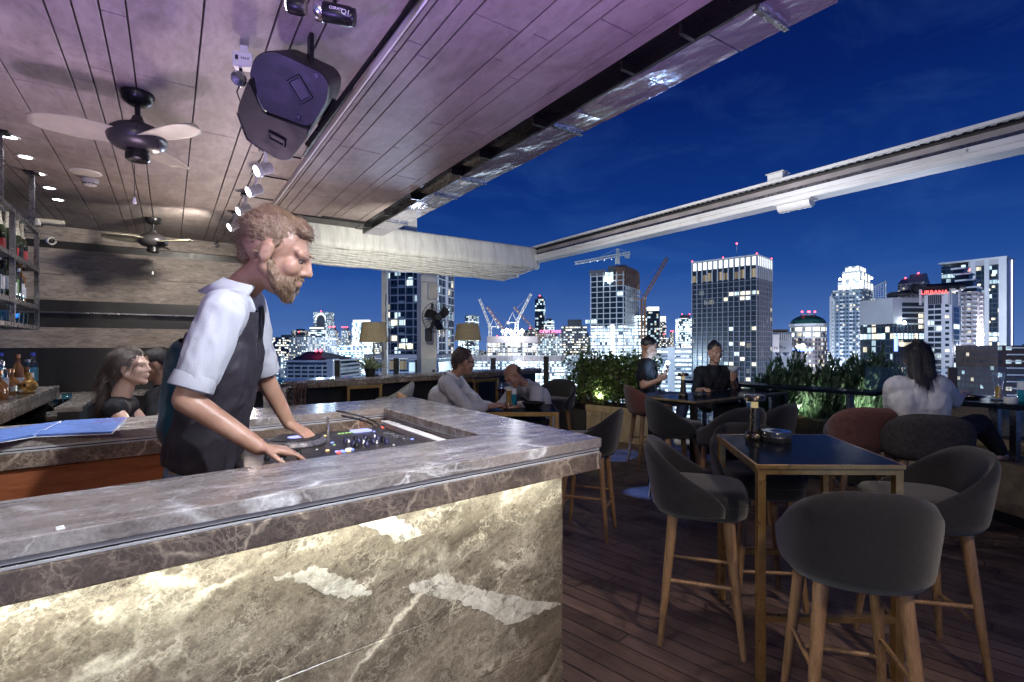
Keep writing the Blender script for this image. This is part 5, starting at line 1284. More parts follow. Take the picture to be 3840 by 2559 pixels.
mb = MB(); mb.box((0, 0, 1.6), (.26, .26, 3.2)); mb.build('shaft', M['white_paint'], clm, bevel=.006)
mb = MB(); mb.box((.08, -.1312, .98), (.05, .002, .08)); mb.build('socket_plate', M['steel_dark'], clm)
mb = MB(); mb.box((.05, -.134, 2.06), (.085, .008, .12)); sw_ = mb.build('switch_plate', M['white_plastic'], clm, bevel=.002)
mb = MB(); mb.box((.05, -.1392, 2.06), (.05, .002, .09)); mb.build('switch', M['dark'], sw_)
t = thing('slim_white_post', 'slim white post at the left edge of the tall dark tower', 'post', C((1443 - 1920) / 1900 * 8.2, 8.2), R(-YAW)); t.name = 'white_post'
mb = MB(); mb.box((0, 0, 1.6), (.085, .085, 3.2)); mb.build('shaft', M['white_paint'], t, bevel=.003)
mb = MB()
for k in range(9): mb.tube([(.03, -.048, 1.35 + k * .1), (.03 + .006 * (-1) ** k, -.05, 1.4 + k * .1), (.03, -.048, 1.45 + k * .1)], .007, 6)
mb.build('wrapped_cable', M['steel_dark'], t)
# white wall speaker
sp2 = thing('wall_speaker', 'white wall loudspeaker with grey grille on the column', 'loudspeaker', PD(1622, 1092, 8.05), R(-YAW + 18))
mb = MB(); mb.box((0, 0, 0), (.15, .15, .255)); mb.build('cabinet', M['white_plastic'], sp2, bevel=.014)
mb = MB(); mb.box((0, -.0765, 0), (.13, .006, .235)); mb.build('grille', M['cream'], sp2, bevel=.002)
mb = MB(); mb.tube([(-.05, .06, .13), (-.09, .12, .16), (-.14, .17, .16)], .012, 8); mb.build('bracket', M['white_plastic'], sp2, True)
# black wall fan
wf = thing('wall_fan', 'black wall-mounted cage fan on the white column', 'fan', PD(1640, 1190, 7.85), R(-YAW + 22))
cm = Matrix.Rotation(R(90), 3, 'X')
mb = MB(); RF = .235
for k in range(28):
    a = 2 * math.pi * k / 28
    mb.tube([Vector((r_ * math.cos(a), y_, r_ * math.sin(a))) for r_, y_ in ((.06, -.075), (.14, -.075), (.21, -.045), (RF, 0), (.21, .05), (.12, .075))], .0022, 5)
for r_, y_ in ((.06, -.076), (.15, -.074), (RF, 0), (.12, .075)):
    mb.tube([Vector((r_ * math.cos(a), y_, r_ * math.sin(a))) for a in [2 * math.pi * k / 40 for k in range(41)]], .005 if r_ == RF else .003, 6, False)
mb.build('cage', M['black_metal'], wf, True)
for k in range(3):
    a = 2.1 * k + .4; mb = MB(); rings = []
    for i in range(7):
        s_ = i / 6; r_ = .05 + .155 * s_; w_ = .035 + .05 * math.sin(1.9 * s_ + .3); a_ = a + .35 * s_
        rings.append([Vector(((r_) * math.cos(a_ + q * w_ / r_ * .8), -.02 + q * .025 + z, r_ * math.sin(a_ + q * w_ / r_ * .8))) for q, z in ((-1, 0), (0, .006), (1, 0), (0, -.003))])
    mb.loft(rings); mb.build('blade', M['black_plastic'], wf, True)
mb = MB(); mb.lathe([(0, -.08), (.05, -.08), (.062, -.07), (.06, -.05), (0, -.05)], (0, 0, 0), 22, Matrix.Rotation(R(-90), 3, 'X') if False else rotfromaxes((1, 0, 0), (0, 0, -1), (0, 1, 0))); mb.build('hub_cap', M['black_plastic'], wf, True)
mb = MB(); mb.lathe([(0, .04), (.07, .04), (.075, .08), (.06, .17), (0, .18)], (0, 0, 0), 22, rotfromaxes((1, 0, 0), (0, 0, -1), (0, 1, 0))); mb.build('motor', M['black_plastic'], wf, True)
mb = MB(); mb.tube([(-.02, .14, -.04), (-.05, .17, -.16), (-.09, .18, -.20)], [.03, .028, .03], 10); mb.build('arm', M['black_plastic'], wf, True)
mb = MB(); mb.box((-.10, .16, -.27), (.10, .11, .20)); mb.build('wall_plate', M['black_plastic'], wf, bevel=.012)
# linen lamps on the ledge
def linen_lamp(label, u, vt, vb, d, hw):
    z0 = CAMH + (1300 - vb) / 1900 * d; z1 = CAMH + (1300 - vt) / 1900 * d
    t = thing('linen_lamp', label, 'lamp', C((u - 1920) / 1900 * d, d, LZ), R(-YAW), 'linen shaded lamps on the ledge')
    r0, r1 = hw, hw * .80
    mb = MB(); n = 40
    mb.lathe([(r0, z0 - LZ), (r1, z1 - LZ), (r1 - .003, z1 - LZ), (r0 - .003, z0 - LZ), (r0, z0 - LZ)], seg=n); mb.build('shade', M['shade'], t, True)
    mb = MB(); mb.lathe([(r1 + .0005, z1 - LZ - .006), (r1 + .002, z1 - LZ), (r1 - .004, z1 - LZ + .002), (r1 - .004, z1 - LZ - .006)], seg=n); mb.build('shade_rim', M['foil'], t, True)
    mb = MB(); mb.lathe([(0, .0005), (.07, .0005), (.07, .012), (.02, .02), (0, .02)], seg=24); mb.build('base', M['brass_lamp'], t, True)
    mb = MB(); mb.tube([(0, 0, .02), (0, 0, z0 - LZ + .05)], [.013, .011], 10); mb.build('stem', M['brass_lamp'], t, True)
    mb = MB(); mb.tube([(0, 0, .12), (.05, -.02, .10), (.11, -.02, .14), (.15, -.02, .15)], .006, 8); mb.build('side_arm', M['brass'], t, True)
    mb = MB(); mb.sphere((0, 0, z0 - LZ + .09), .03, 12, 8); mb.build('bulb', M['bulb'], t, True)
    lamp('lamp_bulb_light', 'POINT', Vector(t.location) + Vector((0, 0, z0 - LZ + .10)), 15, (1.0, .92, .74), None, .035)
    return t
M['bulb'] = emis('lamp_bulb', (1.0, .9, .7), 5.0, False)
linen_lamp('linen shaded lamp on the ledge beside the potted plant', 1402, 1210, 1284, 6.95, .195)
linen_lamp('linen shaded lamp on the ledge right of the column', 1754, 1215, 1278, 8.25, .22)
# awning roll
AX0, AX1, AY = .94, 4.26, 5.75
aw = thing('awning', 'rolled cream canvas awning with hanging folds, lit from inside the bar', 'awning', (2.5, AY, 2.5))
def sec(x, pts): return [Vector((x, AY + y, z)) for y, z in pts]
lobe = [(-.03, 2.775), (-.10, 2.772), (-.122, 2.72), (-.132, 2.65), (-.142, 2.58), (-.148, 2.52), (-.128, 2.478), (-.085, 2.464), (-.035, 2.472), (-.005, 2.51), (.0, 2.60), (.0, 2.72)]
def fine(pts, n=3):
    out = []; N = len(pts)
    for i in range(N):
        p0, p1, p2, p3 = [Vector(pts[(i + k) % N]) for k in (-1, 0, 1, 2)]
        for j in range(n):
            t_ = j / n; out.append(tuple(.5 * ((2 * p1) + (p2 - p0) * t_ + (2 * p0 - 5 * p1 + 4 * p2 - p3) * t_ ** 2 + (3 * p1 - p0 - 3 * p2 + p3) * t_ ** 3)))
    return out
mb = MB(); rings = []; fl = fine(lobe)
for i in range(49):
    x = AX0 + (AX1 - AX0) * i / 48; k = .012 * math.sin(i * .9) + .008 * math.sin(i * 2.3); e = 1 - .10 * max(0, (i - 46) / 2)
    rings.append([Vector((x, AY + y * (1 + k * 1.5) * e, 2.6 + (z - 2.6 + k * .35 * (2.775 - z) / .3) * e)) for y, z in fl])
mb.loft(rings); kid(mb.build('canvas_roll', M['awning'], None, True, ang=180), aw)
for j in range(8):
    z0 = 2.455 - j * .019; y0 = -.102 + .010 * j + .0022 * j * j; mb = MB(); rings = []
    for i in range(33):
        x = AX0 + .01 + (AX1 - .13 - .045 * j - AX0) * i / 32; k = .004 * math.sin(i * .8 + j * 1.7) + .003 * math.sin(i * 1.9 + j)
        rings.append([Vector((x, AY + y0 + .022 * math.cos(a) + .05 * (1 if math.cos(a) > 0 else 0), z0 + k + .0125 * math.sin(a))) for a in [2 * math.pi * q / 10 for q in range(10)]])
    mb.loft(rings); kid(mb.build('fold', M['awning'], None, True, ang=180), aw)
mb = MB(); mb.box2((AX0, AY + .012, 2.36), (AX1 - .25, AY + .22, 2.72)); kid(mb.build('housing', M['white_paint']), aw)
# guide rail of the awning
rl = thing('awning_rail', 'long weathered white guide rail for the awning across the sky', 'rail', (4.3, 2, 2.7))
def rb2(name, x0, x1, z0, z1, mat, y0=-3.2, y1=5.78):
    mb = MB(); mb.box2((x0, y0, z0), (x1, y1, z1)); return kid(mb.build(name, M[mat], bevel=.003), rl)
rb2('lower_flange', 4.20, 4.36, 2.585, 2.625, 'rail_white'); rb2('lip', 4.195, 4.215, 2.6255, 2.665, 'rail_white'); rb2('groove', 4.235, 4.25, 2.6255, 2.70, 'steel_dark')
rb2('web', 4.2505, 4.30, 2.6655, 2.755, 'rail_grey' if 'rail_grey' in M else 'rail_white'); rb2('top_groove', 4.23, 4.2495, 2.745, 2.772, 'dark'); rb2('top_flange', 4.205, 4.36, 2.7755, 2.80, 'rail_white')
mb = MB(); zz = []
for k in range(140): zz += [(-2.0 + k * .055, 2.760), (-1.972 + k * .055, 2.760), (-1.972 + k * .055, 2.7715), (-1.946 + k * .055, 2.7715)]
mb.loft([[Vector((4.218, y, 2.755)), Vector((4.228, y, 2.755)), Vector((4.228, y, z)), Vector((4.218, y, z))] for y, z in zz]); kid(mb.build('toothed_belt', M['black_metal']), rl)
for y in (-.6, .35, 1.05, 3.6, 4.6):
    mb = MB(); mb.box2((4.188, y, 2.632), (4.194, y + .28, 2.655)); kid(mb.build('splice_plate', M['white_paint']), rl)
t = thing('rail_lamp', 'short white ribbed lamp hanging under the guide rail', 'lamp', (4.27, 2.15, 2.5845))
mb = MB(); rings = []
for i in range(13):
    y = -.13 + .26 * i / 12; s_ = 1 if i % 2 else .94
    rings.append([Vector((.055 * math.cos(a) * s_, y, -.010 - .055 * math.sin(a) * s_)) for a in [math.pi * k / 10 for k in range(11)]])
mb.loft(rings); mb.build('ribbed_cover', M['white_plastic'], t, True)
mb = MB(); mb.box((0, 0, -.004), (.13, .29, .007)); mb.build('base_plate', M['white_paint'], t)
t = thing('rail_bracket', 'small white bracket box on top of the guide rail', 'bracket', (4.28, 2.3, 2.8005))
mb = MB(); mb.box((0, 0, .03), (.10, .13, .06)); mb.build('box', M['rail_white'], t, bevel=.004)
mb = MB(); mb.box((0, 0, .064), (.12, .15, .008)); mb.build('cap', M['white_paint'], t)
t = thing('roof_post', 'short white post rising above the awning at the roof corner', 'post', (2.49, 6.02, 0))
mb = MB(); mb.box((0, 0, 2.75), (.17, .17, .62)); mb.build('shaft', M['white_paint'], t, bevel=.005)
mb = MB(); mb.box((-.02, -.095, 2.80), (.12, .02, .05)); mb.build('clamp', M['black_metal'], t)
mb = MB(); mb.bar((-.09, 0, 2.84), (-.62, .05, 2.76), .03, .05); mb.build('strut', M['steel_dark'], t)

# ------------------------------------------------------------------ stone planters
def planter(name, label, a, d, L, dep, z, face, rim):
    a = V2(*a); d = (CR * d[0] + CF * d[1]).normalized(); n = Vector((-d.y, d.x, 0))
    t = thing(name, label, 'planter', (a.x, a.y, 0))
    def pr(i, j, z0, z1, l0=0):
        q = [a + d * (l0 + i) + n * i, a + d * (L - i) + n * i, a + d * (L - i) + n * (dep - i), a + d * (l0 + i) + n * (dep - i)]
        return [(p_.x, p_.y) for p_ in q]
    mb = MB(); mb.prism(pr(.012, 0, 0, 0), 0, z - .09); kid(mb.build('box', face), t)
    m_ = MB(); m_.prism(pr(0, 0, 0, 0), z - .0895, z); kid(m_.build('rim', rim, bevel=.004), t)
    m_ = MB(); m_.prism(pr(.05, 0, 0, 0), z + .0005, z + .012); kid(m_.build('soil', M['soil']), t)
    for k in range(1, 4):
        s_ = L * k / 4; p_ = a + d * s_ + n * .0105; mb = MB(); mb.box((p_.x, p_.y, (z - .09) / 2), (.004, .004, z - .10), 0); kid(mb.build('joint', M['dark']), t)
    return t, a, d, n
plt, pa, pd_, pn = planter('stone_planter', 'pale sandstone planter box under the trimmed hedge', (1.136, 7.85), (.72, -.69), 1.15, .55, .50, M['planter_stone'], M['planter_rim'])
planter('dark_planter', 'black planter box continuing left of the sandstone planter', (.62, 9.05), (.395, -.92), 1.28, .5, .50, M['planter_dark'], M['black'])

# ------------------------------------------------------------------ right-hand platform, ledge, bench
pf = thing('stone_platform', 'low rough stone platform along the terrace edge', 'platform', C(4.3, 4.5), 0)
def poly(*pts): return [tuple(V2(*p)[:2]) for p in pts]
mb = MB(); mb.prism(poly((3.72, 6.6), (3.78, 5.0), (3.9, 3.4), (4.0, 2.2), (5.6, 2.2), (5.6, 7.4), (3.7, 7.4)), .10, .49)
kid(mb.build('stone_face', M['platform_stone'] if 'platform_stone' in M else M['planter_stone']), pf)
mb = MB(); mb.prism(poly((3.76, 6.6), (3.82, 5.0), (3.94, 3.4), (4.04, 2.2), (5.6, 2.2), (5.6, 7.4), (3.74, 7.4)), 0, .0995); kid(mb.build('plinth', M['black']), pf)
bl = thing('bar_ledge', 'narrow black bar ledge in front of the cypress bushes', 'ledge', C(3.0, 5.4), 0)
mb = MB(); mb.prism(poly((2.2, 6.55), (3.42, 4.78), (3.66, 4.96), (2.5, 6.8)), .93, .965); kid(mb.build('top', M['glass_black'], bevel=.003), bl)
for x, d in ((2.45, 6.45), (2.95, 5.75), (3.4, 5.1)):
    mb = MB(); p = V2(x, d); mb.box((p.x, p.y, .465), (.04, .06, .929), R(-YAW)); kid(mb.build('post', M['steel_dark']), bl)
mb = MB(); mb.prism(poly((2.28, 6.6), (3.45, 4.86), (3.47, 4.875), (2.30, 6.62)), .05, .42); kid(mb.build('smoked_panel', M['black']), bl)
tb2 = thing('edge_table', 'black counter table at the right edge with drinks on it', 'table', C(3.95, 4.2), 0)
mb = MB(); mb.prism(poly((3.45, 4.5), (3.80, 4.22), (4.15, 3.7), (4.7, 3.9), (4.55, 4.75), (3.75, 4.95)), .90, .94); kid(mb.build('top', M['glass_black'], bevel=.004), tb2)
for u, d in ((3736, 4.12), (3806, 3.98)):
    p = V2((u - 1920) / 1900 * d, d); mb = MB(); mb.box((p.x, p.y, .695), (.045, .05, .408), R(-YAW + 10)); kid(mb.build('leg', M['steel_dark'], bevel=.003), tb2)
ET = .9405
def et(u, v): p = PZ(u, v, ET); return (p.x, p.y, ET)
g2 = beer_glass('curved beer glass, half empty, on the counter at the right edge', et(3745, 1502), 1.0, .48, False)
ramekin('white ramekin next to the half empty beer glass', et(3790, 1514), .95)
s2 = dup(sb, 'teal drink with white sleeve at the right edge of the photo', et(3834, 1506)); s2.scale = (1.0, 1.0, .95)
t = thing('coaster', 'round black coaster under the half empty beer glass', 'coaster', et(3745, 1502))
mb = MB(); mb.lathe([(0, 0), (.055, 0), (.055, .004), (0, .004)], seg=28); mb.build('disc', M['black_plastic'], t, True)
mb = MB(); mb.lathe([(.05, .0042), (.056, .0045), (.056, .006), (.051, .006)], seg=28); mb.build('rim', M['black_metal'], t, True)
g2.location.z = ET + .0045
t = thing('dark_plate', 'dark oval plate of leftovers before the woman in white', 'plate', et(3635, 1493))
mb = MB(); mb.lathe([(0, 0), (.07, 0), (.12, .018), (.117, .02), (.068, .005), (0, .005)], seg=30); mb.build('dish', M['black_plastic'], t, True)
for k in range(5):
    mb = MB(); mb.tube([(-.05 + .02 * k, -.03 + .012 * (k % 3), .008), (-.02 + .022 * k, .02 - .01 * (k % 2), .018)], .008, 7); mb.build('food_piece', M['gold'] if k % 2 else M['foam'], t, True)
bn = thing('bench', 'upholstered bench with tan backrest on the stone platform', 'bench', C(4.7, 4.9), 0)
mb = MB(); mb.prism(poly((4.15, 5.0), (4.35, 4.25), (5.4, 4.5), (5.4, 5.3), (4.2, 5.3)), .4905, .58); kid(mb.build('seat', M['bench_fabric'], bevel=.02), bn)
mb = MB(); mb.prism(poly((4.25, 5.31), (5.5, 5.31), (5.5, 5.45), (4.25, 5.45)), .4905, .86); kid(mb.build('backrest', M['bench_fabric'], bevel=.02), bn)
pl_ = thing('cushion', 'sand coloured cushion propped on the bench', 'cushion', (0, 0, 0)); cpos = Vector(C((3785 - 1920) / 1900 * 4.72, 4.72, .70)); pl_.location = cpos; pl_.rotation_euler = (R(62), R(18), R(-YAW + 8))
mb = MB(); rings = []
for i in range(15):
    v_ = -1 + 2 * i / 14; ring = []
    for k in range(28):
        a = 2 * math.pi * k / 28; ca, sa = math.cos(a), math.sin(a); ring.append(Vector((.2 * abs(ca) ** .45 * (1 if ca > 0 else -1), .0, 0)))
    rings.append(ring)
mb = MB(); n = 18; vs = []; fs = []
for sgn in (1, -1):
    b0 = len(vs)
    for i in range(n + 1):
        for j in range(n + 1):
            x_, y_ = -1 + 2 * i / n, -1 + 2 * j / n; h = .065 * (max(0, 1 - x_ ** 4) * max(0, 1 - y_ ** 4)) ** .55 + .004 * noise.noise(Vector((x_ * 2.2, y_ * 2.2, sgn)))
            k_ = 1 - .05 * (1 - abs(x_)) * abs(y_) ** 3 - .05 * (1 - abs(y_)) * abs(x_) ** 3
            vs.append(Vector((.19 * x_ * (1 - .06 * (1 - y_ * y_) * abs(x_)), .19 * y_ * (1 - .06 * (1 - x_ * x_) * abs(y_)), sgn * h)))
    for i in range(n):
        for j in range(n):
            a = b0 + i * (n + 1) + j; f = (a, a + 1, a + n + 2, a + n + 1); fs.append(f if sgn < 0 else f[::-1])
mb.add(vs, fs); mb.build('cover', M['pillow'], pl_, True, ang=180)
mb = MB(); mb.tube([(-.19, -.19, 0), (-.18, 0, 0), (-.19, .19, 0), (0, .18, 0), (.19, .19, 0), (.18, 0, 0), (.19, -.19, 0), (0, -.18, 0), (-.19, -.19, 0)], .004, 6); mb.build('piping', M['pillow'], pl_, True)
rail_glass('clear glass railing at the far right edge behind the bench', V2(4.1, 5.9), V2(6.6, 5.9), .49, 1.16)
rail_glass('clear glass railing behind the long black table and cypress bushes', V2(1.9, 7.3), V2(3.9, 7.3), .3, 1.22)
# potted plant on the ledge is built with the greenery

# ------------------------------------------------------------------ the city
GZ = -85.0
def cityground():
    t = NT('city_ground'); o = t.tc(); n = t.noise(o, .02, 5); b = t.vor(o, .012)
    c = t.mix(t.ramp(b, [(.05, 0), (.10, 1)]), (.05, .05, .055), t.mix(n, (.02, .03, .02), (.08, .075, .07)))
    t.bsdf(Base_Color=c, Roughness=.8); return t.m
M['city_ground'] = cityground()
mb = MB(); q = [C(-6000, 20, GZ), C(7000, 20, GZ), C(9000, 9000, GZ), C(-9000, 9000, GZ)]; mb.quad(*q)
tag(mb.build('city_ground', M['city_ground']), 'dark city floor far below the terrace', 'ground', kind='structure')

def facade(name, wall, glassc, cw, ch, wx=(.12, .88), wy=(.18, .86), lit=.3, c1=(.55, .80, 1.0), c2=(1.0, .86, .55), warm=.25, strength=2.2, rowp=.0, rough=.3, balc=0):
    t = NT(name); uv = t.tc('UV'); s = t.n('ShaderNodeSeparateXYZ', {0: uv})
    rnd_ = t.n('ShaderNodeObjectInfo').outputs['Random']
    x = t.math('DIVIDE', s.outputs[0], cw); y = t.math('DIVIDE', s.outputs[1], ch)
    ix, iy = t.math('FLOOR', x), t.math('FLOOR', y); fx, fy_ = t.math('FRACT', x), t.math('FRACT', y)
    def inside(f, a, b): return t.math('MULTIPLY', t.math('GREATER_THAN', f, a), t.math('LESS_THAN', f, b))
    win = t.math('MULTIPLY', inside(fx, *wx), inside(fy_, *wy))
    cell = t.n('ShaderNodeCombineXYZ', {0: ix, 1: iy, 2: t.math('MULTIPLY', rnd_, 91.7)}).outputs[0]
    wn1 = t.n('ShaderNodeTexWhiteNoise', {'Vector': cell}, noise_dimensions='3D')
    v1 = wn1.outputs['Value']; wc = t.n('ShaderNodeSeparateColor', {0: wn1.outputs['Color']})
    row = t.n('ShaderNodeTexWhiteNoise', {'Vector': t.n('ShaderNodeCombineXYZ', {0: iy, 1: t.math('MULTIPLY', rnd_, 37.1)}).outputs[0]}, noise_dimensions='2D').outputs['Value']
    big = t.noise(t.map(uv, (.03, .03, 1)), 1.0, 3)
    thr = t.math('MULTIPLY', t.ramp(big, [(.3, .7), (.7, 1.7)]), lit)
    on = t.math('LESS_THAN', v1, thr)
    if rowp: on = t.math('MAXIMUM', on, t.math('MULTIPLY', t.math('LESS_THAN', row, rowp), t.math('LESS_THAN', v1, .88)))
    on = t.math('MULTIPLY', on, win)
    colr = t.mix(t.math('LESS_THAN', wc.outputs[1], warm), c1, c2)
    stripe = t.n('ShaderNodeTexWhiteNoise', {'Vector': t.n('ShaderNodeCombineXYZ', {0: t.math('FLOOR', t.math('MULTIPLY', x, 5)), 1: iy}).outputs[0]}, noise_dimensions='2D').outputs['Value']
    lev = t.math('MULTIPLY', t.math('MULTIPLY', t.ramp(wc.outputs[0], [(0, .25), (1, 1.3)]), t.ramp(stripe, [(0, .45), (1, 1.1)])), strength * 1.35)
    wv = t.ramp(t.noise(t.map(uv, (.05, .05, 1)), 2, 4), [(.3, .75), (.7, 1.1)])
    wallc = t.mix(1, wall, wv, 'MULTIPLY')
    gl = t.mix(v1, [q * .5 for q in glassc], [q * 1.6 for q in glassc])
    c = t.mix(win, wallc, gl)
    rg = t.math('MULTIPLY_ADD', win, rough - .6, .6)
    b = t.bsdf(Base_Color=c, Roughness=rg, Emission_Color=colr, Emission_Strength=t.math('MULTIPLY', on, lev))
    t.m.cycles.emission_sampling = 'NONE'
    return t.m
CY = (.62, .86, 1.0); WM = (1.0, .91, .70); WH = (.86, .95, 1.0)
F = {}
F['office'] = facade('facade_office', (.22, .23, .26), (.02, .03, .045), 2.37, 2.72, (.1, .9), (.3, .8), .42, WH, WM, .42, 2.6)
F['bands'] = facade('facade_bands', (.34, .37, .42), (.03, .05, .07), 3.33, 2.80, (.0, 1.0), (.38, .85), .40, CY, WH, .4, 3.0, .35)
F['apart'] = facade('facade_apartments', (.46, .48, .52), (.03, .035, .045), 2.66, 2.48, (.2, .8), (.25, .8), .34, WH, WM, .45, 2.6)
F['darkg'] = facade('facade_dark_glass', (.045, .06, .085), (.015, .03, .05), 3.0, 3.6, (.06, .94), (.12, .9), .24, CY, WM, .3, 2.4, .10, .15)
F['white'] = facade('facade_white', (.60, .63, .66), (.03, .04, .05), 2.22, 2.56, (.22, .78), (.25, .78), .48, WH, CY, .5, 3.2)
F['bright'] = facade('facade_bright', (.40, .46, .52), (.05, .09, .12), 2.07, 2.64, (.08, .92), (.2, .85), .68, CY, WH, .5, 3.6)
F['slots'] = facade('facade_slots', (.38, .36, .36), (.03, .04, .05), 1.6, 3.3, (.25, .75), (.12, .9), .42, WH, WM, .5, 2.4)
F['far'] = facade('facade_far', (.16, .21, .30), (.03, .06, .10), 3.11, 3.20, (.12, .88), (.2, .8), .44, WH, WM, .45, 3.2, .06)
F['far2'] = facade('facade_far_bright', (.22, .30, .40), (.05, .10, .15), 2.66, 3.04, (.05, .95), (.25, .8), .58, CY, WM, .25, 3.8, .15)
F['grid_glass'] = facade('facade_grid_glass', (.02, .025, .035), (.016, .024, .036), 3.25, 3.05, (.02, .98), (.04, .97), .035, WH, WM, .4, .5)
F['site'] = facade('facade_site', (.10, .10, .12), (.02, .03, .04), 2.3, 4.5, (.05, .95), (.15, .95), .55, WH, WM, .25, 2.4)
F['rose'] = facade('facade_rose', (.40, .34, .35), (.03, .035, .045), 4.2, 2.75, (.3, .72), (.25, .8), .14, WH, WM, .5, 2.0)
F['brick'] = facade('facade_brick', (.055, .035, .032), (.02, .022, .03), 3.4, 2.9, (.2, .8), (.25, .8), .12, CY, WM, .5, 1.8)
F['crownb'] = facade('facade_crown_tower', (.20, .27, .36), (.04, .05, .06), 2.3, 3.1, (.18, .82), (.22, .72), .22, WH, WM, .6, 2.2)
F['dome_w'] = facade('facade_drum', (.62, .62, .60), (.05, .05, .05), 6.0, 5.2, (.15, .85), (.2, .85), .7, WH, WM, .6, 2.6)
F['dome_l'] = facade('facade_classical', (.30, .26, .28), (.03, .03, .035), 3.0, 4.0, (.25, .75), (.2, .8), .28, WM, WH, .4, 2.0)
M['conc_wall'] = simple('pale_render', (.55, .56, .58), .7, 0, .12, .05)
M['roof_black'] = simple('roof_black', (.02, .02, .026), .7, 0, .2, .05)
M['conc_dark'] = simple('dark_render', (.10, .105, .125), .7, 0, .2, .05)
M['conc_pink'] = simple('rose_render', (.42, .37, .38), .7, 0, .12, .05)
M['glass_city'] = simple('tower_glass', (.018, .028, .042), .12, 0, .4, .1)
M['net_rust'] = simple('rust_netting', (.14, .075, .05), .8, 0, .4, .3)
M['crane_white'] = simple('crane_white', (.62, .60, .55), .5)
M['crane_orange'] = simple('crane_orange', (.34, .17, .08), .5)
M['copper_green'] = simple('verdigris', (.045, .17, .14), .45, .2, .25, .1)

def quadwall(mb, a, b, z0, z1, u0=0.0):
    L = (Vector(b) - Vector(a)).length
    mb.add([(a[0], a[1], z0), (b[0], b[1], z0), (b[0], b[1], z1), (a[0], a[1], z1)], [(0, 1, 2, 3)], [[(u0, 0), (u0 + L, 0), (u0 + L, z1 - z0), (u0, z1 - z0)]])
def boxuv(mb, pts, z0, z1):
    'pts counter-clockwise footprint'
    u = 0; n = len(pts)
    for i in range(n):
        a, b = pts[i], pts[(i + 1) % n]; quadwall(mb, a, b, z0, z1, u); u += round((Vector(b) - Vector(a)).length) + 40
    mb.add([(p[0], p[1], z1) for p in pts], [tuple(range(n))], [[(.01, .01)] * n])
class Foot:
    'footprint of a tower from three photo columns and a distance to its nearest corner'
    def __init__(s, uA, uB, uC, d, phi=20, L2=None):
        ph = R(phi); tA, tB, tC = [(q - 1920) / 1900 for q in (uA, uB, uC if uC else uB)]
        xB = tB * d; s.d = d
        L1 = (xB - tA * d) / (math.cos(ph) + tA * math.sin(ph))
        if uC and L2 is None:
            den = math.sin(ph) - tC * math.cos(ph); L2 = (tC * d - xB) / den if abs(den) > 1e-3 else 20
        if L2 is None: L2 = L1 * .8
        if L2 <= 1 or L2 > 120: L2 = L1 * .8
        s.L1, s.L2 = L1, L2
        s.B = V2(xB, d); s.e1 = (-CR * math.cos(ph) + CF * math.sin(ph)); s.e2 = (CR * math.sin(ph) + CF * math.cos(ph))
    def p(s, a, b, z=0): v = s.B + s.e1 * a + s.e2 * b; return (v.x, v.y, z)     # a along the front (right to left), b along the side
    def poly(s, i=0): return [s.p(i, i)[:2], s.p(i, s.L2 - i)[:2], s.p(s.L1 - i, s.L2 - i)[:2], s.p(s.L1 - i, i)[:2]]
    def box(s, a0, a1, b0, b1): return [s.p(a0, b0)[:2], s.p(a0, b1)[:2], s.p(a1, b1)[:2], s.p(a1, b0)[:2]]
def zat(v, d): return CAMH + (1300 - v) / 1900 * d
def bthing(name, label, cat, f, group=None):
    c = f.B + f.e1 * f.L1 / 2 + f.e2 * f.L2 / 2
    return thing(name, label, cat, (c.x, c.y, GZ), 0, group)
def bpart(t, name, mb, mat): return kid(mb.build(name, mat), t)
def solid(t, name, f, z0, z1, mat, box=None, i=0):
    mb = MB(); boxuv(mb, f.box(*box) if box else f.poly(i), z0, z1); return bpart(t, name, mb, mat)
def beacon(t, p, r=.5, mat='red_lamp'):
    mb = MB(); mb.sphere(p, r, 8, 6); return bpart(t, 'beacon', mb, M[mat])
def lit_windows(t, f, cells, cw, ch, z0, mat, side=False, m=.12, off=.06, name='lit_window'):
    for (i, j) in cells:
        a0, a1 = (i + m) * cw, (i + 1 - m) * cw; zz0, zz1 = z0 + (j + .2) * ch, z0 + (j + .88) * ch
        if side: A, B_ = f.p(-off, a0), f.p(-off, a1)
        else: A, B_ = f.p(a1, -off), f.p(a0, -off)
        mb = MB(); quadwall(mb, A[:2], B_[:2], zz0, zz1); bpart(t, name, mb, mat)
def litmat(name, c, s):
    t = NT(name); uv = t.tc('UV'); sx = t.n('ShaderNodeSeparateXYZ', {0: uv})
    st = t.n('ShaderNodeTexWhiteNoise', {'W': t.math('ADD', t.math('FLOOR', t.math('MULTIPLY', sx.outputs[0], 2.2)), t.math('MULTIPLY', t.n('ShaderNodeObjectInfo').outputs['Random'], 50))}, noise_dimensions='1D').outputs['Value']
    e = t.n('ShaderNodeEmission', {'Color': c, 'Strength': t.math('MULTIPLY', t.ramp(st, [(0, .15), (1, 1.15)]), s)}); t.t.links.new(e.outputs[0], t.out.inputs[0]); t.m.cycles.emission_sampling = 'NONE'; return t.m
LW = litmat('lit_warm', (1.0, .92, .68), 2.2); LC = litmat('lit_cool', (.72, .93, 1.0), 2.0); LD = litmat('lit_dim', (.8, .68, .5), .45)

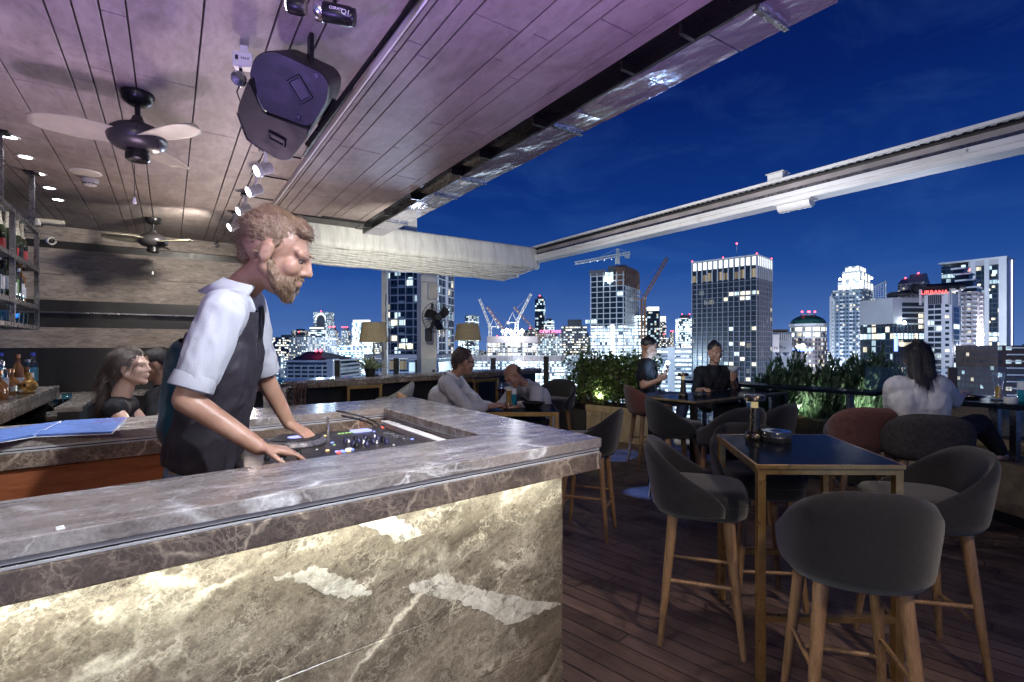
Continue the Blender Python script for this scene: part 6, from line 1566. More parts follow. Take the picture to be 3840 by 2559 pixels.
def grid(t, f, cw, ch, z0, z1, mat, side=True, fin=.35, dep=.5, floor=.35, name='facade_grid'):
    mb = MB()
    n = max(1, round(f.L1 / cw)); cw = f.L1 / n
    ax, ay = f.e1, f.e2; ang = math.atan2(ax.y, ax.x)
    for i in range(n + 1):
        p = f.p(i * cw, -dep / 2); mb.box((p[0], p[1], (z0 + z1) / 2), (fin, dep, z1 - z0), ang)
    k = int((z1 - z0) / ch)
    for j in range(k + 1):
        p = f.p(f.L1 / 2, -dep / 2 + .08); mb.box((p[0], p[1], z0 + j * ch), (f.L1, dep - .16, floor), ang)
    if side:
        m = max(1, round(f.L2 / cw))
        for i in range(1, m + 1):
            p = f.p(-dep / 2, i * f.L2 / m); mb.box((p[0], p[1], (z0 + z1) / 2), (dep, fin, z1 - z0), ang)
        for j in range(k + 1):
            p = f.p(-dep / 2 + .08, f.L2 / 2); mb.box((p[0], p[1], z0 + j * ch), (dep - .16, f.L2, floor), ang)
    return bpart(t, name, mb, mat), n, cw, k
rc = random.Random(21)

# --- dark-glass apartment tower behind the white column
f = Foot(1437, 1640, 1697, 205, 14); t = bthing('tall_tower', 'dark apartment tower with pale concrete fins behind the white column', 'tower', f)
zt = zat(985, 205)
solid(t, 'body', f, GZ, zt, F['darkg']);
f2 = Foot(1437, 1640, 1697, 205, 14)
solid(t, 'corner_fin', f, GZ, zt + 3, M['conc_wall'], (f.L1 - 2.6, f.L1 + .3, -.8, 2)); solid(t, 'centre_fin', f, GZ, zt + 1, M['conc_wall'], (-.3, 3.0, -.9, 1)); solid(t, 'corner_fin', f, GZ, zt, M['conc_wall'], (-.6, .3, f.L2 * .45, f.L2 * .62))
g_, n, cw, k = grid(t, f, 3.6, 3.25, GZ + 10, zt, M['conc_wall'], True, .16, .8, .45)
for j in range(0, k, 1):
    for i in (1, 4):
        if (j + i) % 2 and i < n - 1:
            mb = MB(); p0, p1 = f.p(i * cw + .3, -1.0), f.p((i + 1) * cw - .2, -1.0); quadwall(mb, p1[:2], p0[:2], GZ + 10 + j * 3.25 - .3, GZ + 10 + j * 3.25 + .9) if j > 14 else None
            if j > 14: bpart(t, 'balcony_front', mb, M['conc_wall'])
cells = [(rc.randrange(n), rc.randrange(20, k)) for _ in range(16)]; lit_windows(t, f, cells[:10], cw, 3.25, GZ + 10, LW, off=.1); lit_windows(t, f, cells[10:], cw, 3.25, GZ + 10, LC, off=.1)
# --- low glass block in front of it
f = Foot(1385, 1645, None, 125, 5, 16); t = bthing('low_building', 'low glass-fronted block with flat roof below the dark tower', 'building', f)
zt = zat(1330, 125); solid(t, 'body', f, GZ, zt - 1, F['darkg']); solid(t, 'roof_slab', f, zt - .95, zt, M['conc_dark'], (-1, f.L1 + 1, -1, f.L2)); grid(t, f, 2.6, 3.2, zt - 14, zt - 1, M['conc_dark'], False, .14, .3, .3)
lit_windows(t, f, [(rc.randrange(6), rc.randrange(4)) for _ in range(9)], 2.6, 3.2, zt - 14, LD)
# --- parking structure at the left
f = Foot(1068, 1222, None, 160, 4, 30); t = bthing('car_park', 'low pale car park with long open decks and sloping roof', 'building', f)
for j, v in enumerate((1352, 1369, 1385, 1400, 1416)):
    z = zat(v, 160); solid(t, 'deck_parapet', f, z - .62, z, M['conc_wall'], (-.2, f.L1 + .2, -.3, f.L2)); solid(t, 'open_deck', f, z - 1.3, z - .625, M['glass_city'], (.3, f.L1 - .3, .4, f.L2 - .2))
solid(t, 'base', f, GZ, zat(1420, 160), M['conc_dark']); z = zat(1350, 160)
mb = MB(); a = [f.p(1.5, 0, z), f.p(f.L1 - 2, 0, z), f.p(f.L1 - 4.5, 6, z + 2.6), f.p(4, 6, z + 2.6)]; b = [f.p(1.5, 26, z), f.p(f.L1 - 2, 26, z)]
mb.add(a + b, [(0, 3, 2, 1), (0, 4, 3), (1, 2, 5), (2, 3, 4, 5), (0, 1, 5, 4)]); bpart(t, 'roof', mb, M['conc_dark'])
solid(t, 'stair_tower', f, GZ, zat(1347, 160), M['conc_wall'], (-2.2, -.25, 0, 5))
mb = MB()
for i in range(6): p = f.p(1 + i * (f.L1 - 2) / 5, -.4); mb.box((p[0], p[1], zat(1392, 160)), (.35, .35, 4.2), 0)
bpart(t, 'columns', mb, M['conc_wall']).name = 'deck_column'
for p in ((2.6, 2), (4.2, 2)): beacon(t, f.p(p[0], p[1], z + 2.9), .45)

# --- hotel-like grid tower, the largest on the skyline
f = Foot(2596, 2838, 2893, 300, 45)
t = bthing('grid_tower', 'big dark grid-fronted tower with a brightly lit white crown', 'tower', f)
zt = zat(954, 300); ch = 3.0
solid(t, 'body', f, GZ, zt - 6, F['grid_glass'])
z0 = zt - 15 - 3.05 * 30
g_, n, cw, k = grid(t, f, 3.25, 3.05, z0, zt - 14, M['conc_grid'], True, .36, .6, .24)
# crown: lit bays
for i in range(n):
    mb = MB(); A, B_ = f.p((i + 1) * cw - .75, -.1), f.p(i * cw + .55, -.1); quadwall(mb, A[:2], B_[:2], zt - 6.0, zt - 1.2); bpart(t, 'lit_crown_bay', mb, M['crown_light'])
m = max(1, round(f.L2 / cw))
for i in range(m):
    mb = MB(); A, B_ = f.p(-.1, i * f.L2 / m + .4), f.p(-.1, (i + 1) * f.L2 / m - .3); quadwall(mb, A[:2], B_[:2], zt - 6.4, zt - .8); bpart(t, 'lit_crown_bay', mb, M['crown_light'])
solid(t, 'crown_core', f, zt - 6.5, zt - .7, M['conc_dark'], None, .3)
mb = MB(); ang = math.atan2(f.e1.y, f.e1.x)
for i in range(n + 1): p = f.p(i * cw, -.35); mb.box((p[0], p[1], zt - 7), (.55, .7, 14), ang)
for i in range(m + 1): p = f.p(-.35, i * f.L2 / m); mb.box((p[0], p[1], zt - 7), (.7, .55, 14), ang)
p = f.p(f.L1 / 2, -.3); mb.box((p[0], p[1], zt - .4), (f.L1 + 1, .8, .8), ang); p = f.p(-.3, f.L2 / 2); mb.box((p[0], p[1], zt - .4), (.79, f.L2, .79), ang)
bpart(t, 'crown_frame', mb, M['conc_wall'])
for i in range(n):
    if i % 3 != 1:
        mb = MB(); A, B_ = f.p((i + 1) * cw - .4, -.12), f.p(i * cw + .4, -.12); quadwall(mb, A[:2], B_[:2], zt - 13.4, zt - 8.2 - (i % 2)); bpart(t, 'dim_bay', mb, LD)
cells = [(0, 27), (1, 27), (2, 27), (3, 27), (4, 27), (5, 26), (1, 26), (2, 26), (0, 20), (4, 20), (4, 17), (2, 17), (10, 14), (3, 15), (0, 13), (4, 13), (5, 13), (2, 14), (9, 12), (1, 10), (6, 9), (4, 9), (0, 8), (1, 8), (2, 8), (10, 8), (11, 8), (0, 6), (1, 6), (2, 6), (5, 5), (0, 4), (1, 4), (3, 3), (1, 2), (4, 2), (0, 1), (2, 0), (9, 4), (8, 6)]
lit_windows(t, f, [c for c in cells if c[0] < n and (c[0] + c[1]) % 3], cw, 3.05, z0, LW, off=.05); lit_windows(t, f, [c for c in cells if c[0] < n and (c[0] + c[1]) % 3 == 0], cw, 3.05, z0, LC, off=.05)
lit_windows(t, f, [(m - 1, 22), (m - 1, 24), (0, 27), (m - 1, 16), (1, 8), (0, 6), (m - 1, 6)], f.L2 / m, 3.05, z0, LW, True, .2)
mb = MB(); zz = z0 + 3.05 * 7
for i in range(int(f.L1 / .8)): p = f.p(.4 + i * .8, -.5); mb.box((p[0], p[1], zz + 1.5), (.22, .5, 3.6), ang)
for i in range(int(f.L2 / .8)): p = f.p(-.5, .4 + i * .8); mb.box((p[0], p[1], zz + 1.5), (.5, .22, 3.6), ang)
bpart(t, 'louvre_band', mb, M['net_rust'])
p = f.p(f.L1 * .33, 4, 0); mb = MB(); mb.tube([(p[0], p[1], zt - 1), (p[0], p[1], zt + 8.6)], .16, 6); an = bpart(t, 'antenna', mb, M['conc_wall'])
p = f.p(f.L1 * .22, 4, 0); mb = MB(); mb.tube([(p[0], p[1], zt - 1), (p[0], p[1], zt + 2.6), (p[0] + 1, p[1], zt + 2.8)], .14, 6); bpart(t, 'antenna', mb, M['conc_wall'])
p = f.p(f.L1 * .33, 4, 0); beacon(t, (p[0], p[1], zt + 8.8), .55)
for a, b in ((0, 0), (f.L1, 0), (f.L1 / 2, 0), (0, f.L2)): beacon(t, f.p(a, b, zt + .5), .4)

# --- tower under construction with crane on top
def truss(mb, p0, p1, w, r=.16, n=None):
    p0, p1 = Vector(p0), Vector(p1); d = (p1 - p0); L = d.length; d.normalize(); up = Vector((0, 0, 1)) if abs(d.z) < .9 else CF
    s = d.cross(up).normalized() * w / 2; u = s.cross(d).normalized() * w / 2
    cs = [s + u, -s + u, -s - u, s - u]; n = n or max(3, int(L / w / 1.2))
    for c in cs: mb.bar(p0 + c, p1 + c, r * 2, r * 2)
    for i in range(n):
        a, b = p0 + d * L * i / n, p0 + d * L * (i + 1) / n
        for k in range(4): mb.bar(a + cs[k], b + cs[(k + 1) % 4], r * 1.2, r * 1.2)
def crane(label, mast0, mast1, tip, d, mat, w=1.8, lights=6, cj=6.0, group='tower cranes on the skyline', hammer=None, r=.2):
    m0, m1 = PD(mast0[0], mast0[1], d), PD(mast1[0], mast1[1], d); tp = PD(tip[0], tip[1], d)
    m0 = Vector((m1.x, m1.y, m0.z))
    t = thing('crane', label, 'crane', m0, 0, group)
    mb = MB(); truss(mb, m0, m1, w, r); bpart(t, 'mast', mb, mat)
    jb = (tp - m1).normalized()
    if hammer:
        tl = PD(hammer[0], hammer[1], d); ap = PD(hammer[2], hammer[3], d)
        mb = MB(); truss(mb, tl, tp, w * .7, r * .9); bpart(t, 'jib', mb, mat)
        mb = MB(); truss(mb, m1, ap, w * .6, r * .8); bpart(t, 'apex', mb, mat)
        mb = MB(); mb.bar(ap, tl.lerp(m1, .35), .14, .14); mb.bar(ap, tp, .14, .14); bpart(t, 'tie_bar', mb, mat)
        mb = MB(); mb.box(tp - Vector((0, 0, 1.6)) - (tp - m1).normalized() * 2.4, (3.2, 2, 2.8)); bpart(t, 'counterweight', mb, M['conc_wall'])
        mb = MB(); mb.box(m1 - Vector((0, 0, 1.6)), (2.2, 2.2, 3.4)); bpart(t, 'cab', mb, M['crane_white']); l0, l1 = tl, m1
    else:
        mb = MB(); truss(mb, m1 + jb * 1.0, tp, w * .72, r * .85); bpart(t, 'jib', mb, mat)
        hx = Vector((jb.x, jb.y, 0)).normalized(); back = m1 - hx * cj; top = m1 - hx * cj * .45 + Vector((0, 0, cj * 1.15))
        mb = MB(); mb.bar(m1, top, .35, .35); mb.bar(back, top, .35, .35); mb.bar(m1 + hx * .5, back, 1.4, .7); bpart(t, 'a_frame', mb, mat)
        mb = MB(); mb.bar(top, tp, .12, .12); bpart(t, 'hoist_cable', mb, mat)
        mb = MB(); mb.box(back + Vector((0, 0, -.3)), (2.2, 2.2, 2.4)); bpart(t, 'counterweight', mb, M['conc_wall'])
        mb = MB(); mb.box(m1 + hx * 1.4 + Vector((0, 0, .3)), (1.5, 1.5, 2.0)); bpart(t, 'cab', mb, M['crane_white']); l0, l1 = tp, m1
    for i in range(lights):
        p = l0.lerp(l1, (i + .15) / max(1, lights)); mb = MB(); mb.sphere(p - Vector((0, 0, .5)), .38, 8, 6); bpart(t, 'work_lamp', mb, M['white_led'])
    return t
f = Foot(2216, 2338, 2394, 380, 30); t = bthing('unfinished_tower', 'unfinished concrete tower with lit lower floors and crane on its roof', 'tower', f)
zt = zat(1018, 380); zl = zat(1222, 380)
solid(t, 'unlit_floors', f, zl, zt, M['glass_city'], None, .5); solid(t, 'lit_floors', f, GZ, zl, F['bright'], None, .3)
grid(t, f, 5.2, 4.1, zl - 60, zt, M['conc_wall'], True, .5, .9, .55)
solid(t, 'core', f, zt, zat(992, 380), M['conc_dark'], (-.5, f.L1 * .5, 2, f.L2 - 1)); solid(t, 'netting', f, zt - 10, zat(1000, 380), M['net_rust'], (-.9, f.L1 * .25, .3, f.L2 + .6))
solid(t, 'parapet_screen', f, zt - 2, zt + 2.5, M['conc_dark'], (f.L1 * .55, f.L1 + 1, -.8, 1))
mb = MB(); p = f.p(f.L1 * .42, -1.2, zat(1050, 380)); mb.sphere(p, 1.6, 10, 8); bpart(t, 'floodlight', mb, M['flood'])
mb = MB(); A, B_ = f.p(f.L1 * .62, -.4), f.p(f.L1 * .3, -.4); quadwall(mb, A[:2], B_[:2], zat(1052, 380), zat(1018, 380)); bpart(t, 'lit_hoist_bay', mb, LC)
mb = MB(); A, B_ = f.p(f.L1 * .40, -.5), f.p(f.L1 * .27, -.5); quadwall(mb, A[:2], B_[:2], zl - 40, zl + 1); bpart(t, 'hoist_shaft', mb, M['crown_light'])
lit_windows(t, f, [(0, 20), (5, 15), (4, 15)], 5.2, 4.1, zl - 60, LC)
f2 = Foot(2392, 2426, None, 392, 4, 20); t2 = bthing('stepped_annex', 'lower concrete annex beside the unfinished tower', 'tower', f2); solid(t2, 'body', f2, GZ, zat(1182, 392), F['bright']); grid(t2, f2, 4.5, 4.1, zat(1182, 392) - 70, zat(1150, 392), M['conc_dark'], False, .4, .6, .5)
crane('white hammerhead crane on the roof of the unfinished tower', (2316, 990), (2316, 968), (2363, 949), 380, M['crane_white'], 2.4, 6, 6, hammer=(2156, 988, 2316, 933), r=.26)
crane('orange luffing crane on the right of the unfinished tower', (2412, 1290), (2412, 1122), (2502, 968), 385, M['crane_orange'], 2.6, 0, 9, r=.28)

# --- floodlit construction site with four cranes
f = Foot(1826, 2016, None, 460, 3, 30); t = bthing('construction_site', 'floodlit unfinished block bristling with cranes above the bowed man', 'construction site', f)
z1_, z2_ = zat(1262, 460), zat(1328, 460)
solid(t, 'upper_deck', f, z1_ - 6, z1_, M['conc_pink']); solid(t, 'upper_body', f, z2_ - 8, z1_ - 6.05, F['site'], None, .8); grid(t, f, 4.5, 4.5, z2_ - 6, z1_ - 6, M['conc_wall'], False, .6, 1.0, .7)
fb = Foot(1770, 2140, None, 440, 3, 14); solid(t, 'lower_deck', fb, zat(1336, 440) - 4, zat(1336, 440), M['conc_pink']); solid(t, 'lower_body', fb, GZ, zat(1336, 440) - 4.05, F['bright'], None, .6); grid(t, fb, 4.6, 4.6, zat(1336, 440) - 46, zat(1336, 440), M['conc_wall'], False, .6, 1.0, .7)
for i, (u, v) in enumerate(((1884, 1243), (1900, 1238), (1915, 1246), (1932, 1240), (1948, 1250), (1958, 1242), (1895, 1252), (1926, 1255))):
    mb = MB(); mb.sphere(PD(u, v, 455), 1.0 + .35 * (i % 3), 8, 6); bpart(t, 'floodlight', mb, M['flood'])
    mb = MB(); p = PD(u, v, 456); mb.box((p.x, p.y, (p.z + z1_) / 2), (.3, .3, max(.5, p.z - z1_))); bpart(t, 'lamp_mast', mb, M['crane_white'])
for u, v in ((2001, 1306), (1941, 1357)):
    mb = MB(); mb.sphere(PD(u, v, 436), 1.3, 8, 6); bpart(t, 'floodlight', mb, M['flood'])
crane('leftmost luffing crane of the floodlit site, leaning left', (1840, 1265), (1838, 1226), (1798, 1122), 470, M['crane_white'], 2.4, 7, 7, r=.30)
crane('second crane from the left, its red and white jib leaning left', (1890, 1262), (1888, 1236), (1826, 1152), 480, M['crane_orange'], 2.4, 6, 7, r=.28)
crane('luffing crane with white jib leaning right over the floodlights', (1938, 1262), (1937, 1210), (1992, 1102), 465, M['crane_white'], 2.6, 5, 8, r=.32)
crane('long reddish crane jib reaching up left beside the banded dark tower', (2024, 1290), (2022, 1258), (1926, 1152), 500, M['crane_orange'], 2.2, 8, 7, r=.26)

# --- right-hand group
f = Foot(3466, 3570, 3604, 255, 52); fU = f; t = bthing('apartment_tower', 'white apartment tower with red URBANA sign and dark curved roof', 'tower', f)
zt = zat(1098, 255); solid(t, 'body', f, GZ, zt, M['conc_bright'])
n = 8
for j in range(26):
    z = zt - 7.5 - j * 2.85
    for a0, a1, nm in ((.38, .62, 'w'), (.64, .86, 'w')):
        mb = MB(); A, B_ = f.p(f.L1 * a1, -.03), f.p(f.L1 * a0, -.03); quadwall(mb, A[:2], B_[:2], z, z + 2.0);
        if j < 22: bpart(t, 'balcony_window', mb, M['glass_city'] if (j * 3 + int(a0 * 10)) % 5 else LC)
    for a0, a1 in ((.10, .24),):
        mb = MB(); A, B_ = f.p(f.L1 * a1, -.03), f.p(f.L1 * a0, -.03); quadwall(mb, A[:2], B_[:2], z + .5, z + 1.8)
        if j < 20: bpart(t, 'window', mb, M['glass_city'] if j % 6 != 2 else LW)
for j in range(22):
    z = zt - 7.5 - j * 2.85; p = f.p(f.L1 * .62, -.45); mb = MB(); mb.box((p[0], p[1], z - .2), (f.L1 * .5, .9, .28), math.atan2(f.e1.y, f.e1.x)); bpart(t, 'balcony_slab', mb, M['conc_wall'])
for j in range(24):
    z = zt - 9.5 - j * 2.85; mb = MB(); A, B_ = f.p(-.03, f.L2 * .2), f.p(-.03, f.L2 * .8); quadwall(mb, A[:2], B_[:2], z, z + 2.3); bpart(t, 'side_window', mb, M['glass_city'] if j % 7 != 3 else LC)
mb = MB(); A, B_ = f.p(f.L1 * .86, -.04), f.p(f.L1 * .36, -.04); quadwall(mb, A[:2], B_[:2], zt - 5.4, zt - .8); bpart(t, 'lobby_glazing', mb, M['glass_city'])
mb = MB()
for i in range(8): p = f.p(f.L1 * (.36 + .5 * i / 7), -.12); mb.box((p[0], p[1], zt - 3.1), (.12, .16, 4.6), math.atan2(f.e1.y, f.e1.x))
bpart(t, 'mullion', mb, M['conc_wall'])
sgn = PD(3504, 1097, 247)
mb = MB(); mb.bar(PD(3466, 1107, 247.3), PD(3540, 1107, 247.3), .4, .25); bpart(t, 'sign_bar', mb, M['conc_dark'])
so = text('sign', 'URBANA', 2.6, M['red_sign'], t, sgn - t.location, (R(90), 0, R(-YAW - 30)), .12)
mb = MB(); rings = []
for (uu, vv, dd, w_) in ((3426, 1078, 262, 3), (3446, 1082, 257, 5), (3500, 1080, 256, 6), (3560, 1075, 257, 6), (3598, 1072, 260, 4)):
    c = PD(uu, vv, dd); rings.append([c + CF * (w_ * math.cos(a)) + Vector((0, 0, 1.9 * math.sin(a) * (1 if math.sin(a) > 0 else 1.6))) for a in [2 * math.pi * k_ / 14 for k_ in range(14)]])
mb.loft(rings); bpart(t, 'curved_roof', mb, M['roof_black'])
for u in (3452, 3560, 3598):
    mb = MB(); mb.tube([PD(u, 1145, 253.5), PD(u, 1086, 253.5)], .6, 8); bpart(t, 'roof_column', mb, M['conc_wall'])
fl_ = Foot(3348, 3470, None, 268, -6, 22); t = bthing('apartment_wing', 'lower white wing with open balconies left of the red sign', 'building', fl_)
zw = zat(1118, 268); solid(t, 'body', fl_, zat(1215, 268), zw, M['conc_wall'])
for j in range(5):
    mb = MB(); z = zw - 4.6 - j * 2.9; A, B_ = fl_.p(fl_.L1 * .72, -.05), fl_.p(fl_.L1 * .05, -.05); quadwall(mb, A[:2], B_[:2], z, z + 2.1); bpart(t, 'balcony_window', mb, M['glass_city'])
    mb = MB(); A, B_ = fl_.p(fl_.L1 * .22, -.1), fl_.p(fl_.L1 * .07, -.1); quadwall(mb, A[:2], B_[:2], z, z + 2.0)
    if j > 1: bpart(t, 'lit_window', mb, LW)
solid(t, 'glass_base', fl_, GZ, zat(1215, 268) - .05, F['darkg'], None, .1); grid(t, fl_, 2.2, 2.9, zat(1215, 268) - 44, zat(1215, 268), M['conc_dark'], False, .12, .3, .22)
mb = MB(); rings = []
for (uu, vv, w_) in ((3346, 1106, 4), (3358, 1106, 7), (3400, 1099, 8), (3440, 1092, 7), (3452, 1090, 4)):
    c = PD(uu, vv, 270); rings.append([c + CF * (w_ * math.cos(a)) + Vector((0, 0, 1.5 * math.sin(a))) for a in [2 * math.pi * k_ / 12 for k_ in range(12)]])
mb.loft(rings); bpart(t, 'curved_roof', mb, M['roof_black'])
mb = MB(); mb.sphere(PD(3391, 1211, 265), .9, 8, 6); bpart(t, 'floodlight', mb, M['flood'])
for k_ in range(3):
    mb = MB(); A, B_ = fl_.p(fl_.L1 * (.8 - .2 * k_), -.2), fl_.p(fl_.L1 * (.62 - .2 * k_), -.2); quadwall(mb, A[:2], B_[:2], zat(1300, 268), zat(1285, 268)); bpart(t, 'lit_window', mb, LW)
mb = MB(); A, B_ = fl_.p(fl_.L1 * .97, -.25), fl_.p(fl_.L1 * .86, -.25); quadwall(mb, A[:2], B_[:2], zat(1318, 268), zat(1262, 268)); bpart(t, 'blue_screen', mb, M['blue_sign'])
f = Foot(3600, 3664, 3690, 300, 52); t = bthing('stepped_tower', 'rose-grey tower with stepped white terraces on top', 'tower', f)
zt = zat(1092, 300); solid(t, 'body', f, GZ, zt, F['rose'])
for i, (u0, u1, v0, v1) in enumerate(((3602, 3676, 1092, 1072), (3590, 3664, 1072, 1042), (3580, 3648, 1042, 1016), (3574, 3628, 1016, 992))):
    ff = Foot(u0, u1 - 14, u1, 302 + i * 3, 52); solid(t, 'terrace_step', ff, zat(v0, 300) - 1, zat(v1, 300) - 1, M['glass_city']); solid(t, 'terrace_slab', ff, zat(v1, 300) - 1.0, zat(v1, 300), M['conc_bright'], (-1, ff.L1 + 1, -1, ff.L2))
mb = MB(); ang = math.atan2(f.e1.y, f.e1.x)
for j in range(25):
    z = zt - 3 - j * 2.75
    for a in (.12, .5, .88): p = f.p(f.L1 * a, -.5); mb = MB(); mb.box((p[0], p[1], z), (1.7, 1.0, .8), ang); bpart(t, 'balcony_front', mb, M['conc_wall'])
    p = f.p(-.5, f.L2 * .5); mb = MB(); mb.box((p[0], p[1], z), (1.0, 1.7, .8), ang); bpart(t, 'balcony_front', mb, M['conc_wall'])
beacon(t, PD(3636, 1013, 305), .5)
f = Foot(3527, 3772, 3802, 375, 54); t = bthing('slab_tower', 'tall slab tower of pale piers and dark glass at the far right', 'tower', f)
zt = zat(968, 375); solid(t, 'body', f, GZ, zt - 2, F['darkg'], None, .4)
for a0, a1 in ((-.5, f.L1 * .10), (f.L1 * .24, f.L1 * .31), (f.L1 * .44, f.L1 * .52)): solid(t, 'pier', f, GZ, zt, M['conc_bright'], (a0, a1, -.7, f.L2 * .9))
solid(t, 'roof_slab', f, zt - .1, zt + 1.4, M['conc_bright'], (-.8, f.L1 + 1, -1, f.L2)); solid(t, 'end_frame', f, GZ, zt - 16, M['conc_wall'], (f.L1 * .93, f.L1 + .2, -.6, 5))
solid(t, 'top_band', f, zt - 4, zt - .11, M['conc_wall'], (-.5, f.L1 * .55, -.65, 3))
mb = MB(); p = f.p(-.9, f.L2 * .55); mb.tube([(p[0], p[1], zat(1300, 375)), (p[0], p[1], zt)], .38, 6); bpart(t, 'light_strip', mb, M['white_tube'])
n2 = int(f.L1 / 3)
lit_windows(t, f, [(2, 60), (2, 56), (3, 55), (5, 57), (6, 55), (2, 45), (3, 44), (5, 45), (6, 46), (6, 42), (3, 40), (2, 38), (6, 36), (2, 30), (3, 29), (2, 28), (6, 26), (7, 57), (10, 56), (11, 55), (3, 24), (2, 22), (6, 20), (7, 18), (2, 16), (3, 14)], f.L1 / 14, 2.2, zt - 145, LW)
f = Foot(3742, 3900, None, 215, 14, 30); t = bthing('dark_block', 'dark brick apartment block cut by the right edge of the photo', 'building', f); zt = zat(1296, 215); solid(t, 'body', f, GZ, zt, F['brick'])
for j in range(9): p = f.p(f.L1 * .42, -.5); mb = MB(); mb.box((p[0], p[1], zt - 1 - j * 2.9), (f.L1 * .74, 1.0, .55), math.atan2(f.e1.y, f.e1.x)); bpart(t, 'balcony_slab', mb, M['conc_wall'])
f = Foot(3367, 3464, 3486, 520, 48); t = bthing('gabled_tower', 'rose-coloured tower with twin gabled roofs and red beacons', 'tower', f); zt = zat(1058, 520); solid(t, 'body', f, GZ, zt, F['rose'])
for a0, a1, h in ((-.5, f.L1 * .66, 10.5), (f.L1 * .66 + .1, f.L1, 6.5)):
    mb = MB(); P_ = lambda a, b, z: f.p(a, b, z); hm = (a0 + a1) / 2
    v_ = [P_(a0, 0, zt), P_(a1, 0, zt), P_(a1, f.L2, zt), P_(a0, f.L2, zt), P_(a0 + .5, f.L2 / 2, zt + h), P_(a1 - .5, f.L2 / 2, zt + h)]
    mb.add(v_, [(0, 4, 5, 1), (1, 5, 2), (2, 5, 4, 3), (3, 4, 0), (0, 1, 2, 3)]); bpart(t, 'roof', mb, M['conc_pink'])
    beacon(t, P_(hm, f.L2 / 2, zt + h + .8), .8)
# --- tower with blazing crown and glass sails
f = Foot(3118, 3232, 3278, 400, 46); t = bthing('crown_tower', 'white and blue tower with a blazing floodlit stepped crown', 'tower', f)
zt = zat(1084, 400); solid(t, 'body', f, GZ, zt, F['crownb'])
mb = MB(); ang = math.atan2(f.e1.y, f.e1.x)
for j in range(24):
    z = zt - 8 - j * 3.1
    for a in (.06, .34, .64, .94): p = f.p(f.L1 * a, -.5); mb = MB(); mb.box((p[0], p[1], z), (2.4, 1.0, 1.0), ang); bpart(t, 'balcony_front', mb, M['conc_bright'])
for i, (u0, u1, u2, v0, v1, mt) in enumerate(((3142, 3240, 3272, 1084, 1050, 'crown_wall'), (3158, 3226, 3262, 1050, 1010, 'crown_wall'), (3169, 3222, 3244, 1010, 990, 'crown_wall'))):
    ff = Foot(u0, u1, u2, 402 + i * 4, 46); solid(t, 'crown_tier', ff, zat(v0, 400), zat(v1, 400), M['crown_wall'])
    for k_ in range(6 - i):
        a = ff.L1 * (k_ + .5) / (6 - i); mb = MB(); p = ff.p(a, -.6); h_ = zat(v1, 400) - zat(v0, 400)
        mb.box((p[0], p[1], zat(v0, 400) + h_ * (.35 if (k_ + i) % 2 else .55)), (1.6, .9, h_ * (.5 if k_ % 2 else .85)), ang); bpart(t, 'glowing_pier', mb, M['crown_light'])  # piers glow by emission, the floodlighting is put into their material
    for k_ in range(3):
        mb = MB(); p = ff.p(-.6, ff.L2 * (k_ + .5) / 3); mb.box((p[0], p[1], (zat(v0, 400) + zat(v1, 400)) / 2), (.9, 1.3, (zat(v1, 400) - zat(v0, 400)) * .7), ang); bpart(t, 'glowing_pier', mb, M['crown_light'])
for u, v in ((3150, 1048), (3168, 1046), (3215, 1040), (3238, 1042), (3268, 1044), (3190, 1062)):
    mb = MB(); mb.sphere(PD(u, v, 396), .8, 8, 6); bpart(t, 'floodlight', mb, M['flood'])
for pts in (((3275, 1076), (3322, 1056), (3322, 1120), (3275, 1120)), ((3114, 1112), (3128, 1126), (3128, 1340), (3114, 1340))):
    P4 = [PD(u, v, 408) for u, v in pts]; mb = MB()
    for i in range(4): mb.bar(P4[i], P4[(i + 1) % 4], .8, .8)
    for i in range(1, 5 if pts[0][0] > 3200 else 3): mb.bar(P4[0].lerp(P4[1], i / 5), P4[3].lerp(P4[2], i / 5), .3, .3)
    for i in range(1, 7 if pts[0][0] > 3200 else 30): s_ = i / (7 if pts[0][0] > 3200 else 30); mb.bar(P4[0].lerp(P4[3], s_), P4[1].lerp(P4[2], s_), .3, .3)
    bpart(t, 'lattice_sail', mb, M['conc_wall'])
fs_ = Foot(3278, 3314, None, 412, 0, 14); solid(t, 'side_wing', fs_, GZ, zat(1118, 412), F['slots'])
mb = MB()
for j in range(26):
    p = fs_.p(-2.2, 1); mb.box((p[0], p[1], zat(1122, 412) - j * 3.4), (5.4, 2, .35), -R(YAW))
bpart(t, 'wing_ledge', mb, M['conc_wall'])
for j in range(24):
    mb = MB(); A, B_ = fs_.p(fs_.L1 - .2, -.1), fs_.p(fs_.L1 - 2.2, -.1); z = zat(1140, 412) - j * 3.4; quadwall(mb, A[:2], B_[:2], z, z + 2.3); bpart(t, 'lit_window', mb, LW)
# --- domed building
dd = 470; f = Foot(2966, 3098, None, dd, 0, 40); t = bthing('domed_building', 'classical building under a dark green dome with red beacons', 'building', f)
cx = PD(3030, 1300, dd + 16); cx = Vector((cx.x, cx.y, 0)); rr_ = 64 / 1900 * dd
def octa(r, n=12): return [(cx.x + r * math.cos(2 * math.pi * (k_ + .5) / n), cx.y + r * math.sin(2 * math.pi * (k_ + .5) / n)) for k_ in range(n)]
for nm, r, v0, v1, mt in (('drum', .96, 1266, 1224, F['dome_w']), ('lower_body', 1.0, 1460, 1269, F['dome_l'])):
    mb = MB(); boxuv(mb, octa(rr_ * r), zat(v0, dd), zat(v1, dd)); bpart(t, nm, mb, mt)
for v0, v1, r in ((1269, 1265, 1.03), (1222, 1213, 1.07)):
    mb = MB(); mb.prism(octa(rr_ * r), zat(v0, dd), zat(v1, dd)); bpart(t, 'cornice', mb, M['conc_bright'])
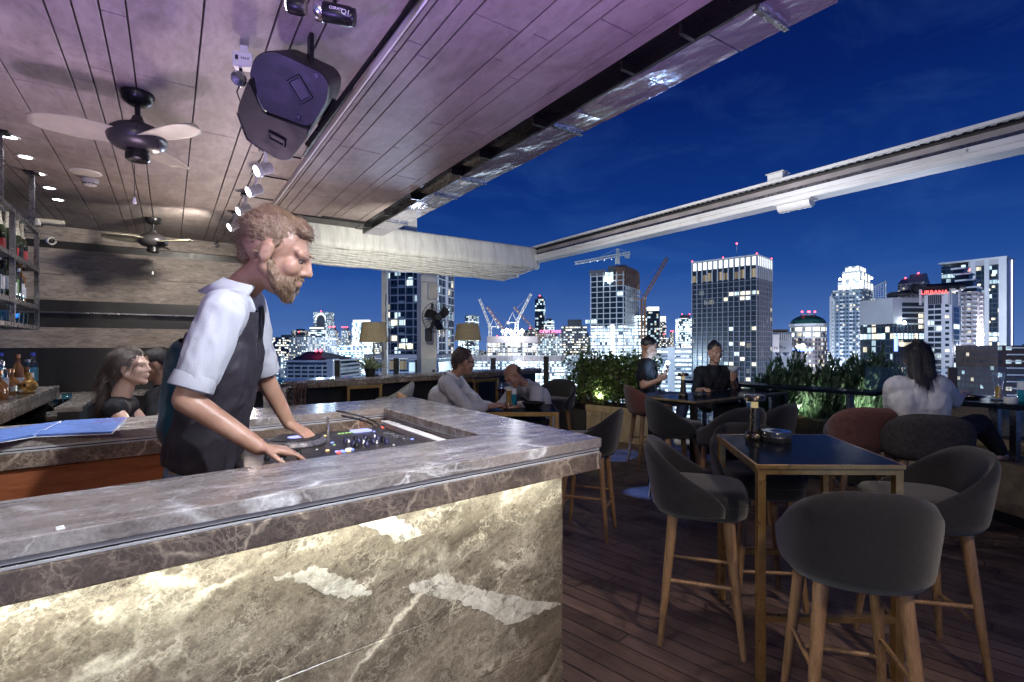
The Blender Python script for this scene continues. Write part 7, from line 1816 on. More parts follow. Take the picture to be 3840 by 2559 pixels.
mb = MB(); hd = zat(1178, dd) - zat(1213, dd); mb.lathe([(rr_ * .95 * math.cos(q * math.pi / 20), hd * math.sin(q * math.pi / 20)) for q in range(11)], (cx.x, cx.y, zat(1213, dd)), 28); bpart(t, 'dome', mb, M['copper_green']).name = 'dome'
mb = MB(); mb.lathe([(0, 0), (rr_ * .42, 0), (rr_ * .40, 1.2), (0, 1.2)], (cx.x, cx.y, zat(1181, dd)), 20); bpart(t, 'dome_balcony', mb, M['conc_wall'])
for u in (3008, 3031, 3036, 3056): beacon(t, PD(u, 1170, dd + 14), .9)
mb = MB(); a = PD(2984, 1303, dd - 8); b = PD(3022, 1303, dd - 8); mb.bar(a, b, 1, 3.0); mb.sphere(PD(2996, 1298, dd - 8), 1.8, 8, 6); mb.sphere(PD(3010, 1296, dd - 8), 2.2, 8, 6); bpart(t, 'blue_sign', mb, M['crown_light'])
mb = MB(); mb.bar(PD(2972, 1314, dd - 9), PD(3046, 1312, dd - 9), 1, 2.2); bpart(t, 'blue_canopy', mb, M['blue_sign'])
f = Foot(2888, 2970, None, 430, 4, 40); t = bthing('terrace_block', 'beige block with dark louvred upper floor beside the domed building', 'building', f); zt = zat(1246, 430)
solid(t, 'body', f, GZ, zt, M['conc_dark']); solid(t, 'left_wall', f, GZ, zt - 2, M['conc_pink'], (f.L1 * .6, f.L1 + .3, -.4, 20)); solid(t, 'roof_garden', f, zt, zt + 2.4, M['bark'], (2, f.L1 - 1, 2, 20))
mb = MB()
for i in range(7): p = f.p(1 + i * 1.6, -.3); mb.box((p[0], p[1], zt - 5), (.35, .5, 7), math.atan2(f.e1.y, f.e1.x))
bpart(t, 'louvre', mb, M['conc_pink'])
text('lettering', 're Pur', 4.2, M['black'], t, PD(2926, 1305, 427) - t.location, (R(90), 0, R(-YAW)), .05)
f = Foot(2886, 2976, None, 330, 4, 20); t = bthing('gabled_house', 'white gabled house below the script lettering', 'house', f); zt = zat(1335, 330); solid(t, 'wall', f, GZ, zt, M['conc_wall'])
for i in range(3):
    a0 = f.L1 * (.05 + .32 * i); a1 = a0 + f.L1 * .26; mb = MB(); v_ = [f.p(a0, -.2, zt), f.p(a1, -.2, zt), f.p((a0 + a1) / 2, -.2, zt + 2.3), f.p(a0, 9, zt), f.p(a1, 9, zt), f.p((a0 + a1) / 2, 9, zt + 2.3)]
    mb.add(v_, [(0, 1, 2), (3, 5, 4), (0, 2, 5, 3), (1, 4, 5, 2), (0, 3, 4, 1)]); bpart(t, 'gable_roof', mb, M['conc_bright'])
lit_windows(t, f, [(0, 1), (2, 1), (3, 2)], 3, 3.2, zt - 10, M['glass_city'])

# --- mid-distance named towers
def tower(name, label, u0, u1, vt, d, mat, phi=12, uC=None, top=None, beac=0, vb=None, depth=None, group=None, crown=None):
    f = Foot(u0, u1, uC, d, phi, depth); t = bthing(name, label, 'tower', f, group); zt = zat(vt, d)
    solid(t, 'body', f, GZ, zt, F[mat])
    if top: solid(t, 'plant_room', f, zt, zt + top, M['conc_dark'], (f.L1 * .2, f.L1 * .75, f.L2 * .1, f.L2 * .7))
    else: solid(t, 'parapet', f, zt, zt + 1.0, M['conc_wall'], (0, f.L1, 0, f.L2))
    if crown: solid(t, 'lit_crown', f, zt, zt + crown, M['crown_light'], (f.L1 * .05, f.L1 * .95, .2, f.L2 * .5))
    for i in range(beac): beacon(t, f.p(f.L1 * (i + .5) / beac, 0, zt + (top or 1) + 1), d / 900)
    return t, f, zt
t, f, zt = tower('arch_tower', 'tall pale tower with an arched opening near its top', 1175, 1232, 1172, 900, 'white', 6, beac=1)
mb = MB(); p = f.p(f.L1 / 2, -.8, zat(1200, 900)); rm_ = rotfromaxes(CR, Vector((0, 0, 1)), -CF)
pts = [Vector((7.2 * math.cos(a), 8.5 * math.sin(a), 0)) for a in [math.pi * k_ / 12 for k_ in range(13)]] + [Vector((-7.2, -14, 0)), Vector((7.2, -14, 0))]
mb.add([Vector(p) + rm_ @ q for q in pts], [tuple(range(len(pts)))]); bpart(t, 'arch', mb, M['conc_dark'])
mb = MB(); mb.tube([Vector(p) + rm_ @ q * 1.18 for q in pts[:13]], .9, 6); bpart(t, 'arch_trim', mb, M['crown_light'])
solid(t, 'base_block', f, GZ, zat(1242, 900), F['bright'], (-2, f.L1 * .7, -3, -.2))
tower('bank_tower', 'bright banded office tower in front of the arched tower', 1158, 1210, 1236, 700, 'bands', 10, 1224, crown=3)
tower('mast_tower', 'office tower with one red beacon mast, left of the banded tower', 1092, 1150, 1262, 760, 'office', 8, 1160, top=6, beac=1)
tower('round_top_tower', 'slim dark-topped apartment tower with a row of red lamps, right of the arched tower', 1231, 1258, 1240, 820, 'apart', 20, 1269, top=5, beac=4)
tower('slim_apartments', 'second slim apartment tower with red lamps, left of the linen lamp', 1279, 1306, 1241, 820, 'apart', 20, 1316, top=5, beac=4)
tower('lamp_tower', 'bright office tower directly behind the first linen lamp', 1320, 1386, 1212, 640, 'bright', 10, 1398, crown=4)
tower('banded_tower', 'dark tower with bright horizontal bands right of the cranes', 2006, 2042, 1122, 880, 'darkg', 8, None, top=5, beac=1, depth=20)
tower('round_block', 'stepped office block right of the banded dark tower', 2040, 2076, 1202, 800, 'bands', 8, None, top=3, depth=20)
t, f, zt = tower('sign_block', 'office block with a pink neon roof sign', 2024, 2092, 1252, 640, 'slots', 5, None, depth=24)
text('neon_sign', 'OPEN PARK', 5.2, M['pink_sign'], t, PD(2064, 1244, 638) - t.location, (R(90), 0, R(-YAW)), .2).name = 'neon_sign'
tower('wide_office', 'wide dark office building speckled with lit windows', 2105, 2200, 1222, 560, 'office', 8, 2220, top=7)
tower('white_grid_block', 'white gridded block below the pink sign', 2014, 2108, 1272, 520, 'white', 5, None, depth=22)
tower('glass_office', 'low banded office in front of the wide dark office building', 2120, 2216, 1338, 420, 'bands', 4, None, depth=22)
tower('lamp_side_tower', 'flat-topped banded tower right behind the second linen lamp', 1744, 1780, 1184, 900, 'bands', 8, 1796, beac=0)
tower('white_top_tower', 'dark tower with white glowing top right of the orange crane', 2427, 2474, 1168, 780, 'darkg', 4, None, depth=24, crown=7)
tower('lit_crown_tower', 'slim tower with a lit white crown near the grid tower', 2476, 2498, 1208, 900, 'office', 6, 2501, crown=10)
tower('brown_tower', 'small brown tower with red lamps left of the grid tower', 2512, 2528, 1246, 1000, 'slots', 12, 2537, beac=2)
tower('bright_bands_tower', 'densely lit banded tower at the grid tower\'s left side', 2544, 2600, 1194, 600, 'bright', 10, None, depth=24, top=4, beac=2)
t, f, zt = tower('white_car_park', 'low white car park with stair tower left of the grid tower', 2480, 2600, 1312, 330, 'bands', 4, None, depth=22)
solid(t, 'stair_tower', f, GZ, zat(1301, 330), M['conc_wall'], (f.L1 * .58, f.L1 * .80, -.6, 5))
for v in (1318, 1330, 1342): z = zat(v, 330); solid(t, 'deck_parapet', f, z - .9, z, M['conc_bright'], (-.2, f.L1 * .55, -.4, 2))
tower('far_slab', 'narrow pale slab between the crown tower and the red sign', 3336, 3354, 1170, 620, 'apart', 10, 3360)
tower('pale_house_block', 'low pale flats left of the sloping-roofed car park', 1010, 1052, 1345, 210, 'white', 5, 1068)
# --- anonymous skyline
rs = random.Random(8)
kinds = ['far', 'far2', 'office', 'bands', 'apart']
for i in range(104):
    if i < 72: u = rs.uniform(1000, 2600)
    else: u = rs.uniform(2880, 3860)
    d = rs.choice((650, 900, 1200, 1500, 1900, 2400)) * rs.uniform(.9, 1.1); w = rs.uniform(18, 38) / d * 1900
    top = rs.uniform(1262, 1330) if rs.random() < .75 else rs.uniform(1235, 1270)
    if u > 2880: top = rs.uniform(1290, 1330)
    f = Foot(u, u + w, None, d, rs.uniform(-8, 22), rs.uniform(18, 36))
    zt = max(zat(top, d), GZ + 12)
    t = bthing('distant_building', 'distant high-rise speckled with lit windows, lost in the skyline', 'building', f, 'distant high-rises lost in the skyline')
    mt = F[rs.choice(kinds)]
    mb = MB(); boxuv(mb, f.poly(), GZ, zt); bpart(t, 'body', mb, mt)
    if rs.random() < .6: solid(t, 'plant_room', f, zt, zt + rs.uniform(2, 6), M['conc_dark'], (f.L1 * .25, f.L1 * .7, f.L2 * .2, f.L2 * .7))
    if rs.random() < .22: beacon(t, f.p(f.L1 / 2, f.L2 / 2, zt + 7), d / 900)
# --- street level: low roofs and lamps
mb = MB()
for i in range(1500):
    u = rs.uniform(960, 3900); d = 150 * math.exp(rs.random() * 2.6); p = G(u, d, GZ + rs.uniform(2, 22)); r_ = d / 1500 * rs.uniform(.6, 1.5)
    mb.sphere(p, r_, 5, 3)
so = mb.build('street_lamps', M['street_lamp'])
tag(so, 'countless tiny street and roof lamps across the low city', 'street lights', kind='stuff')

# ------------------------------------------------------------------ greenery
def leaf(mb, c, d, n, L, w):
    d = d.normalized(); s = d.cross(n)
    if s.length < 1e-3: s = d.cross(Vector((1, .3, .2)))
    s.normalize(); n = s.cross(d)
    mb.add([c, c + d * L * .5 + s * w / 2 + n * w * .12, c + d * L, c + d * L * .5 - s * w / 2 + n * w * .12], [(0, 1, 2), (0, 2, 3)])
rg = random.Random(3)
def rv():
    while True:
        v = Vector((rg.uniform(-1, 1), rg.uniform(-1, 1), rg.uniform(-1, 1)))
        if .05 < v.length < 1: return v.normalized()
hd = thing('hedge', 'trimmed leafy green hedge lit from below in the sandstone planter', 'hedge', (pa + pd_ * .5)[:3])
mb = MB(); tw = MB()
for i in range(170):
    s_, n_ = rg.uniform(-.42, 1.02), rg.uniform(.06, .5); p0 = pa + pd_ * s_ + pn * n_ + Vector((0, 0, .5)); h_ = rg.uniform(.55, .80)
    p1 = p0 + Vector((rg.uniform(-.06, .06), rg.uniform(-.06, .06), h_)); tw.tube([p0, p0.lerp(p1, .5) + rv() * .02, p1], [.006, .005, .002], 5)
    for k in range(52):
        q = p0.lerp(p1, rg.uniform(.12, 1.04)) + rv() * rg.uniform(.02, .09)
        if noise.noise(q * 6) < -.28: continue
        dd_ = (rv() + Vector((0, 0, .3))); leaf(mb, q, dd_, rv(), rg.uniform(.05, .085), rg.uniform(.028, .045))
kid(mb.build('foliage', M['leaf']), hd); kid(tw.build('stem', M['bark']), hd)
def bush(label, u, vt, d, w):
    b = Vector(C((u - 1920) / 1900 * d, d, .12)); zt = CAMH + (1300 - vt) / 1900 * d; h = zt - .12
    t = thing('cypress_bush', label, 'bush', b, 0, 'cypress bushes behind the black ledge')
    mb = MB(); m2 = MB(); m2.tube([Vector((0, 0, 0)), Vector((.01, 0, h * .5)), Vector((0, .01, h * .85))], [.03, .02, .006], 7)
    for i in range(125):
        a = rg.random() * 6.283; r_ = w * math.sqrt(rg.random()); z0 = rg.uniform(.02, .5) * h
        ang = Vector((math.cos(a), math.sin(a), 0)); top = h * (1.02 - .35 * (r_ / w) ** 1.5) * rg.uniform(.86, 1.04)
        p0 = ang * r_ * .35 + Vector((0, 0, z0)); p1 = ang * r_ * rg.uniform(.8, 1.1) + Vector((0, 0, max(z0 + .12, top * rg.uniform(.74, 1.04))))
        m2.tube([p0 * .6 + Vector((0, 0, z0 * .4)), p0.lerp(p1, .7)], [.008, .003], 4)
        for k in range(46):
            s_ = rg.uniform(.1, 1); c = p0.lerp(p1, s_) + rv() * .05 * (1.25 - s_)
            leaf(mb, c, (p1 - p0).normalized() + rv() * .5 + Vector((0, 0, .5)), rv(), rg.uniform(.06, .13), rg.uniform(.02, .034))
    mb.build('foliage', M['needle'], t); m2.build('stem', M['bark'], t)
for i, (u, vt, d, w) in enumerate(((2912, 1352, 6.7, .31), (2985, 1330, 6.9, .32), (3062, 1352, 6.6, .30), (3138, 1338, 6.8, .32), (3215, 1330, 6.6, .33), (3292, 1322, 6.7, .33), (3362, 1368, 6.6, .25))):
    bush(('leftmost cypress bush, beside the base of the grid tower', 'cypress bush below the domed building', 'shorter cypress bush right of the dome', 'cypress bush under the crown tower\'s left sail', 'bushy cypress under the crown tower', 'tallest cypress bush, nearest left of the woman in white', 'low cypress bush just behind the woman in white')[i], u, vt, d, w)
p = C((1388 - 1920) / 1900 * 6.75, 6.75, LZ + .0005); t = thing('potted_plant', 'pale spiky plant in a small black pot on the window ledge', 'plant', p)
mb = MB(); mb.lathe([(0, 0), (.055, 0), (.058, .004), (.075, .10), (.078, .102), (.070, .104), (.066, .085), (0, .082)], seg=24); mb.build('pot', M['black_plastic'], t, True)
mb = MB()
for i in range(120):
    a = rg.random() * 6.283; el = rg.uniform(.25, 1.45); L = rg.uniform(.12, .25); d_ = Vector((math.cos(a) * math.cos(el), math.sin(a) * math.cos(el), math.sin(el)))
    c = Vector((rg.uniform(-.03, .03), rg.uniform(-.03, .03), .085)); m_ = c + d_ * L * .6; e = m_ + (d_ + Vector((0, 0, -.35))) * L * .45
    mb.tube([c, m_, e], [.006, .0075, .002], 5)
mb.build('foliage', M['pale_leaf'], t)
p = C((1588 - 1920) / 1900 * 9.3, 9.3, 0)

# ------------------------------------------------------------------ people
def head_prims(mb, m, c, k=1.0, fem=False):
    def E(p, r): mb.sphere(c + m @ (Vector(p) * k), 1, 18, 12, [q * k for q in r], m)
    def CP(a, ra, b, rb_): caps(mb, c + m @ (Vector(a) * k), ra * k, c + m @ (Vector(b) * k), rb_ * k, 10)
    E((0, -.012, .030), (.073, .094, .084)); E((0, .030, -.030), (.058, .060, .085))
    for s in (-1, 1):
        CP((s * .052, .0, -.045), .022, (s * .012, .070, -.092), .019 if not fem else .017)
        E((s * .036, .058, -.022), (.026, .028, .028)); E((s * .078, -.004, -.006), (.009, .019, .032)); CP((s * .012, .088, .024), .0115, (s * .047, .072, .025), .0115); CP((s * .016, .0835, .0155), .0062, (s * .046, .074, .0145), .0062); CP((s * .018, .0825, -.0075), .0055, (s * .044, .074, -.0065), .0055)
        CP((s * .008, .100, -.026), .008, (s * .014, .094, -.030), .007)
    E((0, .074, -.097), (.022, .020, .018)); CP((0, .088, .020), .008, (0, .108, -.022), .0115); E((0, .088, -.055), (.024, .013, .008)); E((0, .087, -.066), (.021, .013, .008))
def hand_prims(mb, wr, d, n, curl=.5, side=1, k=1.0):
    'wr wrist, d pointing direction, n back-of-hand normal; side +1 puts the thumb on d x n'
    d = Vector(d).normalized(); n = Vector(n); n = (n - d * n.dot(d)).normalized(); s = d.cross(n) * side
    for i in range(4): o = (i - 1.5) * .0195; caps(mb, wr + d * .012 * k + s * o * .6 * k, .0145 * k, wr + d * .082 * k + s * o * k, .0125 * k, 8)
    for i, L in enumerate((.066, .076, .071, .056)):
        p = wr + d * .085 * k + s * (1.5 - i) * .0205 * k; a = curl * (.35 + .08 * i); r = .0088
        for sg in (.42, .32, .26):
            q = p + (d * math.cos(a) - n * math.sin(a)) * L * sg * 1.08 * k; caps(mb, p, r * k, q, (r - .0008) * k, 8); p = q; a += curl * .75; r -= .0008
    p = wr + d * .022 * k + s * .026 * k; q = p + (d * .62 + s * .72 - n * .35).normalized() * .036 * k; caps(mb, p, .0125 * k, q, .0105 * k, 8)
    r_ = q + (d * .85 + s * .25 - n * .45).normalized() * .030 * k; caps(mb, q, .010 * k, r_, .0085 * k, 8); caps(mb, r_, .0085 * k, r_ + (d * .9 - n * .4).normalized() * .022 * k, .0072 * k, 8)
def person(label, J, face, tilt=(0, 0, 1), skin='skin', vox=.009, hk=1.0, fem=False, group=None, hands=None, bulk=1.0, feet=True):
    J = {k: Vector(v) for k, v in J.items()}
    t = thing('person', label, 'person', (J['pel'].x, J['pel'].y, 0), 0, group)
    t.location = (J['pel'].x, J['pel'].y, 0); off = Vector(t.location)
    J = {k: v - off for k, v in J.items()}
    f = Vector(face).normalized(); up = Vector(tilt); x = f.cross(up).normalized(); up = x.cross(f); m = rotfromaxes(x, f, up)
    S = (J['shR'] - J['shL']).normalized(); H = (J['hipR'] - J['hipL']).normalized()
    mb = MB(); b = bulk
    for s in (-1, 1):
        caps(mb, J['pel'] + H * s * .065, .088 * b, J['pel'].lerp(J['chest'], .55) + S * s * .055, .080 * b); caps(mb, J['pel'].lerp(J['chest'], .55) + S * s * .055, .08 * b, J['chest'] + S * s * .07, .092 * b)
    caps(mb, J['shL'], .044, J['shR'], .044); caps(mb, J['chest'], .085 * b, J['neck'], .05); caps(mb, J['neck'], .054, J['head'] - up * .05 * hk - f * .015, .050)
    head_prims(mb, m, J['head'], hk, fem)
    hands = hands or {}
    for s in 'LR':
        caps(mb, J['sh' + s].lerp(J['el' + s], .08), .046 * b, J['el' + s], .040); caps(mb, J['el' + s], .040, J['wr' + s], .027)
        fa = (J['wr' + s] - J['el' + s]).normalized(); hd_ = hands.get(s, {})
        hand_prims(mb, J['wr' + s], hd_.get('d', fa), hd_.get('n', (0, 0, 1)), hd_.get('curl', .5), hd_.get('side', 1 if s == 'L' else -1), hd_.get('k', 1.0))
        caps(mb, J['hip' + s], .078 * b, J['kn' + s], .055); caps(mb, J['kn' + s], .054, J['an' + s], .035)
        if feet:
            td = (J['toe' + s] - J['an' + s]); caps(mb, J['an' + s] + Vector((0, 0, -.02)), .032, J['an' + s] + Vector((td.x, td.y, 0)) * .25 + Vector((0, 0, -.035)), .030); caps(mb, J['an' + s] + Vector((0, 0, -.035)), .030, J['toe' + s], .022)
    organic('body', mb, vox, M[skin], t, 3, factor=.5)
    for s in (-1, 1):
        e = MB(); c = J['head'] + m @ Vector((s * .031 * hk, .0735 * hk, .005 * hk)); e.sphere(c, .0115 * hk, 12, 8); ey = e.build('eye', M['eye'], t, True)
        e = MB(); e.sphere(c + m @ Vector((0, .0066 * hk, -.002)), .0068 * hk, 10, 6); e.build('iris', M['iris'], ey, True)
    return t, J, m, up, f, S, H
def cloth(t, name, prims, mat, vox=.010, wr=.006, ws=9, cut=None, seed=0, smooth=5):
    mb = MB()
    for p in prims:
        if len(p) == 4: caps(mb, p[0], p[1], p[2], p[3], 14)
        else: mb.sphere(p[0], 1, 16, 10, p[1], p[2])
    return organic(name, mb, vox, M[mat], t, smooth, wr, ws, seed, cut)
def torso_prims(J, S, H, r=1.0, add=.016, low=.0):
    a = []
    p0 = J['pel'] + (J['pel'] - J['chest']).normalized() * low
    mid = J['pel'].lerp(J['chest'], .55)
    for s in (-1, 1):
        a += [(p0 + H * s * .068, .090 * r + add, mid + S * s * .060, .084 * r + add), (mid + S * s * .060, .084 * r + add, J['chest'] + S * s * .078, .094 * r + add)]
    a += [(J['shL'] * .97 + J['shR'] * .03, .056 + add, J['shR'] * .97 + J['shL'] * .03, .056 + add), (J['chest'], .09 * r + add, J['neck'].lerp(J['chest'], .15), .058 + add)]
    return a
def sleeve(J, s, upto=1.0, r0=.064, r1=.058):
    e = J['sh' + s].lerp(J['el' + s], min(1, upto)); a = [(J['sh' + s], r0, e, r1)]
    if upto > 1: a.append((J['el' + s], r1, J['el' + s].lerp(J['wr' + s], upto - 1), r1 - .012))
    return a
def trousers(J, r=.012):
    a = [(J['hipL'], .10, J['hipR'], .10), (J['pel'], .115, J['pel'].lerp(J['chest'], .25), .112)]
    for s in 'LR': a += [(J['hip' + s], .086 + r, J['kn' + s], .062 + r), (J['kn' + s], .060 + r, J['an' + s] + Vector((0, 0, .02)), .046 + r * .7)]
    return a
def shoes(t, J, mat='black_plastic'):
    for s in 'LR':
        an, toe = J['an' + s], J['toe' + s]; d_ = Vector(((toe - an).x, (toe - an).y, 0)).normalized()
        cloth(t, 'shoe', [(an + Vector((0, 0, -.045)) - d_ * .02, .040, toe + d_ * .005, .030), (an + Vector((0, 0, -.02)), .042, an + Vector((0, 0, -.05)), .044)], mat, .012, 0)

def strands(o, n, L, comb, w=.0012, seed=1, lift=.35, grav=.25):
    'loose locks growing from the surface of a hair cap'
    rr = random.Random(seed); me = o.data; vs = [(Vector(v.co), Vector(k.vector)) for v, k in zip(me.vertices, me.vertex_normals)]
    V = [tuple(v.co) for v in me.vertices]; F_ = [tuple(p.vertices) for p in me.polygons]
    for i in range(n):
        c, nn = rr.choice(vs); cb = comb(c) if callable(comb) else comb; cb = cb - nn * cb.dot(nn); d = (nn * lift + cb * rr.uniform(.6, 1.2) + Vector((rr.uniform(-1, 1), rr.uniform(-1, 1), rr.uniform(-1, 1))) * .28).normalized(); l = L * rr.uniform(.5, 1.25)
        s = d.cross(nn); s = s.normalized() if s.length > 1e-4 else Vector((1, 0, 0)); p = c - nn * .001; b = len(V); ww = w * rr.uniform(.6, 1.4)
        for k in range(4):
            q = p + d * l * k / 3 - Vector((0, 0, 1)) * grav * l * (k / 3) ** 2 - nn * lift * .5 * l * (k / 3) ** 2; t_ = ww * (1 - k / 3.2); V += [tuple(q - s * t_), tuple(q + s * t_)]
        F_ += [(b + 2 * k, b + 2 * k + 1, b + 2 * k + 3, b + 2 * k + 2) for k in range(3)]
    m2 = bpy.data.meshes.new(o.name); m2.from_pydata(V, [], F_); m2.materials.append(me.materials[0]); o.data = m2; shade(o, 180); return o
# ---- the DJ
fdir = (CR * .97 + CF * .20 + Vector((0, 0, -.40))); upd = Vector((0, 0, 1)) + CR * .35
J = dict(pel=PD(748, 1800, 1.84), chest=PD(838, 1330, 1.80), neck=PD(898, 1090, 1.77), head=PD(1035, 950, 1.74),
         shR=PD(842, 1168, 1.60), elR=PD(700, 1500, 1.53), wrR=PD(970, 1678, 1.60), shL=PD(925, 1140, 1.98), elL=PD(1000, 1430, 2.12), wrL=PD(1085, 1590, 2.18),
         hipR=PD(745, 1830, 1.75), hipL=PD(765, 1815, 1.93))
B0 = Vector((.16, 2.14, 0))
J['knR'] = B0 + CR * .06 - CF * .06 + Vector((0, 0, .52)); J['anR'] = B0 - CF * .06 + Vector((0, 0, .085)); J['toeR'] = J['anR'] + CR * .17 + Vector((0, 0, -.055))
J['knL'] = B0 + CR * .10 + CF * .14 + Vector((0, 0, .52)); J['anL'] = B0 + CR * .06 + CF * .14 + Vector((0, 0, .085)); J['toeL'] = J['anL'] + CR * .17 + Vector((0, 0, -.055))
HK = 1.17
t, J, m, up, f, S, H = person('bearded DJ in white shirt and dark vest leaning over the decks', J, fdir, upd, 'skin', .0065, HK,
    hands={'R': dict(d=CR * .8 + CF * .45 + Vector((0, 0, -.22)), n=(0, 0, 1), curl=.45, side=1), 'L': dict(d=CR * .75 - CF * .1 + Vector((0, 0, -.4)), n=(0, 0, 1), curl=.5, side=-1)}, bulk=1.02)
def hp(p): return J['head'] + m @ (Vector(p) * HK)
dh = cloth(t, 'hair', [(hp((0, -.024, .046)), [.078 * HK, .092 * HK, .075 * HK], m), (hp((0, .035, .094)), .030, hp((0, -.05, .100)), .036), (hp((-.03, .055, .084)), .024, hp((.03, .055, .086)), .024), (hp((0, .062, .090)), .022, hp((0, .03, .104)), .026), (hp((0, -.085, .0)), .032, hp((0, -.07, -.045)), .026)] +
      [(hp((s * .064, .012, .030)), .015, hp((s * .068, -.02, -.02)), .015) for s in (-1, 1)], 'hair_blond', .006, .0035, 34, None, 2, 4)
strands(dh, 3200, .034, -f * .9 + up * .25, .0011, 2)
db = cloth(t, 'beard', [(hp((s * .058, .008, -.030)), .017, hp((s * .044, .044, -.076)), .025) for s in (-1, 1)] + [(hp((s * .044, .044, -.076)), .025, hp((0, .074, -.104)), .028) for s in (-1, 1)] + [(hp((s * .040, .066, -.060)), .017, hp((s * .026, .080, -.082)), .018) for s in (-1, 1)] + [(hp((s * .030, .078, -.047)), .008, hp((0, .096, -.044)), .009) for s in (-1, 1)], 'hair_blond', .0055, .003, 44, None, 4, 3)
strands(db, 1500, .012, -up * .8 + f * .3, .0009, 3)
for s in (-1, 1):
    mb = MB(); mb.tube([hp((s * .017, .0865, .0085)), hp((s * .031, .0868, .0105)), hp((s * .045, .076, .0065))], .0024, 6); mb.build('eyelashes', M['hair_brown'], t)
for s in (-1, 1): cloth(t, 'eyebrow', [(hp((s * .014, .097, .028)), .0055, hp((s * .046, .080, .029)), .004)], 'hair_blond', .004, 0)
shr = torso_prims(J, S, H, 1.02, .014, .02) + sleeve(J, 'R', .74, .071, .062) + sleeve(J, 'L', .74, .070, .060)
sh_ = cloth(t, 'shirt', shr, 'shirt_white', .0075, .0075, 9, [(J['pel'].lerp(J['chest'], .24), J['pel'] - J['chest'])], 1, 3)
for s in 'RL':
    ax_ = (J['el' + s] - J['sh' + s]).normalized(); c = J['sh' + s].lerp(J['el' + s], .80); xa = ax_.cross(CF).normalized(); ya = ax_.cross(xa)
    mb = MB(); mb.loft([[c + ax_ * h_ + (xa * math.cos(a) + ya * math.sin(a)) * r_ * (1 + .03 * math.sin(3 * a)) for a in [2 * math.pi * k / 28 for k in range(28)]] for h_, r_ in ((-.02, .061), (.022, .064), (.026, .062), (.022, .058), (-.02, .056))], False); mb.build('sleeve_hem', M['shirt_white'], sh_, True, ang=180)
sd = (J['neck'] - J['pel']).normalized()
vs_ = torso_prims(J, S, H, 1.02, .024, .04)[:4]
cloth(t, 'vest', [(J['pel'].lerp(J['chest'], .20) + S * s * .062, .117, J['chest'] + S * s * .080, .126) for s in (-1, 1)] + [(J['chest'] + S * s * .060 + f * .035 - sd * .02, .085, J['neck'] + S * s * .080 - sd * .07 + f * .03, .058) for s in (-1, 1)], 'vest', .0085, .006, 12, [(J['chest'] + sd * .19, sd), (J['pel'].lerp(J['chest'], .19), -sd)], 5, 3)
bk = -(f - sd * f.dot(sd)).normalized()
cloth(t, 'vest_back', [(J['pel'].lerp(J['chest'], .45) + S * s * .062 + bk * .052, .100, J['chest'] + S * s * .080 + bk * .052 - sd * .03, .104) for s in (-1, 1)], 'vest_back', .0085, .005, 8, [(J['chest'] + sd * .04, sd)], 6, 4)
nk = (J['head'] - J['neck']).normalized()
mb = MB(); rings = []
for i in range(21):
    a = R(-120 + 240 * i / 20); dirr = bk * math.cos(a) + S * math.sin(a)
    q = J['neck'] + nk * .0 + dirr * .068; o_ = dirr * .030 - nk * .040
    rings.append([q + nk * .036, q + nk * .040 + dirr * .008, q + o_ + dirr * .012, q + o_])
mb.loft(rings); cl = mb.build('collar', M['shirt_white'], t, True, ang=180)
cloth(t, 'jeans', trousers(J, .014), 'jeans', .010, .008, 9, None, 9, 4)
mb = MB(); ring = [J['pel'].lerp(J['chest'], .16) + H * (.158 * math.cos(a)) + H.cross(Vector((0, 0, 1))) * (.108 * math.sin(a)) for a in [2 * math.pi * k / 28 for k in range(29)]]; mb.tube(ring, .014, 8, False); mb.build('belt', M['black_plastic'], t, True)
shoes(t, J)

# ---- bartender with a ponytail
d = 3.15
J = dict(pel=PD(425, 1790, d + .05), chest=PD(440, 1600, d), neck=PD(452, 1490, d - .02), head=PD(490, 1378, d - .03), shR=PD(430, 1535, d - .17), elR=PD(505, 1650, d - .18), wrR=PD(640, 1585, d - .02), shL=PD(480, 1520, d + .17), elL=PD(560, 1620, d + .2), wrL=PD(660, 1570, d + .14),
         hipR=PD(425, 1800, d - .03), hipL=PD(430, 1795, d + .14))
for s, o in (('R', -.06), ('L', .16)):
    J['kn' + s] = J['hip' + s] + CR * .28 + Vector((0, 0, -.14)); J['an' + s] = J['kn' + s] - CR * .08 + Vector((0, 0, -J['kn' + s].z + .085)); J['toe' + s] = J['an' + s] + CR * .16 + Vector((0, 0, -.055))
t, J, m, up, f, S, H = person('bartender with long ponytail and black sleeveless top behind the bar', J, CR * .95 + CF * .12 + Vector((0, 0, .06)), (0, 0, 1), 'skin_pale', .0085, .98, True, bulk=.88)
def hp(p): return J['head'] + m @ Vector(p)
bh = cloth(t, 'hair', [(hp((0, -.024, .040)), [.084, .098, .082], m), (hp((0, .045, .085)), .03, hp((0, -.04, .11)), .034), (hp((0, -.10, .03)), .036, hp((0, -.15, -.05)), .036), (hp((0, -.15, -.05)), .038, hp((0, -.155, -.17)), .034), (hp((0, -.155, -.17)), .034, hp((0, -.19, -.30)), .014)] + [(hp((s * .070, .0, .03)), .018, hp((s * .068, -.04, -.03)), .022) for s in (-1, 1)], 'hair_brown', .008, .0025, 34, None, 3, 3)
strands(bh, 2600, .07, -f * .7 - Vector((0, 0, .8)), .0016, 5, .15, .3)
cloth(t, 'top', torso_prims(J, S, H, .90, .010, .02), 'tee_black', .010, .005, 9, None, 3)
cloth(t, 'trousers', trousers(J, .004), 'trouser_dark', .014, .004)
shoes(t, J)
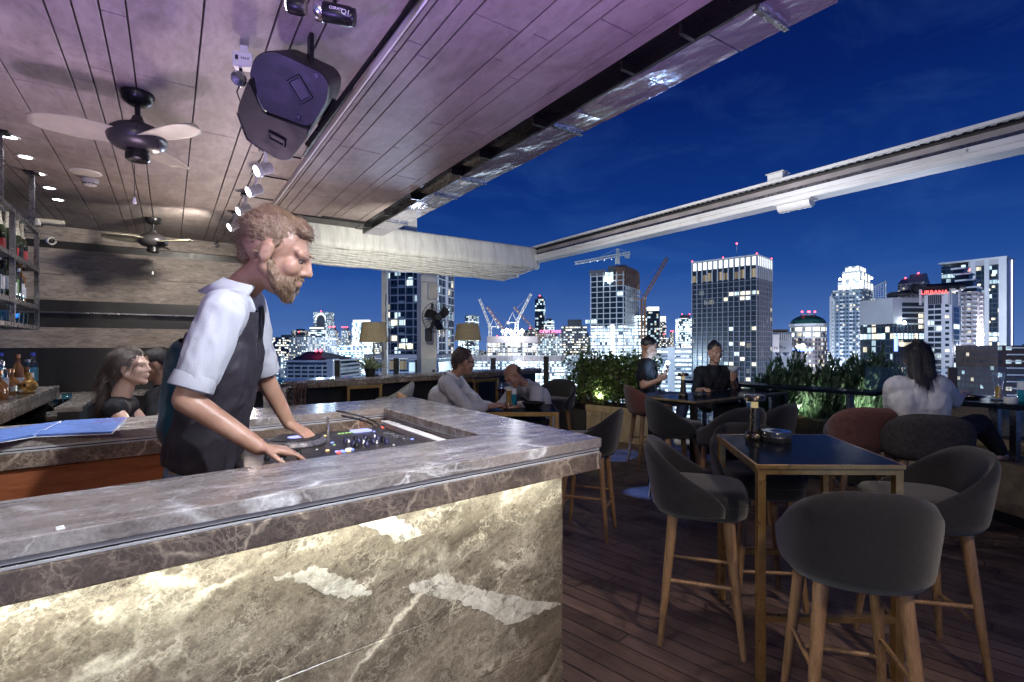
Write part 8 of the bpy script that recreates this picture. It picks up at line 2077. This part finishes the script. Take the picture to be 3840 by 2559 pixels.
# ---- second bartender, half hidden
d = 3.75
J = dict(pel=PD(640, 1720, d), chest=PD(625, 1545, d), neck=PD(612, 1450, d), head=PD(588, 1372, d - .02), shR=PD(672, 1480, d + .15), elR=PD(690, 1590, d + .05), wrR=PD(640, 1560, d - .18), shL=PD(580, 1490, d - .15), elL=PD(590, 1590, d - .25), wrL=PD(655, 1530, d - .32), hipR=PD(655, 1725, d + .09), hipL=PD(620, 1725, d - .09))
for s in 'LR':
    J['kn' + s] = J['hip' + s] + CR * -.16 + Vector((0, 0, -J['hip' + s].z * .45)); J['an' + s] = Vector((J['hip' + s].x, J['hip' + s].y, .085)); J['toe' + s] = J['an' + s] - CR * .16 + Vector((0, 0, -.055))
t, J, m, up, f, S, H = person('second bartender in black shirt, half hidden beside the ponytailed bartender', J, CR * -.8 - CF * .45 + Vector((0, 0, -.15)), (0, 0, 1), 'skin_tan', .0095, bulk=.95)
def hp(p): return J['head'] + m @ Vector(p)
cloth(t, 'hair', [(hp((0, -.026, .044)), [.082, .094, .078], m), (hp((0, .04, .092)), .028, hp((0, -.05, .105)), .034)], 'hair_black', .009, .0025, 36)
cloth(t, 'shirt', torso_prims(J, S, H, .95, .014, .02) + sleeve(J, 'L', 1.45) + sleeve(J, 'R', 1.45), 'tee_black', .011, .008)
cloth(t, 'trousers', trousers(J, .006), 'trouser_dark', .014, .004); shoes(t, J)

def seat_legs(J, fw, knee_z=None, foot=.085, spread=.0):
    fw = Vector(fw).normalized()
    for s in 'LR':
        k = J['hip' + s] + fw * .40 + Vector((0, 0, .01))
        if knee_z: k.z = knee_z
        J['kn' + s] = k; a = k - fw * .06; a.z = max(foot, k.z - .44); J['an' + s] = a; J['toe' + s] = a + fw * .16 + Vector((0, 0, -.055))
# ---- man in white shirt with his back turned
d = 4.86
J = dict(pel=PD(1648, 1598, d), chest=PD(1665, 1488, d), neck=PD(1700, 1413, d), head=PD(1738, 1358, d), shR=PD(1672, 1440, d - .19), elR=PD(1755, 1532, d - .16), wrR=PD(1855, 1524, d + .16), shL=PD(1712, 1432, d + .19), elL=PD(1800, 1525, d + .28), wrL=PD(1862, 1520, d + .40), hipR=PD(1648, 1602, d - .09), hipL=PD(1650, 1600, d + .09))
seat_legs(J, CR * .98 + CF * .1)
t, J, m, up, f, S, H = person('grey-haired man in white shirt with his back turned, elbow on the dining table', J, CR * .86 + CF * .42 + Vector((0, 0, -.12)), Vector((0, 0, 1)) + CR * .1, 'skin_tan', .010, 1.05, bulk=1.12, hands={'R': dict(curl=.8), 'L': dict(curl=.8)})
t['label'] = 'dark-haired man in white shirt with his back turned, elbow on the dining table'
def hp(p): return J['head'] + m @ (Vector(p) * 1.05)
mh = cloth(t, 'hair', [(hp((0, -.028, .040)), [.085, .098, .082], m), (hp((0, .04, .094)), .026, hp((0, -.05, .105)), .036), (hp((0, -.088, .0)), .036, hp((0, -.074, -.05)), .030)], 'hair_brown', .008, .0025, 36, None, 2, 3)
strands(mh, 1500, .03, -f * .6 - Vector((0, 0, .6)), .0015, 7)
mb = MB(); mb.tube([hp((.078, -.01, .01)), hp((.072, .07, .012)), hp((.03, .104, .008)), hp((-.03, .104, .008)), hp((-.072, .07, .012)), hp((-.078, -.01, .01))], .0028, 6); mb.build('glasses', M['black_metal'], t, True)
cloth(t, 'shirt', torso_prims(J, S, H, 1.12, .024, .05) + sleeve(J, 'L', 1.55, .076, .064) + sleeve(J, 'R', 1.55, .076, .064), 'shirt_white', .010, .009, 8, None, 4)
nk = (J['head'] - J['neck']).normalized(); mb = MB(); mb.tube([J['neck'] + nk * .01 + (S * math.cos(a) + nk.cross(S) * math.sin(a)) * .070 for a in [2 * math.pi * k / 24 for k in range(25)]], .017, 8, False); mb.build('collar', M['shirt_white'], t, True)
cloth(t, 'trousers', trousers(J, .012), 'trouser_dark', .014, .005); shoes(t, J)
# ---- bowed man in white shirt
J = dict(pel=PD(2040, 1570, 6.0), chest=PD(2008, 1490, 5.9), neck=PD(1968, 1440, 5.72), head=PD(1925, 1408, 5.62), shL=PD(2012, 1462, 5.62), elL=PD(2010, 1536, 5.48), wrL=PD(1925, 1528, 5.42), shR=PD(1935, 1452, 6.0), elR=PD(1885, 1520, 5.95), wrR=PD(1868, 1518, 5.62), hipL=PD(2045, 1575, 5.9), hipR=PD(2035, 1572, 6.1))
seat_legs(J, CR * -.75 - CF * .6)
t, J, m, up, f, S, H = person('balding man in white shirt bowed over the dining table', J, CR * -.62 - CF * .45 + Vector((0, 0, -.62)), Vector((0, 0, 1)) - CR * .4, 'skin_tan', .010, 1.08, bulk=1.15)
def hp(p): return J['head'] + m @ (Vector(p) * 1.08)
cloth(t, 'hair', [(hp((0, -.05, .012)), [.080, .068, .058], m)] + [(hp((s * .068, -.01, .015)), .015, hp((s * .066, -.05, -.01)), .02) for s in (-1, 1)], 'hair_brown', .009, .0025, 36)
cloth(t, 'shirt', torso_prims(J, S, H, 1.15, .026, .05) + sleeve(J, 'L', 1.5, .078, .066) + sleeve(J, 'R', 1.5, .078, .066), 'shirt_white', .010, .009, 8, None, 8)
cloth(t, 'trousers', trousers(J, .012), 'trouser_dark', .014, .005); shoes(t, J)
# ---- man with the phone
d = 6.0
J = dict(pel=PD(2432, 1488, d), chest=PD(2425, 1408, d), neck=PD(2424, 1352, d), head=PD(2432, 1306, d), shR=PD(2412, 1370, d - .18), elR=PD(2412, 1448, d - .22), wrR=PD(2468, 1428, d - .28), shL=PD(2440, 1368, d + .18), elL=PD(2462, 1440, d + .1), wrL=PD(2490, 1410, d - .12), hipR=PD(2432, 1492, d - .09), hipL=PD(2434, 1490, d + .09))
seat_legs(J, CR * .97 - CF * .1, .78, .3)
t, J, m, up, f, S, H = person('man in black T-shirt looking down at a glowing phone', J, CR * .85 - CF * .25 + Vector((0, 0, -.35)), Vector((0, 0, 1)) + CR * .15, 'skin_tan', .010, hands={'R': dict(curl=.9, d=CR * .7 + Vector((0, 0, .5)), n=-CF), 'L': dict(curl=1.0, d=CR * .5 + Vector((0, 0, .8)), n=CR)})
def hp(p): return J['head'] + m @ Vector(p)
cloth(t, 'hair', [(hp((0, -.024, .048)), [.080, .092, .078], m), (hp((0, .04, .098)), .026, hp((0, -.05, .11)), .034)], 'hair_black', .009, .0025, 38)
cloth(t, 't_shirt', torso_prims(J, S, H, 1.0, .016, .04) + sleeve(J, 'L', .62) + sleeve(J, 'R', .62), 'tee_black', .011, .010, 8, None, 2)
cloth(t, 'trousers', trousers(J, .010), 'jeans_dark', .013, .005); shoes(t, J, 'white_plastic')
wl_ = J['wrL'] + Vector(t.location)
ph = thing('phone', 'glowing phone held by the man in the black T-shirt', 'phone', PD(2494, 1376, d - .2)); mm = rotfromaxes(CF * .8 + CR * .2, Vector((0, 0, 1)) + CR * .35, -CR + Vector((0, 0, .35)))
mb = MB(); mb.box((0, 0, 0), (.072, .148, .008), mm); mb.build('case', M['black_plastic'], ph, bevel=.003)
mb = MB(); mb.box(mm @ Vector((0, 0, .0046)), (.066, .138, .001), mm); mb.build('screen', M['phone'], ph)
mb = MB(); mb.sphere(-CF * .11 + Vector((0, 0, .05)), .019, 12, 8); mb.build('torch_lamp', M['phone'], ph, True)
lamp('phone_light', 'POINT', Vector(ph.location) - CF * .10 + Vector((0, 0, .06)), 3.5, (.35, .58, 1.0), None, .02)
# ---- man in black behind the long table
d = 5.95
J = dict(pel=PD(2672, 1500, d + .05), chest=PD(2674, 1428, d), neck=PD(2678, 1374, d - .02), head=PD(2682, 1322, d - .05), shR=PD(2622, 1396, d), elR=PD(2612, 1468, d - .12), wrR=PD(2640, 1462, d - .4), shL=PD(2732, 1394, d), elL=PD(2762, 1462, d - .08), wrL=PD(2748, 1424, d - .28), hipR=PD(2648, 1505, d + .05), hipL=PD(2698, 1505, d + .05))
seat_legs(J, -CF, .75, .3)
t, J, m, up, f, S, H = person('man in black shirt facing us behind the long black table', J, -CF + CR * .1 + Vector((0, 0, -.15)), (0, 0, 1), 'skin_tan', .010, hands={'L': dict(curl=.9, d=Vector((0, 0, 1)) - CF * .3, n=-CF)})
def hp(p): return J['head'] + m @ Vector(p)
cloth(t, 'hair', [(hp((0, -.026, .048)), [.082, .092, .078], m), (hp((0, .04, .098)), .026, hp((0, -.05, .11)), .034)], 'hair_black', .009, .0025, 38)
cloth(t, 'shirt', torso_prims(J, S, H, 1.05, .018, .04) + sleeve(J, 'L', 1.2) + sleeve(J, 'R', 1.2), 'tee_black', .011, .010, 8, None, 6)
cloth(t, 'trousers', trousers(J, .010), 'trouser_dark', .014, .005); shoes(t, J)
cg = thing('cocktail_glass', 'wide saucer cocktail glass held up by the man in black', 'cocktail glass', PD(2752, 1412, d - .3))
mb = MB(); mb.lathe([(0, -.01), (.032, -.01), (.032, -.008), (.004, -.004), (.0035, .04), (0, .041)], seg=18); mb.build('stem', M['glass'], cg, True)
mb = MB(); mb.lathe([(.003, .040), (.03, .05), (.055, .075), (.065, .11), (.063, .11), (.053, .077), (.029, .053), (.003, .043)], seg=26); mb.build('bowl', M['frost_glass'], cg, True)
# ---- woman in the white top
J = dict(pel=PD(3470, 1640, 3.72), chest=PD(3445, 1505, 3.72), neck=PD(3440, 1418, 3.74), head=PD(3438, 1345, 3.80), shL=PD(3358, 1450, 3.78), elL=PD(3352, 1545, 3.95), wrL=PD(3440, 1530, 4.12), shR=PD(3522, 1445, 3.68), elR=PD(3578, 1515, 3.86), wrR=PD(3610, 1478, 4.10), hipL=PD(3430, 1645, 3.80), hipR=PD(3510, 1645, 3.66),
         knR=PD(3672, 1588, 4.02), anR=PD(3742, 1695, 4.02), toeR=PD(3795, 1717, 4.10), knL=PD(3600, 1600, 4.25), anL=PD(3640, 1735, 4.3), toeL=PD(3690, 1745, 4.4))
t, J, m, up, f, S, H = person('woman in white top and black trousers with long black hair, seen from behind', J, CF * .9 + CR * .42 + Vector((0, 0, -.05)), (0, 0, 1), 'skin_pale', .009, 1.0, True, bulk=.92, hands={'R': dict(curl=.7)})
def hp(p): return J['head'] + m @ Vector(p)
wh = cloth(t, 'hair', [(hp((0, -.024, .040)), [.088, .102, .086], m), (hp((0, .04, .092)), .028, hp((0, -.05, .11)), .036), (hp((-.03, -.085, .02)), .052, hp((-.03, -.10, -.14)), .050), (hp((.03, -.085, .02)), .052, hp((.04, -.10, -.14)), .050), (hp((0, -.11, -.14)), .055, hp((.02, -.125, -.25)), .034), (hp((-.02, -.11, -.14)), .05, hp((-.03, -.12, -.22)), .03)], 'hair_black', .009, .0025, 30, None, 3, 3)
strands(wh, 2600, .09, Vector((0, 0, -1)), .0018, 6, .12, .3)
cloth(t, 'top', torso_prims(J, S, H, .98, .024, .06) + sleeve(J, 'L', .75, .075, .072) + sleeve(J, 'R', .75, .075, .072), 'shirt_cream', .009, .008, 8, None, 7)
tr = trousers(J, .016); cloth(t, 'trousers', tr, 'tee_black', .011, .006, 8, None, 5)
for s in 'LR':
    an, toe = J['an' + s], J['toe' + s]; d_ = (toe - an); d_ = Vector((d_.x, d_.y, 0)).normalized(); side = d_.cross(Vector((0, 0, 1)))
    mb = MB(); ol_ = []
    for k in range(24):
        a = 2 * math.pi * k / 24; q = an.lerp(toe, .52) + d_ * (.135 * math.cos(a)) + side * ((.040 + .008 * math.cos(a)) * math.sin(a)); ol_.append((q.x, q.y))
    zb = min(an.z - .062, toe.z - .024); mb.prism(ol_, zb - .022, zb); sdl = mb.build('sandal', M['black_plastic'], t, bevel=.004)
    mb = MB(); c = toe - d_ * .035; mb.tube([c + side * .045 + Vector((0, 0, -.02)), c + side * .03 + Vector((0, 0, .022)), c + Vector((0, 0, .030)), c - side * .03 + Vector((0, 0, .022)), c - side * .045 + Vector((0, 0, -.02))], .011, 8); mb.build('strap', M['black_plastic'], sdl, True)
# menu board standing on the ledge in front of her
mbd = thing('menu_board', 'brown wooden menu board standing beside the woman in white', 'menu board', PD(3572, 1478, 4.45), R(-YAW + 12))
mb = MB(); mb.box((0, 0, .115), (.10, .012, .24)); mb.build('board', M['board_wood'], mbd, bevel=.004)
mb = MB(); mb.box((0, .03, .006), (.11, .08, .012)); mb.build('foot', M['board_wood'], mbd, bevel=.002)
